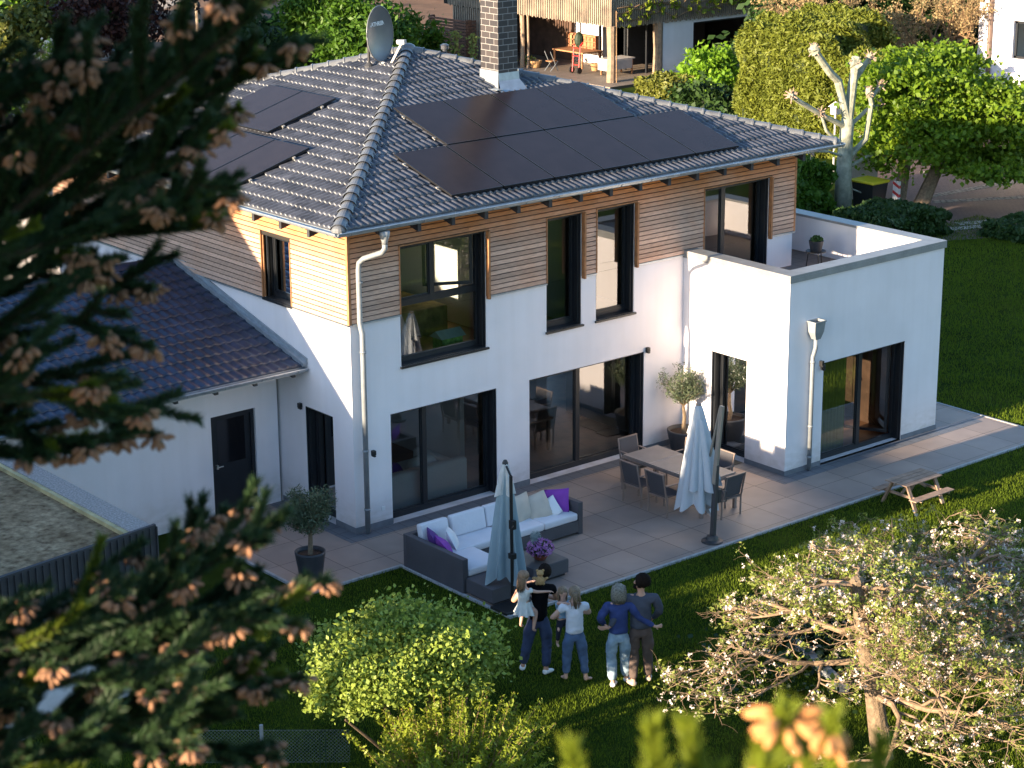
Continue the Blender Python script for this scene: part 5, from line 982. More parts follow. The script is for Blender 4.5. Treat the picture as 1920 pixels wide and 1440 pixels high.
# -- hazel bush
def tree(name, label, cat, base, trunk_r, crown, mt, nleaf, lsz, clump=.3, nclump=120, group=None, bark='bark', fork=None, seed=1, branches=9, asp=.6, shell=.5, zlo=-.7, core=False, nrm_up=.3, jit=.3):
    t = thing(name, label, cat, tuple(base), 0, group); rnd = random.Random(seed); q = MB(); c, r = np.array(crown[0], float), np.array(crown[1], float)
    forks = fork or [(0, 0)]
    for fx, fy in forks:
        s_ = np.array((base[0]+fx, base[1]+fy, base[2]-.05)); e = c+np.array((fx*.8, fy*.8, -r[2]*.25)); q.tube([s_, (s_+e)/2+np.array((rnd.uniform(-.1,.1), rnd.uniform(-.1,.1), 0)), e], [trunk_r, trunk_r*.75, trunk_r*.45], 9)
        for i in range(branches):
            a = rnd.uniform(0, 6.28); el = rnd.uniform(-.3, 1.3); tip = c+r*np.array((math.cos(a)*math.cos(el), math.sin(a)*math.cos(el), math.sin(el)))*.9; st = s_+(e-s_)*rnd.uniform(.45, 1); q.tube([st, (st+tip)/2+np.array((0, 0, -.08*r[2])), tip], [trunk_r*.35, trunk_r*.22, trunk_r*.06], 5)
    q.build('trunk', M[bark], t)
    leafcloud('crown', clumps(c, r, nclump, max(1, nleaf//nclump), (clump,)*3, shell, zlo, jit), lsz, mt, t, asp=asp, nrm_up=nrm_up)
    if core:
        q = MB(); q.ell(c, r*.62, 16, 10, .12); q.build('light_block_core', M['innerdark'], t)
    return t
M['innerdark'] = mat('light_block_core', (.014,.024,.007), .95, .4, 8)  # dark solid core added inside crowns and hedges to block light
def multi(name, label, cat, base, parts, mt, seed, stems, bark='bark', core=0, group=None):
    t = thing(name, label, cat, base, 0, group); q = MB(); rnd = random.Random(seed)
    for (a, b, r0, r1) in stems: 
        a, b = np.array(a, float), np.array(b, float); q.tube([a, (a+b)/2+np.array((rnd.uniform(-.1,.1), rnd.uniform(-.1,.1), .03)), b], [r0, (r0+r1)/2, r1], 7)
    q.build('trunk', M[bark], t); P_ = []; 
    for (c, r, n, k, cr) in parts: P_.append(clumps(c, r, n, k, cr if hasattr(cr, '__len__') else (cr,)*3, .62, -.75, .42))
    return t, np.vstack(P_)
t, P_ = multi('hazel_bush', 'broad rounded fresh green shrub tree on the lawn left of the standing family', 'shrub', (-4.75,-8.55,0),
  [((-5.70,-8.35,1.86),(.85,.8,.40),120,90,.22), ((-4.95,-8.5,2.05),(.95,.85,.42),150,90,.22), ((-4.35,-8.65,1.82),(.58,.68,.36),70,62,.2), ((-6.15,-8.1,1.6),(.45,.5,.24),50,50,.17), ((-4.85,-8.95,1.74),(.65,.5,.28),50,50,.18), ((-5.2,-8.3,2.30),(.55,.5,.22),40,50,.18)], LM['hazel'], 3,
  [((-4.75,-8.55,-.05),(-5.6,-8.3,1.5),.05,.02),((-4.7,-8.5,-.05),(-4.9,-8.6,1.8),.06,.02),((-4.65,-8.6,-.05),(-4.3,-8.8,1.4),.05,.02),((-4.8,-8.6,-.05),(-6.1,-8.3,1.2),.04,.015),((-4.75,-8.5,-.05),(-4.7,-9.1,1.2),.04,.015)])
leafcloud('crown', P_, .032, LM['hazel'], t, asp=.75)
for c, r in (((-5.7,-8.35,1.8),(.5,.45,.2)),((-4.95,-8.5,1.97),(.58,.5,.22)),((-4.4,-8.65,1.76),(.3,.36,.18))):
    q = MB(); q.ell(c, r, 16, 10, .2); q.build('light_block_core', M['innerdark'], t)
# -- upright willow-like shrub in front
t = thing('upright_shrub', 'yellow green shrub of tall upright leafy stems before the rounded bush', 'shrub', (-5.3,-9.7,0)); q = MB(); P_ = []; rnd = random.Random(5)
for i in range(130):
    a = rnd.uniform(0, 6.28); b = np.array((-5.35+.6*math.cos(a)*rnd.random(), -9.75+.5*math.sin(a)*rnd.random(), 0)); o_ = 1.25*rnd.random()**.7; L_ = rnd.uniform(1.1, 1.95)-.35*o_; tip = b+np.array((o_*math.cos(a)*1.05, o_*math.sin(a)*.9, L_)); md = (b+tip)/2+np.array((0, 0, .12)); q.tube([b, md, tip], [.009, .006, .002], 4)
    for k in range(150): 
        f = .2+.8*rnd.random(); p = b*(1-f)**2+2*md*f*(1-f)+tip*f*f if f < 1 else tip; P_.append(p+np.array((rnd.gauss(0,.028), rnd.gauss(0,.028), rnd.gauss(0,.02))))
q.build('stems', M['twig'], t); leafcloud('foliage', np.array(P_), .036, LM['willow'], t, asp=.34, nrm_up=.0)
q = MB()
for x, y in ((-6.05,-7.55),(-6.0,-7.62),(-5.92,-7.5)): q.tube([(x,y,0),(x+.02,y,.62)], .007, 5)
tag(q.build('plant_stakes', mat('green_stake', (.02,.05,.02), .5), None), 'thin dark green plant stakes in the lawn left of the yellow green shrub', 'garden stakes')
# -- apple trees
def apple(label, base, sc_l, seed, hts, trunk_top, nl, nb, az=None, mx=4, zm=2.72):
    ZM[0] = zm
    t = thing('apple_tree', label, 'apple tree', base, 0, 'blossoming apple trees'); rnd = random.Random(seed); q = MB(); tips = []; b = Vector(base)
    tt = Vector(trunk_top); q.tube([tuple(b+Vector((0,0,-.05))), tuple(b.lerp(tt,.35)+Vector((.03,.02,0))), tuple(b.lerp(tt,.7)+Vector((-.03,0,0))), tuple(tt)], [.17,.135,.12,.085], 12)
    q.ell(tuple(tt), (.11,.11,.09), 10, 7, .2)
    tb_ = q.build('trunk', M['bark'], t); q = MB()
    for i, (h, n, L_) in enumerate(hts):
        for j in range(n):
            a = 6.283*(j+rnd.random()*.7)/n+i*.9; st = b.lerp(tt, h)
            if abs((a+2.27+math.pi) % 6.283-math.pi) < .55: a += 1.0
            grow(q, tuple(st), (math.cos(a), math.sin(a), rnd.uniform(-.15,.12)), L_*(.85+.3*rnd.random()), .050 if h < .9 else .036, 0, mx, tips, rnd, .03, .85, (4,6), .30, .58, .55, 8)
    q.build('branches', M['apple_bark'], t)
    P_ = np.array([p for p, l in tips]); z_ = P_[:, 2]; i = RG.integers(0, len(P_), nl//6); cl = P_[i]+RG.normal(size=(len(i), 3))*.015
    cl = (cl[:, None, :]+RG.normal(size=(len(cl), 6, 3))*.028).reshape(-1, 3); leafcloud('leaves', cl, .027, LM['apple'], t, asp=.5)
    i = RG.integers(0, len(P_), nb//9); cl = P_[i]+RG.normal(size=(len(i), 3))*.02; cl = (cl[:, None, :]+RG.normal(size=(len(cl), 9, 3))*.017).reshape(-1, 3); leafcloud('blossom', cl, .015, LM['blossom'], t, asp=.95)
    ZM[0] = 99; return t, tips
apple('gnarled apple tree in white blossom with a bare upright trunk at the lower right', (.55,-12.35,0), 1, 11, [(.36,3,1.85),(.56,5,1.85),(.75,4,1.6),(.98,7,.85)], (.22,-12.0,2.72), 26000, 15000)
apple('blossoming apple tree cut off by the right edge, behind the bare trunked one', (4.1,-11.0,0), 1, 23, [(.5,4,1.7),(.75,5,1.7),(.95,6,1.2)], (3.95,-11.0,1.75), 17000, 10000, zm=1.9)
# -- ivy bed, boulder, stone edging
P_ = np.stack([RG.normal(4.2,1.25,9000), RG.normal(-9.6,.85,9000), RG.random(9000)**1.5*.28+.02], 1); iv = leafcloud('ivy', P_, .05, LM['ivy'], None, asp=.9, nrm_up=1.5); iv['kind'] = 'stuff'
M['stone'] = mat('grey_limestone', (.20,.21,.22), .9, .3, 5, .6, 18)
q = MB(); q.ell((4.3,-8.15,.18), (.52,.42,.34), 18, 12, .08); tag(q.build('boulder', M['stone'], None, smooth=True), 'rounded grey boulder on the lawn behind the apple trunk', 'boulder')
q = MB(); q.ell((3.95,-9.3,.12), (.6,.35,.2), 14, 8, .14); tag(q.build('stone_slab', M['stone'], None), 'flat grey stone slab lying in the ivy bed', 'stone')
q = MB(); q.bar((5.3,-8.35,.12), (7.6,-9.1,.12), .22, .24); tag(q.build('stone_trough', M['stone'], None, bev=.04), 'long grey stone beam on the lawn right of the boulder', 'stone beam')
q = MB()
for i in range(9):
    f = i/9; q.obox((2.45-.75*f, -8.9-1.75*f, .07), (-.035,-.09,0), (.08,-.03,0), (0,0,.07))
tag(q.build('stone_edging', M['stone'], None, bev=.012), 'low row of grey edging stones between the lawn and the ivy bed', 'edging')
# -- wire fence, bowl, swing frame at the lower left
WF = thing('wire_fence', 'low chain link fence with a grey concrete post at the lower left', 'fence', (-6.4,-6.6,0)); q = MB(); A_, B_ = np.array((-7.35,-5.85,0)), np.array((-5.45,-7.45,0)); Lf = np.linalg.norm(B_-A_); dv = (B_-A_)/Lf; hf = .52; s_ = .055
k = -int(hf/s_)
while k*s_ < Lf:
    for sg in (1, -1):
        x0 = k*s_; p, e = (x0, 0), (x0+hf, hf); 
        if p[0] < 0: p = (0, -p[0])
        if e[0] > Lf: e = (Lf, p[1]+Lf-p[0])
        if e[0] > p[0]: 
            f_ = lambda v: A_+dv*v[0]+np.array((0, 0, v[1] if sg > 0 else hf-v[1])); q.tube([f_(p), f_(e)], .0022, 3, cap=False)
    k += 1
for z in (.01, hf): q.tube([A_+np.array((0,0,z)), B_+np.array((0,0,z))], .003, 4)
q.build('mesh', mat('galvanised_wire', (.25,.25,.22), .5, .2, metal=.4), WF)
q = MB(); q.tube([(-6.42,-6.62,0),(-6.42,-6.62,.60)], .028, 12); q.build('post', M['kerb'], WF)
TC = thing('terracotta_bowl', 'wide terracotta bowl standing on the dark lawn at the lower left', 'bowl', (-6.35,-3.85,0)); q = MB(); q.lathe([(.16,0),(.21,.12),(.22,.14),(.19,.14),(.15,.05)], (-6.35,-3.85,0), 22); q.build('bowl', M['terracotta'], TC, smooth=True)
q = MB(); q.tube([(-6.98,-4.45,1.0),(-6.48,-4.0,0)], .022, 8); q.tube([(-6.98,-4.45,1.0),(-6.98,-4.2,0)], .022, 8); q.tube([(-6.98,-4.45,1.0),(-7.9,-4.9,1.0)], .022, 8); tag(q.build('metal_frame', mat('grey_steel_tube', (.3,.32,.34), .45, .1, metal=.4), None), 'thin grey metal frame with slanted legs by the annex wall', 'frame')
# ------------------------------------------------------------------ background: right
t = thing('pollarded_plane_tree', 'pollarded plane tree with smooth pale bark and knobbly stubs beside the roof corner', 'tree', (28.1,13.0,0)); q = MB(); tk = MB(); rnd = random.Random(2); KB_ = mat('knuckle_bark', (.34,.24,.18), .9, .3, 9)
tk.tube([(28.1,13,-.1),(28.05,13,1.2),(28.1,13,2.4),(28.15,13,3.0)], [.29,.25,.22,.20], 14)
arms = [([(28.15,13,2.9),(27.75,13.1,4.2),(27.35,13.1,4.5),(26.7,13.2,5.25)],.17), ([(28.15,13,2.9),(28.3,13,4.0),(28.3,12.9,4.7)],.20), ([(28.3,13,4.1),(28.75,13,4.5),(28.95,12.9,4.85)],.11), ([(28.1,13,2.75),(27.2,13.1,3.15),(26.1,13.2,3.75),(25.8,13.2,3.95)],.11), ([(28.15,13,2.7),(28.9,12.9,3.2),(29.5,12.9,3.3)],.08), ([(28.2,13,1.75),(28.8,12.8,2.3),(29.0,12.8,3.4),(28.85,12.8,3.8)],.12), ([(29.0,12.8,3.6),(29.4,12.8,3.9)],.08), ([(28.1,13,1.4),(28.9,12.8,1.75),(29.5,12.7,1.7)],.07), ([(28.1,13,1.8),(27.2,12.9,2.1),(26.4,12.9,2.2)],.05), ([(28.0,13,2.1),(27.3,13.1,2.7),(27.0,13.1,3.3)],.07), ([(28.1,13,.9),(28.9,12.6,.5),(29.2,12.5,-.0)],.03)]
for pts_, r in arms:
    r *= .82; q.tube(pts_, [r*(1-.3*i/len(pts_)) for i in range(len(pts_))], 9); e = np.array(pts_[-1])
    if r > .04:
        q.ell(e, (r*1.25,)*3, 9, 6, .6); kn_ = MB()
        for i in range(34): dd = np.array((rnd.gauss(0,1), rnd.gauss(0,1), rnd.gauss(.4,1))); dd /= np.linalg.norm(dd); kn_.tube([e, e+dd*rnd.uniform(.12,.27)], [.03,.012], 4)
        kn_.build('knuckle', KB_, t)
tk.build('trunk', M['bark_grey'], t, smooth=True); q.build('limbs', M['bark_grey'], t)
t, P_ = multi('hornbeam_tree', 'large bright green tree with two trunks at the upper right before the paved yard', 'tree', (29.2,12.0,0), [((31.6,12.9,3.3),(1.8,1.7,1.3),130,95,(.8,.8,.24)),((32.6,13.2,4.3),(1.2,1.2,.55),45,80,(.6,.6,.2)),((33.5,11.4,2.8),(1.9,1.7,1.0),120,95,(.8,.8,.22)),((31.0,12.4,2.0),(1.6,1.5,.9),90,90,(.7,.7,.2)),((35.2,11.8,2.3),(1.6,1.4,.9),80,90,(.8,.8,.2)),((36.6,11.0,1.7),(1.1,1.1,.7),40,80,(.7,.7,.2)),((32.6,10.8,1.35),(1.9,1.5,.4),60,90,(.7,.7,.18)),((34.8,10.2,1.5),(1.1,1.0,.4),30,80,(.6,.6,.15))], LM['hornbeam'], 6, [((29.6,12.1,-.1),(30.9,12.6,3.0),.24,.10),((30.1,11.7,-.1),(32.2,11.9,2.9),.28,.10),((31.4,11.8,2.0),(34.4,11.4,2.6),.10,.04),((31.2,12.0,2.2),(32.0,12.8,4.6),.10,.03)])
leafcloud('crown', P_, .085, LM['hornbeam'], t, asp=.7, nrm_up=.5)
for c, r in (((31.6,12.9,3.1),(.9,.9,.6)),((33.3,11.5,2.6),(.9,.9,.4))): q = MB(); q.ell(c, r, 14, 9, .25); q.build('light_block_core', M['innerdark'], t)
def hedge(name, label, cat, boxes, mt, lsz, dens, asp=.3, base=None, grp=None, upn=.9, core=True, corem=None):
    b0 = boxes[0]; t = thing(name, label, cat, base or ((b0[0]+b0[1])/2, (b0[2]+b0[3])/2, 0), 0, grp); P_ = []; q = MB()
    for x0, x1, y0, y1, z0, z1 in boxes:
        A_ = 2*((x1-x0)+(y1-y0))*(z1-z0)+(x1-x0)*(y1-y0); n = int(A_*dens); d = RG.normal(size=(n, 3)); d /= (np.abs(d)**6).sum(1)[:, None]**(1/6); c = np.array(((x0+x1)/2, (y0+y1)/2, (z0+z1)/2)); h = np.array(((x1-x0)/2, (y1-y0)/2, (z1-z0)/2))
        k_ = 1+.07*np.sin(d[:, 0]*5+d[:, 2]*7)[:, None]+.06*np.sin(d[:, 1]*9+d[:, 0]*4)[:, None]-.16*RG.random(n)[:, None]; P_.append(c+d*h*k_); q.ell(c, h*.9*1.2, 14, 10, .05) if False else q.obox(c, (h[0]*.84,0,0), (0,h[1]*.84,0), (0,0,h[2]*.9))
    leafcloud('foliage', np.vstack(P_), lsz, mt, t, asp=asp, nrm_up=upn)
    if core: q.build('light_block_core', corem or M['innerdark'], t, bev=.25)
    return t
hedge('thuja_hedge', 'tall clipped yellow green thuja hedge between the timber house and the pollarded tree', 'hedge', [(34.3,36.6,19.5,24.2,-.2,4.5),(36.2,38.6,20.0,23.8,-.2,4.7),(34.6,36.4,17.9,19.8,-.2,3.7)], LM['thuja'], .115, 1150, .32)
hedge('round_box_bush', 'clipped rounded olive green bush before the wooden deck', 'bush', [(35.6,37.9,28.9,31.0,-.2,1.55)], LM['olivebush'], .09, 900, .6, upn=.2)
t, P_ = multi('lime_shrub', 'bright lime green shrub in the sun between the round bush and the thuja hedge', 'shrub', (38.5,29.3,0), [((38.5,29.3,1.5),(1.15,1.15,1.0),90,70,.4),((37.9,28.2,.8),(1.3,1.2,.9),60,70,.4)], LM['lime'], 1, [((38.5,29.3,0),(38.5,29.3,1.6),.06,.03)]); leafcloud('crown', P_, .10, LM['lime'], t, asp=.6); q = MB(); q.ell((38.5,29.3,1.35), (.8,.8,.8), 12, 8, .1); q.build('light_block_core', M['innerdark'], t)
t, P_ = multi('dark_shrub', 'dark green shrub in shade below the lime green one', 'shrub', (36.0,26.6,0), [((36.0,26.6,.6),(1.5,1.4,.95),80,70,.4),((34.6,25.4,.4),(1.2,1.0,.7),60,70,.4)], LM['dark'], 1, [((36,26.6,0),(36,26.6,.8),.06,.03)]); leafcloud('crown', P_, .11, LM['dark'], t, asp=.6); q = MB(); q.ell((36,26.6,.5), (1.1,1.0,.7), 12, 8, .1); q.build('light_block_core', M['innerdark'], t)
t, P_ = multi('rosemary_shrub', 'grey green feathery shrub against the white wall of the timber house', 'shrub', (40.6,30.6,0), [((40.6,30.6,1.3),(1.0,.9,1.0),50,70,.3)], LM['dark'], 2, [((40.6,30.6,0),(40.6,30.6,1.4),.05,.03)]); leafcloud('crown', P_, .12, leafmat('grey_green_sprays', (.05,.09,.035), (.12,.17,.07), .6, .2, 3), t, asp=.2, nrm_up=.0)
q = MB(); 
for i in range(7): q.ell((39.6,28.7,.5+i*.27), (.28+.05*random.random(),.25,.17), 10, 6, .2)
tag(q.build('stone_pillar', mat('pale_rough_stone', (.42,.38,.34), .9, .25, 5, .6, 12), None), 'rough pale stone pillar between the lime shrub and the thuja hedge', 'stone pillar')
for (bx_, by_, hh, sd_, lb, cr_) in ((41.2,25.6,3.6,3,'bare branched tree with brown spring buds above the thuja hedge',2.2),(42.8,21.2,3.7,4,'bare branched tree with brown spring buds, right one of the pair',2.0)):
    t = thing('budding_tree', lb, 'tree', (bx_,by_,0), 0, 'budding trees behind the hedge'); q = MB(); tips = []; rnd = random.Random(sd_); q.tube([(bx_,by_,-.1),(bx_+.1,by_,1.6),(bx_,by_,hh-.7)], [.16,.13,.11], 9); tk_ = q.build('trunk', M['bark'], t); q = MB()
    for j in range(9): a = j*.7+rnd.random()*.4; grow(q, (bx_,by_,hh-.8+rnd.uniform(-.3,.2)), (math.cos(a), math.sin(a), .55+rnd.random()*.4), cr_, .07, 0, 3, tips, rnd, .12, .7, (3,5), .2, .6, 1, 7)
    q.build('branches', M['twig'], t); P_ = np.array([p for p, l in tips]); P_ = (P_[:, None, :]+RG.normal(size=(len(P_), 2, 3))*.10).reshape(-1, 3); leafcloud('buds', P_, .05, LM['brown'], t, asp=.6)
for i, (x, y, h, r, lb) in enumerate(((48.5,25.5,8,2.6,'dark evergreen tree at the top edge left of the white building'),(52,31,9,3,'dark evergreen tree farther back behind the budding trees'),(46.5,31.5,5.0,2.2,'low dark evergreen behind the thuja hedge'))):
    tree('dark_evergreen', lb, 'tree', (x,y,0), .2, ((x,y,h*.5),(r,r,h*.5)), LM['dark'], 8000, .22, .9, 130, 'dark evergreens behind the hedge', core=True, seed=i)
hedge('garden_shrubs', 'low dark clipped shrubs on the lawn edge behind the roof terrace', 'hedge', [(25.3,28.3,8.9,11.2,-.2,.85)], LM['dark'], .10, 700, .6, upn=.3)
hedge('low_shrub', 'low dark spreading shrub on the lawn at the far right edge', 'shrub', [(28.8,31.8,6.6,8.4,-.2,.4)], LM['dark'], .09, 700, .6, upn=.4)
hedge('garden_hedge', 'dark green hedge in shade between the roof corner and the pale tree trunk', 'hedge', [(24.5,27.3,12.6,15.6,-.2,1.9)], LM['green'], .11, 600, .6, upn=.3)
WBIN = thing('wheelie_bin', 'black wheeled bin with yellow lid behind the pale tree trunk', 'bin', (28.9,12.9,0)); q = MB(); q.add([(28.65,12.35,0),(29.25,12.35,0),(29.25,13.05,0),(28.65,13.05,0),(28.58,12.25,.95),(29.32,12.25,.95),(29.32,13.12,.95),(28.58,13.12,.95)], [(0,1,5,4),(1,2,6,5),(2,3,7,6),(3,0,4,7),(0,3,2,1)]); q.build('body', M['black'], WBIN, bev=.02)
q = MB(); q.box(28.54,29.36,12.2,13.16,.95,1.04); q.build('lid', mat('yellow_plastic', (.60,.48,.02), .5, .05), WBIN, bev=.03); q = MB(); q.tube([(28.7,13.1,.1),(28.8,13.1,.1)], .1, 12); q.build('wheel', M['black'], WBIN)
SP = thing('striped_post', 'short red and white striped marker beside the yellow lidded bin', 'marker post', (29.45,12.0,0)); q = MB(); q.box(29.42,29.50,11.9,12.15,.15,1.0); q.build('panel', mat('white_board', (.6,.6,.6), .5), SP); q = MB()
for z in (.3,.6,.88): q.add([(29.417,11.9,z-.1),(29.417,12.15,z+.02),(29.417,12.15,z+.12),(29.417,11.9,z)], [(0,1,2,3)]); q.add([(29.42,11.897,z-.1),(29.5,11.897,z-.1),(29.5,11.897,z),(29.42,11.897,z)], [(0,1,2,3)])
q.build('stripes', mat('red_reflective', (.45,.03,.03), .5), SP)
q = MB(); q.box(29.5,31.2,14.3,14.5,0,2.0); tag(q.build('garden_wall', M['plaster'], None), 'small pale rendered wall behind the pollarded tree', 'wall')
BH = thing('bird_house', 'white bird feeder on a thin pale post before the thuja hedge', 'bird feeder', (31.4,16.4,0)); q = MB(); q.tube([(31.4,16.4,0),(31.4,16.4,2.45)], .035, 8); q.build('post', M['kerb'], BH); q = MB(); q.box(31.28,31.52,16.28,16.52,2.35,2.6); q.add([(31.22,16.22,2.6),(31.58,16.22,2.6),(31.58,16.58,2.6),(31.22,16.58,2.6),(31.4,16.4,2.78)], [(0,1,4),(1,2,4),(2,3,4),(3,0,4)]); q.build('house_box', M['plaster'], BH)
# white building at the right edge
WB = thing('white_building', 'tall white rendered building with brown downpipe at the top right edge', 'building', (43,19.7,0)); q = MB(); dm = MB(); wallp(q, dm, 'y', 43, 43.3, 8, 19.75, 0, 7, [(15.6,18.15,2.9,4.3),(12,14.6,2.9,4.3)]); wallp(q, dm, 'x', 19.75, 19.45, 43.301, 55, 0, 7, []); wallp(q, dm, 'x', 8, 8.3, 43.301, 55, 0, 7, []); q.box(42.9,55,7.9,19.85,7.001,7.3); q.box(42.6,42.998,8,18.2,.9,2.4); q.build('wall', M['plaster'], WB); dm.build('interior_wall', M['inwall'], WB)
for a, b in ((15.62,18.13),(12.02,14.58)):
    q = MB(); q.box(43.1,43.16,a,a+.09,2.92,4.28); q.box(43.1,43.16,b-.09,b,2.92,4.28); q.box(43.1,43.16,(a+b)/2-.05,(a+b)/2+.05,2.92,4.28); q.box(43.1,43.16,a,b,4.2,4.279); q.box(43.1,43.16,a,b,2.921,3.0); w_ = q.build('window', M['anthracite'], WB); q = MB(); q.quad((43.13,a,3),(43.13,b,3),(43.13,b,4.2),(43.13,a,4.2)); q.build('pane', M['glass'], w_)
q = MB(); q.box(43.32,48,8.4,19.3,2.5,2.55); q.build('interior_floor', M['infloor'], WB)
q = MB(); q.tube([(42.92,19.15,0),(42.92,19.15,7)], .09, 10); q.build('downpipe', mat('brown_pipe', (.14,.09,.07), .6), WB)
# ------------------------------------------------------------------ timber house at the top
M['larch_old'] = mat('grey_weathered_battens', (.26,.20,.155), .9, .35, 1.6, .3, 30, c2=(.36,.28,.20))
TH_ = thing('timber_house', 'house with upper storey of grey upright timber battens, open porch and white ground floor', 'house', (40.3,37.3,0)); X0, Y0 = 40.3, 37.3
q = MB(); y = Y0
while y < 48.6: q.box(X0-.05,X0-.0,y,y+.065,2.5+(.0 if int(y*9)%2 else .04),6); y += .125
x = X0
while x < 54: q.box(x,x+.065,Y0-.05,Y0-.0,2.42+(.0 if int(x*9)%2 else .04),6); x += .125
q.build('timber_battens', M['larch_old'], TH_)
q = MB(); q.box(X0+.02,54,Y0+.02,49,2.55,6); q.build('upper_storey', M['felt'], TH_)
q = MB(); y = 43.7
while y < 48.2: q.box(X0-.03,X0+.02,y,y+.07,.05,2.5); y += .16
q.build('timber_screen', M['larch_old'], TH_)
for a in ((X0,Y0+.02,.17),(X0+.1,43.4,.10),(X0+.1,43.0,.05),(43.25,Y0+.2,.20)):
    q = MB(); q.tube([(a[0]+.05,a[1],.1),(a[0]+.05+.03,a[1],1.2),(a[0]+.05,a[1],2.54)], [a[2]*1.1,a[2],a[2]*1.15], 8); q.build('post', mat('porch_post', (.27,.19,.13), .9, .3, 5, .6, 20) if 'porch_post' not in bpy.data.materials else bpy.data.materials['porch_post'], TH_)
q = MB(); q.box(X0-.9,45.2,Y0-1.0,48.5,-.05,.12); q.build('deck', slabmat('deck_boards', (.24,.19,.15), size=.2, gap=.012, wd=3), TH_)
q = MB(); q.box(43.5,45.35,Y0+.05,Y0+.3,.0,2.52); q.box(49,54,Y0+.05,Y0+.3,0,2.52); q.box(45.36,49,Y0+.05,Y0+.3,0,.75); q.box(45.36,49,Y0+.05,Y0+.3,2.28,2.52); q.build('wall', M['plaster'], TH_); q = MB(); q.box(43.6,44.0,41.45,43.4,.12,2.5); q.build('wall', M['plaster'], TH_); q = MB(); q.box(43.5,44.0,43.41,48.3,.12,2.5); q.build('dark_wall', mat('brown_porch_wall', (.09,.05,.035), .9, .3, 3), TH_)
q = MB(); q.box(44.2,54,Y0+.4,49,0,.1); q.box(53,54,Y0+.4,49,0,2.5); q.box(40.6,54,48.4,48.6,0,2.5); q.box(44.3,49.2,40.5,40.7,0,2.5); q.build('interior_wall', M['dark_eave'], TH_)
q = MB(); q.box(45.36,49,Y0+.15,Y0+.2,.76,.84); q.box(45.36,49,Y0+.15,Y0+.2,2.2,2.27); q.box(45.36,45.45,Y0+.15,Y0+.2,.84,2.2); q.box(48.9,48.99,Y0+.15,Y0+.2,.84,2.2); w_ = q.build('window', M['anthracite'], TH_); q = MB(); q.quad((45.45,Y0+.17,.84),(48.9,Y0+.17,.84),(48.9,Y0+.17,2.2),(45.45,Y0+.17,2.2)); q.build('pane', M['glass'], w_)
q = MB(); q.box(43.3,43.4,38.2,38.28,.12,2.5); q.box(43.3,43.4,39.6,39.7,.12,2.5); q.box(43.3,43.4,41.3,41.4,.12,2.5); q.box(43.3,43.4,38.28,41.3,2.3,2.5); w_ = q.build('glass_door', M['anthracite'], TH_); q = MB(); q.quad((43.35,38.28,.12),(43.35,41.3,.12),(43.35,41.3,2.3),(43.35,38.28,2.3)); q.build('pane', M['glass'], w_)
t = thing('climbing_vine', 'sparse climbing vine with yellow green leaves on the battens of the timber house', 'climbing plant', (44,37.2,0)); q = MB(); rnd = random.Random(9); P_ = []
for z0 in (3.1,3.3,2.75):
    p = Vector((40.6,37.18,z0)); pts_ = [tuple(p)]
    for i in range(40): p = p+Vector((.32, rnd.uniform(-.02,.02), rnd.gauss(0,.10))); p.y = min(37.2, max(37.05, p.y)); p.z = min(3.9, max(2.3, p.z)); pts_.append(tuple(p)); P_ += [np.array(p)+np.array((rnd.gauss(0,.1), rnd.uniform(-.12,0), rnd.gauss(0,.16))) for _ in range(4 if rnd.random() < .75 else 0)]
    q.tube(pts_, .025, 4)
q.tube([(40.5,37.1,0),(40.5,37.15,3.2)], .03, 5); q.build('stems', M['twig'], t); leafcloud('leaves', np.array(P_), .12, LM['willow'], t, asp=.8)
# porch clutter
t = thing('porch_table', 'table with pale cloth on the porch of the timber house', 'table', (42.0,38.9,.12)); q = MB(); q.box(41.4,42.8,38.4,39.3,.82,.87); q.box(41.38,41.42,38.4,39.3,.35,.82); q.box(41.4,42.6,38.37,38.41,.42,.82); q.build('tablecloth', mat('grey_cloth', (.42,.38,.36), .9, .1, 4), t)
for x, y in ((41.5,38.5),(42.7,38.5),(41.5,39.2),(42.7,39.2)): q = MB(); q.box(x,x+.06,y,y+.06,.12,.82); q.build('leg', M['larch_trim'], t)
t = thing('porch_bench', 'dark table with clutter against the back of the porch', 'table', (42.6,42,.12)); q = MB(); q.box(42.0,43.2,41.0,43.1,.8,.86); q.build('table_top', M['larch_trim'], t); 
for x, y in ((42.05,41.1),(43.1,41.1),(42.05,43),(43.1,43)): q = MB(); q.box(x,x+.06,y,y+.06,.12,.8); q.build('leg', M['larch_trim'], t)
q = MB(); q.box(43.2,43.45,41.5,43.5,.7,1.45)
for i in range(8):
    for j in range(3): q.box(43.12,43.19,41.55+i*.24,41.75+i*.24,.75+j*.23,.92+j*.23)
tag(q.build('firewood_shelf', mat('orange_firewood', (.36,.15,.07), .85, .4, 6), None), 'stacked orange brown firewood against the pale porch wall', 'firewood')
t = thing('sack_truck', 'red hand truck standing on the porch of the timber house', 'hand truck', (40.9,40.3,.12)); q = MB()
for dy in (0,.42): q.tube([(40.95,40.1+dy,.2),(41.05,40.1+dy,1.35),(41.2,40.1+dy,1.5)], .03, 6)
for z in (.5,.9,1.25): q.tube([(40.98,40.1,z),(40.98,40.52,z)], .02, 5)
q.build('frame', mat('red_paint', (.55,.02,.02), .4), t); q = MB(); q.tube([(40.95,40.02,.27),(40.95,40.10,.27)], .14, 12); q.tube([(40.95,40.52,.27),(40.95,40.6,.27)], .14, 12); q.build('wheel', M['black'], t); q = MB(); q.ell((41.15,40.3,1.6), (.22,.2,.35), 12, 8, .15); q.build('bundled_hose', mat('dark_green_hose', (.015,.03,.015), .7), t)
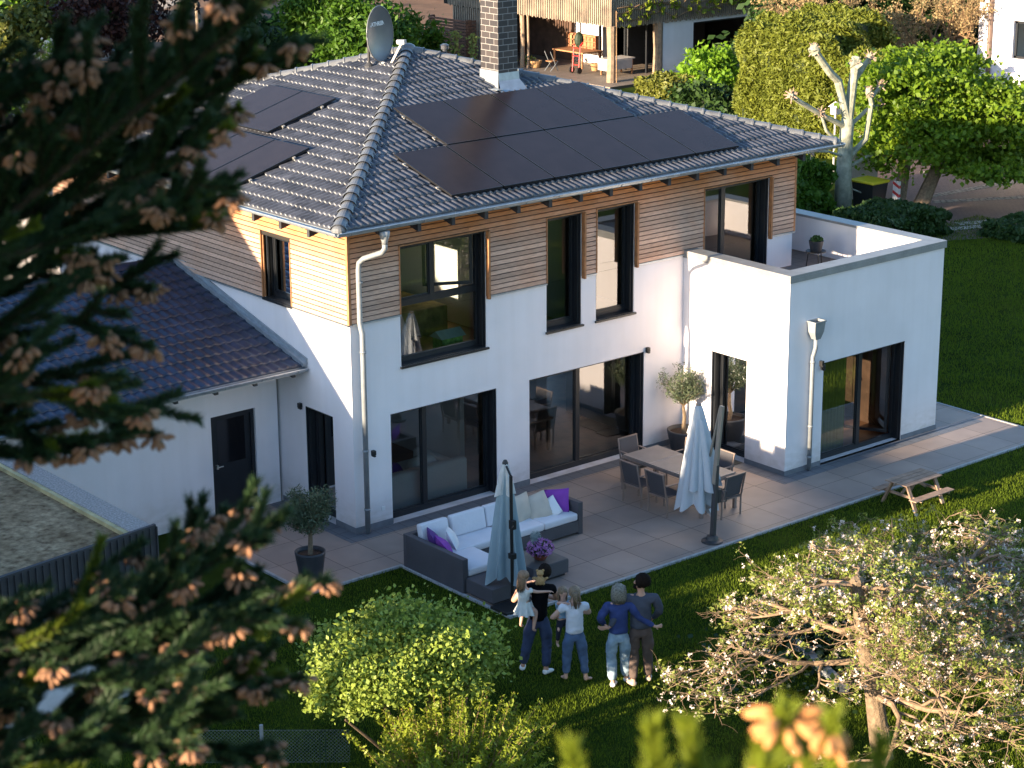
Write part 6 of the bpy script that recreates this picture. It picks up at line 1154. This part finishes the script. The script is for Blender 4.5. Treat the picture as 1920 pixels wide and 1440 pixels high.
t = thing('folding_chair', 'pale metal folding chair on the porch', 'chair', (40.7,41.7,.12)); q = MB()
for dy in (0,.4): q.tube([(40.5,41.5+dy,.12),(40.95,41.5+dy,.55)], .018, 5); q.tube([(40.95,41.5+dy,.12),(40.5,41.5+dy,1.0)], .018, 5)
q.build('frame', M['zinc_light'], t); q = MB(); q.box(40.55,40.95,41.5,41.9,.54,.57); q.build('seat', M['larch_trim'], t)
for x, y, s_, lb in ((40.8,42.9,.3,'wicker basket left of the folding chair on the porch'),(42.2,40.4,.22,'small tan basket on the porch behind the cloth covered table')):
    q = MB(); q.lathe([(s_*.7,0),(s_,.3),(s_*.95,.32),(s_*.6,.05)], (x,y,.12), 16); tag(q.build('basket', mat('wicker', (.35,.2,.09), .9, .3, 20) if 'wicker' not in bpy.data.materials else bpy.data.materials['wicker'], None), lb, 'basket')
q = MB(); z = 0
q.box(39.8,40.1,46.6,46.7,0,2.0); q.box(39.8,40.1,49.4,49.5,0,2.0); z = .05
while z < 1.95: q.box(39.74,39.80,46.6,49.5,z,z+.1); q.box(39.8,41.5,46.54,46.6,z,z+.1); z += .14
tag(q.build('timber_screen_fence', mat('red_brown_boards', (.19,.085,.05), .85, .3, 5), None), 'reddish brown slatted wooden enclosure left of the timber house behind the chimney', 'fence')
t = thing('leafy_plant', 'tall leafy plant growing by the battens of the timber house porch', 'plant', (39.9,43.6,0)); leafcloud('foliage', np.vstack([blob(40, (39.9,43.7+.1*i,.35+.22*i), (.22,.22,.2), .1) for i in range(6)]), .12, LM['ochre'], t, asp=.6); q = MB(); q.tube([(39.9,43.6,0),(39.9,44.2,1.6)], .03, 5); q.build('stem', M['twig'], t)
# ------------------------------------------------------------------ background: behind the roof and upper left
for i, (x, y, h, lb) in enumerate(((38.3,45.6,1.75,'tall pale green flower spike behind the ridge, first right of the vent pipe'),(39.0,45.2,1.6,'tall pale green flower spike behind the ridge, second right of the vent pipe'),(39.4,44.7,1.4,'pale green flower spike behind the ridge, third right of the vent pipe'),(39.9,44.2,1.05,'short pale green flower spike beside the chimney'),(41.2,43.9,.5,'lowest pale green plant tuft against the chimney'))):
    t = thing('flower_spike', lb, 'plant', (x,y,0), 0, 'pale green flower spikes behind the ridge'); q = MB(); q.tube([(x,y,0),(x+.03,y,h)], .03, 5); q.build('stem', M['twig'], t); P_ = np.stack([RG.normal(x, .12, 150), RG.normal(y, .12, 150), RG.random(150)**.8*h], 1); leafcloud('flowers', P_, .085, LM['ochre'], t, asp=.6)
t, P_ = multi('walnut_tree', 'fresh green tree behind the satellite dish', 'tree', (33.4,45.5,0), [((33.4,45.3,2.0),(2.3,2.0,1.3),90,100,.6),((35.4,46.2,1.3),(1.7,1.4,1.0),60,100,.55),((32.4,47.5,3.0),(1.8,1.8,1.1),55,100,.6)], LM['green'], 4, [((33.4,45.5,0),(33.4,45.5,2.8),.2,.1),((33.5,45.5,1.2),(35.8,46.5,2.0),.1,.04),((33.4,45.6,1.4),(31.4,48,3.2),.1,.04)]); leafcloud('crown', P_, .14, LM['green'], t, asp=.45, nrm_up=.1)
tree('dark_bush', 'dark green bush in shade left of the satellite dish', 'bush', (33.5,52.5,0), .1, ((33.5,52.5,.9),(3.2,2.6,1.2)), LM['dark'], 7000, .2, .8, 90, core=True)
t = thing('white_flowers', 'cluster of white blossoms behind the roof ridge near the dish', 'flowers', (38,50,0)); P_ = np.vstack([blob(60, (36.5+rx, 49.6-.3*rx, .5), (.5,.5,.4), .2) for rx in (0,1.0,2.2,3.4)]); leafcloud('petals', P_, .11, LM['blossom'], t, asp=.9); leafcloud('leaves', P_+np.array((.1,.1,-.2)), .14, LM['green'], t)
t, P_ = multi('purple_leaved_tree', 'dark purple leaved multi stemmed tree at the upper left', 'tree', (25.5,53,0), [((24.5,52.6,3.2),(2.3,2.0,1.3),80,60,.5),((27.4,54.6,3.9),(2.2,2.0,1.3),60,60,.5),((23.3,52.2,1.7),(1.1,1.0,.8),25,50,.4),((26.4,53.5,2.2),(1.8,1.5,.8),30,50,.4)], LM['purple'], 4, [((25.6+.3*i,53+.1*i,0),(24+1.1*i,52.6+.6*i,3.6),.09,.04) for i in range(5)], bark='bark'); leafcloud('crown', P_, .13, LM['purple'], t, asp=.6)
def bush(name, label, x, y, rx, ry, rz_, mt, n, ls, seed=1, cat='shrub', grp=None, zc=None, core=True): return tree(name, label, cat, (x,y,0), .06, ((x,y,zc or rz_*.8),(rx,ry,rz_)), LM[mt], n, ls, .6, max(30, n//60), grp, core=core, seed=seed)
bush('sunlit_bush', 'yellow green bush left of the purple leaved tree', 23.2,56.6,1.7,1.5,1.9,'olivebush',5000,.16)
bush('lime_bush', 'bright lime green bush in the upper left corner', 27.5,68.5,2.6,2.4,2.2,'lime',6000,.22,2)
bush('lime_bush', 'lime green bush at the top edge between the two darker ones', 33.5,72,2.4,2.2,1.6,'green',5000,.22,3)
bush('dark_hedge_bush', 'dark green bush below the lime bush at the upper left edge', 22.8,61.2,2.0,1.8,1.3,'dark',5000,.18,4)
bush('grass_mound', 'green grassy mound at the left edge below the brown soil', 14.6,48.0,2.4,1.6,.7,'green',5000,.14,5)
t = thing('blossom_bush', 'white blossoming shrub at the upper left beside the spruce', 'shrub', (18.4,47.4,0)); P_ = clumps((18.2,47.3,.9), (1.2,1.1,1.1), 60, 60, (.4,)*3); P2 = clumps((19.2,48.0,1.9), (.5,.5,.9), 25, 50, (.25,)*3); leafcloud('leaves', np.vstack([P_,P2]), .10, LM['hazel'], t); leafcloud('blossom', np.vstack([P_[::3],P2[::3]])+.05, .085, LM['blossom'], t, asp=.9); q = MB(); 
for i in range(7): q.tube([(18.3,47.3,0),(17.6+.3*i,47.0+.15*i,1.8)], [.04,.015], 5)
q.build('stems', M['bark'], t)
t = thing('pallet_pile', 'heap of old pallets and boards under a tarpaulin at the upper left', 'pile of boards', (26.5,57.2,0)); q = MB(); rnd = random.Random(3)
for i in range(22): a = rnd.uniform(-.5,.5); c = (25.4+rnd.random()*2.6,56.4+rnd.random()*1.6,.2+rnd.random()*.9); q.obox(c, (math.cos(a)*.7,math.sin(a)*.7,rnd.uniform(-.1,.1)), (-math.sin(a)*.06,math.cos(a)*.06,0), (0,0,.015))
q.build('boards', M['kerb'], t); q = MB(); q.ell((24.6,56.2,.4), (1.3,1.0,.75), 14, 9, .25); q.build('tarpaulin', mat('dark_tarpaulin', (.035,.045,.055), .45, .4, 3), t)
q = MB(); q.lathe([(.38,0),(.42,.5),(.38,1.0),(.30,.98)], (28.9,58.6,0), 18); tag(q.build('rain_barrel', mat('pale_blue_plastic', (.30,.36,.42), .5), None), 'pale blue barrel under the purple leaved tree', 'barrel')
q = MB(); q.tube([(35.9,64,0),(35.9,64,2.4)], .09, 8); tag(q.build('wooden_post', M['larch_old'], None), 'weathered upright wooden post beside the gravel path', 'post')
t = thing('nest_box', 'wooden nest box on a pole left of the satellite dish', 'bird box', (34.1,52,0)); q = MB(); q.tube([(34.1,52,0),(34.1,52,1.0)], .05, 8); q.build('pole', M['larch_old'], t); q = MB(); q.box(33.9,34.3,51.8,52.2,1.0,1.65); q.add([(33.82,51.72,1.65),(34.38,51.72,1.65),(34.38,52.28,1.8),(33.82,52.28,1.8)], [(0,1,2,3)]); q.build('box', M['larch_trim'], t)
for i in range(12):
    x = 22+i*7.2; y = 104-i*4.4+5*math.sin(i*2.1); tree('distant_tree', 'dark tree in the row beyond the gravel path, number %d from the left' % (i+1) if False else ['dark leafy tree behind the lime bush in the far corner','dark tree in the far row beside the lime bush','tall dark tree beyond the purple leaved one','broad dark tree beyond the bare soil','dark tree beyond the bird box','shadowy tree behind the satellite dish','shadowy tree right of the dish at the top edge','dark tree left of the chimney at the top edge','tree hidden behind the chimney','tree behind the timber house','tree behind the budding trees','tree behind the white building'][i], 'tree', (x,y,0), .25, ((x,y,5),(4.6,4.2,5)), LM['dark'], 2600, .42, 1.4, 60, 'dark trees in the far background', core=True, seed=i)
# white outbuilding glimpsed behind the garage roof
OB = thing('white_outbuilding', 'sunlit white outbuilding glimpsed through the spruce beyond the garage ridge', 'outbuilding', (3,16.5,0)); q = MB(); q.box(3,9,16.4,21.5,0,3.35); q.build('wall', M['plaster'], OB); q = MB(); q.box(2.8,9.2,16.2,21.7,3.352,3.5); q.build('flat_roof', M['capping'], OB)
# ------------------------------------------------------------------ unseen neighbours to the left, shaped to throw long shadows; hedges and trees added
NB = thing('neighbour_house', 'white neighbouring house with steep tiled gable roof beyond the left edge', 'house', (-20,4,0)); q = MB(); q.box(-26,-15,0,13,0,4.88); q.add([(x,y,z) for x in (-26,-15) for y, z in ((0,4.881),(4.2,8.42),(9.2,8.42),(13,4.881))], [(0,1,2,3),(4,7,6,5),(0,4,5,1),(1,5,6,2),(2,6,7,3)]); q.box(-26,-15.0,-3.95,-.001,0,4.70); q.build('wall', M['plaster'], NB)
q = MB(); q.add([(x,y,z) for x in (-26.3,-15.001) for y, z in ((-.1,4.90),(4.2,8.46),(9.2,8.46),(13.1,4.90))], [(0,4,5,1),(1,5,6,2),(2,6,7,3)]); q.box(-26.2,-15,-4.0,-.101,4.702,4.76); q.build('roof', M['tile_wing'], NB)
def cedar(label, x, y, h, r, zc=None, seed=1): return tree('garden_conifer', label, 'tree', (x,y,0), .12, ((x,y,h*.5),(r,r,h*.5)), LM['dark'], 2600, .2, .5, 60, 'garden trees beyond the left edge', core=True, seed=seed, zlo=-1)
def nhedge(label, y0, y1, h): return hedge('shade_hedge', label, 'hedge', [(-16.4,-15,y0,y1,-.2,h)], LM['dark'], .18, 160, .6, grp='unseen shade hedges beyond the left edge')
nhedge('unseen tall hedge added for shade next to the neighbouring house', -5.5, -4.0, 6.6); nhedge('unseen lower hedge added to let a strip of sun through', -6.7, -5.6, 3.15); nhedge('unseen tall hedge added for shade beyond the gap', -7.6, -6.75, 6.2); nhedge('unseen low hedge added to let low sun in near the garden end', -9.1, -7.65, 1.9); nhedge('unseen hedge added for shade at the garden end', -17, -9.15, 2.95)  # hedge heights set to leave bands of sun and shade on the lawn
tree('shade_broad_tree', 'unseen broad crowned tree added to shade the standing couple, beyond the left edge', 'tree', (-17.5,-8.6,0), .18, ((-17.5,-8.3,6.6),(1.6,.75,1.7)), LM['dark'], 5000, .2, .5, 60, core=True, zlo=-1, seed=5)  # unseen crown added to keep the sun off the couple's heads
tree('shade_far_tree', 'unseen tall tree added to shade the far ground, beyond the left edge', 'tree', (3,49.5,0), .3, ((3,49.5,6),(2.6,2.6,5.6)), LM['dark'], 5000, .35, 1, 70, core=True, zlo=-1, seed=7)  # unseen pair added to put the far ground in shade
tree('shade_far_tree', 'second unseen tall tree added to shade the far ground, beyond the left edge', 'tree', (6,54.2,0), .3, ((6,54.2,6),(2.6,2.3,5.6)), LM['dark'], 5000, .35, 1, 70, core=True, zlo=-1, seed=8)
tree('shade_tall_tree', 'unseen slender tree added to shade the pollarded tree, beyond the left edge', 'tree', (-18,13.75,0), .25, ((-18,13.75,6.4),(1.6,1.3,4.6)), LM['dark'], 6000, .25, .6, 80, core=True, zlo=-1, seed=6)  # unseen tree added to shade the lower pollarded tree
# ------------------------------------------------------------------ the spruce beside the camera, out of focus
LM['needle'] = leafmat('spruce_needles', (.013,.038,.018), (.048,.088,.03), .5, .1, 9); LM['newneedle'] = leafmat('fresh_spruce_needles', (.08,.12,.012), (.16,.20,.02), .5, .3, 9)
LM['cone'] = leafmat('pollen_cones', (.22,.105,.06), (.42,.23,.13), .8, .1, 60)
M['sprucebark'] = mat('spruce_twig_bark', (.05,.035,.022), .9, .3, 30)
class Nd:
    def __init__(s): s.p = []; s.d = []; s.r = []; s.f = []; s.cones = []
def shoot(nd_, mb, p, d, L_, rnd, rad=.019, curve=.3, dens=1700, fresh=0, cones=0, w_=.0034, cs_=1.0):
    p = Vector(p); d = Vector(d).normalized(); k = 5; pts_ = [p.copy()]; e = Vector((rnd.gauss(0,1), rnd.gauss(0,1), rnd.gauss(0,1)))*curve*.3
    for i in range(k): d = (d+e/k+Vector((0,0,curve*.12))).normalized(); p = p+d*L_/k; pts_.append(p.copy())
    mb.tube([tuple(q) for q in pts_], [.0035*(1-.5*i/k) for i in range(k+1)], 4)
    n = int(L_*dens)
    t = RG.random(n)*k; i = np.minimum(t.astype(int), k-1); A_ = np.array([tuple(q) for q in pts_]); ax = A_[i+1]-A_[i]; base = A_[i]+ax*(t-i)[:, None]; ax /= np.linalg.norm(ax, axis=1)[:, None]
    rr = RG.normal(size=(n, 3)); rr -= ax*(rr*ax).sum(1)[:, None]; rr /= np.linalg.norm(rr, axis=1)[:, None]; rr[:, 2] += .25
    dr = rr*.72+ax*.72; dr /= np.linalg.norm(dr, axis=1)[:, None]; ln = rad*(.75+.5*RG.random(n)); sd_ = np.cross(dr, RG.normal(size=(n, 3))); sd_ /= np.linalg.norm(sd_, axis=1)[:, None]
    nd_.p.append(np.stack([base-sd_*w_*.5, base+sd_*w_*.5, base+dr*ln[:, None]], 1)); nd_.f.append(np.full(n, 1 if fresh else 0))
    if cones:
        for c in range(cones):                                     # a fan of small cones spreading below the shoot
            f = rnd.uniform(.80, 1.0); i = min(k-1, int(f*k)); b = pts_[i].lerp(pts_[i+1], max(0,min(1, f*k-i))); o_ = Vector((rnd.gauss(0,1), rnd.gauss(0,1), -abs(rnd.gauss(.2,.9)))).normalized(); nd_.cones.append((b+o_*.011, (o_+Vector((0,0,-.15))).normalized(), rnd.uniform(.015,.022)*cs_))
    return pts_
def cone_mesh(cs):
    V = []; F = []; b = 0
    for p, d, L_ in cs:
        a = d.cross(Vector((.3,.9,.2))).normalized(); c = d.cross(a); 
        for f, r in ((0,.15),(.25,.85),(.6,1),(.88,.7),(1.0,.15)):
            for j in range(7): t = 6.283*j/7+f; q_ = p+d*L_*f+(a*math.cos(t)+c*math.sin(t))*.0043*r; V.append(tuple(q_))
        for i in range(4):
            for j in range(7): F.append((b+i*7+j, b+i*7+(j+1) % 7, b+(i+1)*7+(j+1) % 7, b+(i+1)*7+j))
        b += 35
    return V, F
def spruce(t, branches, rnd, side_L=(.11,.20), step=.06, conep=.26, fresh=.05, rad=.019, spread=.80, endcones=.95, up=.22, sub=True, coneN=(18,30), dens=4000):
    nd_ = Nd(); mb = MB()
    for B in branches:
        P_ = [Vector(p) for p in B]; seg = [(P_[i+1]-P_[i]).length for i in range(len(P_)-1)]; T_ = sum(seg); at = 0
        mb.tube([tuple(p) for p in P_], [.007-.005*i/(len(P_)-1) for i in range(len(P_))], 6)
        def pos(s_):
            for i, L_ in enumerate(seg):
                if s_ <= L_ or i == len(seg)-1: return P_[i].lerp(P_[i+1], s_/L_), (P_[i+1]-P_[i]).normalized()
                s_ -= L_
        s_ = 0; sg = 1
        while s_ < T_-.01:
            p, d = pos(s_); p2, d2 = pos(min(T_, s_+step)); shoot(nd_, mb, p, p2-p if (p2-p).length > 1e-4 else d, step*1.2, rnd, rad, 0, dens)
            hz = d.cross(Vector((0,0,1))).normalized()*sg; v_ = (d*math.cos(spread)+hz*math.sin(spread)*.8+Vector((0,0,rnd.uniform(-.35,.45)+up))).normalized()
            L_ = rnd.uniform(*side_L)*(.55+.45*(1-s_/T_)+.15); cn = rnd.random() < conep
            pp = shoot(nd_, mb, p, v_, L_, rnd, rad, .5, dens, rnd.random() < fresh, rnd.randint(*coneN) if cn else 0)
            if sub and L_ > .09:
                for kk in (1, 3):
                    v2 = (v_*.8+d*.7*(1 if kk % 2 else -.3)+Vector((rnd.gauss(0,.3), rnd.gauss(0,.3), rnd.gauss(.1,.25)))).normalized(); shoot(nd_, mb, pp[kk], v2, L_*.62, rnd, rad, .3, dens, rnd.random() < fresh, rnd.randint(*coneN) if rnd.random() < conep*.6 else 0)
            s_ += step*rnd.uniform(.7, 1.2); sg = -sg
        p, d = pos(T_); shoot(nd_, mb, p, d+Vector((0,0,.15)), .07, rnd, rad, .2, dens, rnd.random() < .2, rnd.randint(16, 26) if rnd.random() < endcones else 0)
        for sg in (-1, 1): shoot(nd_, mb, p-d*.03, d+d.cross(Vector((0,0,1)))*sg*.8+Vector((0,0,.1)), .06, rnd, rad, .2, dens, rnd.random() < .2, rnd.randint(6, 14) if rnd.random() < endcones*.6 else 0)
    mb.build('branches', M['sprucebark'], t)
    P_ = np.vstack(nd_.p).reshape(-1, 3); f = np.concatenate(nd_.f); raw('needles', P_, np.arange(len(P_)).reshape(-1, 3), [LM['needle'], LM['newneedle']], t, mi=f)
    V, F = cone_mesh(nd_.cones)
    if V: raw('pollen_cones', np.array(V), np.array(F), LM['cone'], t, smooth=True)['kind'] = 'stuff'
BR1 = [[[-19.83,-27.14,13.39],[-19.63,-27.43,13.57],[-19.58,-27.56,13.7],[-19.55,-27.62,13.74]],[[-19.84,-27.35,13.41],[-19.72,-27.6,13.61],[-19.7,-27.83,13.74],[-19.67,-27.9,13.8]],[[-20.13,-27.02,13.4],[-19.78,-27.25,13.46],[-19.58,-27.46,13.57],[-19.5,-27.61,13.65]],[[-20.05,-26.81,13.46],[-19.73,-27.05,13.49],[-19.57,-27.23,13.58],[-19.46,-27.4,13.63]],[[-20.15,-27.09,13.55],[-19.92,-27.28,13.58],[-19.8,-27.39,13.61],[-19.76,-27.46,13.66]],[[-20.19,-27.13,13.31],[-19.8,-27.27,13.39],[-19.65,-27.44,13.47],[-19.58,-27.53,13.52]],[[-20.05,-26.75,13.27],[-19.66,-26.99,13.38],[-19.5,-27.18,13.44],[-19.43,-27.33,13.51]],[[-20.26,-27.32,13.29],[-19.87,-27.41,13.37],[-19.68,-27.49,13.42],[-19.62,-27.58,13.44]],[[-20.15,-26.97,13.14],[-19.76,-27.08,13.28],[-19.62,-27.25,13.34],[-19.54,-27.41,13.37]],[[-20.11,-26.86,13.17],[-19.67,-27.0,13.34],[-19.55,-27.17,13.37],[-19.51,-27.29,13.43]],[[-20.22,-27.23,13.3],[-19.86,-27.32,13.51],[-19.75,-27.37,13.53],[-19.65,-27.42,13.56]],[[-20.26,-27.27,13.1],[-19.94,-27.35,13.24],[-19.79,-27.42,13.27],[-19.74,-27.51,13.24]],[[-20.13,-26.9,13.03],[-19.78,-26.99,13.19],[-19.66,-27.14,13.26],[-19.6,-27.29,13.25]],[[-20.31,-27.38,13.05],[-20.0,-27.46,13.17],[-19.88,-27.51,13.18],[-19.8,-27.57,13.15]],[[-20.21,-27.1,13.0],[-19.87,-27.18,13.15],[-19.77,-27.35,13.13],[-19.71,-27.46,13.08]],[[-20.19,-27.02,12.92],[-19.93,-27.19,13.06],[-19.86,-27.33,13.07],[-19.82,-27.47,13.07]],[[-20.22,-27.17,13.11],[-19.97,-27.22,13.28],[-19.83,-27.27,13.31],[-19.75,-27.31,13.32]],[[-20.31,-27.29,12.73],[-19.94,-27.44,12.72],[-19.75,-27.6,12.83],[-19.64,-27.74,12.95]],[[-20.24,-27.04,12.58],[-19.77,-27.2,12.62],[-19.64,-27.35,12.71],[-19.56,-27.45,12.84]],[[-20.36,-27.45,12.85],[-20.01,-27.6,12.82],[-19.79,-27.69,12.85],[-19.69,-27.82,12.84]],[[-20.3,-27.23,12.61],[-19.9,-27.35,12.68],[-19.74,-27.52,12.76],[-19.64,-27.67,12.82]],[[-20.35,-27.39,12.73],[-19.98,-27.52,12.76],[-19.85,-27.63,12.79],[-19.78,-27.72,12.81]],[[-20.32,-27.26,12.54],[-19.93,-27.39,12.57],[-19.69,-27.5,12.61],[-19.58,-27.66,12.65]],[[-20.4,-27.52,12.67],[-20.03,-27.62,12.76],[-19.94,-27.71,12.79],[-19.87,-27.81,12.79]],[[-20.42,-27.55,12.6],[-20.09,-27.74,12.7],[-19.98,-27.78,12.73],[-19.93,-27.92,12.75]],[[-20.32,-27.21,12.42],[-19.91,-27.33,12.47],[-19.66,-27.44,12.5],[-19.6,-27.61,12.51]],[[-20.24,-27.0,12.41],[-19.88,-27.08,12.52],[-19.75,-27.23,12.59],[-19.63,-27.4,12.63]],[[-20.21,-26.96,12.52],[-19.87,-27.07,12.56],[-19.77,-27.2,12.62],[-19.65,-27.36,12.68]]]
BR2 = [[[-20.26,-29.25,13.22],[-20.27,-29.24,13.29],[-20.27,-29.22,13.34]],[[-20.27,-29.31,13.23],[-20.25,-29.29,13.31],[-20.25,-29.28,13.38]],[[-20.27,-29.36,13.26],[-20.25,-29.36,13.35],[-20.23,-29.37,13.42]],[[-20.24,-29.33,13.23],[-20.21,-29.31,13.31],[-20.2,-29.28,13.36]],[[-20.2,-29.39,13.22],[-20.16,-29.37,13.31],[-20.13,-29.35,13.37]],[[-20.15,-29.38,13.2],[-20.11,-29.37,13.27],[-20.08,-29.35,13.33]],[[-20.17,-29.3,13.17],[-20.12,-29.28,13.26],[-20.09,-29.27,13.31]]]
S1 = thing('spruce_tree', 'dark spruce with clusters of tan pollen cones filling the left side close to the camera', 'spruce', (-20.45,-26.75,0), 0, 'spruces close to the camera'); rnd = random.Random(12)
BX = BR1+[[[p[0]+rnd.uniform(-.05,.05), p[1]+rnd.uniform(-.05,.05), p[2]+rnd.uniform(-.045,.035)] for p in b[:3]]+[[b[3][k]*.62+b[2][k]*.38+rnd.uniform(-.03,.03) for k in range(3)]] for b in BR1[8::7]]
spruce(S1, BX, rnd)
q = MB(); q.tube([(-20.45,-26.75,-.1),(-20.45,-26.75,8),(-20.45,-26.75,13.5),(-20.45,-26.75,17.5)], [.26,.17,.08,.02], 12); q.build('trunk', M['bark'], S1)
P_ = []; q = MB()
for i in range(800):
    h = rnd.uniform(3, 17.2) if i < 240 else rnd.uniform(11.5, 15.2); R2 = min(2.4, max(.15, (17.6-h)*.27)); a = rnd.uniform(0, 6.283); dx, dy = math.cos(a), math.sin(a)
    if h > 10.6:                                              # the side towards the view is the detailed one above
        R2 = max(R2, 1.25) if h < 15.5 else R2; vis = False
        for f in (.4, .7, 1.05):
            e = Vector((-20.45+dx*R2*f, -26.75+dy*R2*f, h))-CAM; vis |= e.dot(fwd) > 0 and e.dot(r2)/e.dot(fwd) > -.30
        if vis: continue
    p0 = np.array((-20.45,-26.75,h)); p1 = p0+np.array((dx*R2, dy*R2, -.12*R2)); q.tube([p0, p1], [.02,.004], 4); n = int(110*R2/1.2); f = RG.random(n)[:, None]; P_.append(p0+(p1-p0)*(.15+.85*f)+RG.normal(size=(n, 3))*np.array((.10,.10,.05)))
def out_of_view(P_):
    e = P_-np.array(CAM); f_ = e@np.array(fwd); a = (e@np.array(r2))/f_; b = (e@np.array(u2))/f_
    return P_[~((f_ > -.3) & (np.abs(a) < .33) & (np.abs(b) < .27)) & (np.linalg.norm(e, axis=1) > 1.0)]
q.build('limbs', M['bark'], S1); leafcloud('outer_foliage', out_of_view(np.vstack(P_)), .085, LM['needle'], S1, asp=.22)
S2 = thing('spruce_tree', 'sunlit spruce tip with orange pollen cones at the bottom edge close to the camera', 'spruce', (-20.18,-29.32,0), 0, 'spruces close to the camera'); LM['needle_old'] = LM['needle']; LM['needle'] = leafmat('needles_painted_sunlit', (.11,.16,.014), (.26,.30,.025), .5, .3, 9); LM['cone'] = leafmat('cones_painted_sunlit', (.46,.18,.06), (.64,.32,.12), .8, .1, 60)  # needle and cone colours brightened to paint in the sunlight
BR2 = [[[p[0], p[1], p[2]-.056] for p in b] for b in BR2]
spruce(S2, BR2, random.Random(4), side_L=(.035,.06), step=.026, conep=.36, fresh=.5, rad=.018, spread=.6, up=.5, sub=False, coneN=(4,8), dens=5200, endcones=.5)
q = MB(); q.tube([(-20.18,-29.32,-.1),(-20.18,-29.32,8),(-20.18,-29.32,12.6),(-20.2,-29.3,13.26)], [.2,.12,.03,.008], 10)
P_ = []
for i in range(150):
    h = rnd.uniform(3, 13.0); R2 = min(2.2, (13.35-h)*.26); a = rnd.uniform(0, 6.283); p0 = np.array((-20.18,-29.32,h)); p1 = p0+np.array((math.cos(a)*R2, math.sin(a)*R2, -.1*R2)); q.tube([p0, p1], [.018,.004], 4); n = int(60*R2/1.2)+4; f = RG.random(n)[:, None]; P_.append(p0+(p1-p0)*(.1+.9*f)+RG.normal(size=(n, 3))*np.array((.09,.09,.05)))
q.build('trunk', M['bark'], S2); leafcloud('outer_foliage', out_of_view(np.vstack(P_)), .08, LM['needle_old'], S2, asp=.22)
for o in list(bpy.data.objects):
    if '_o' in o.keys(): del o['_o']
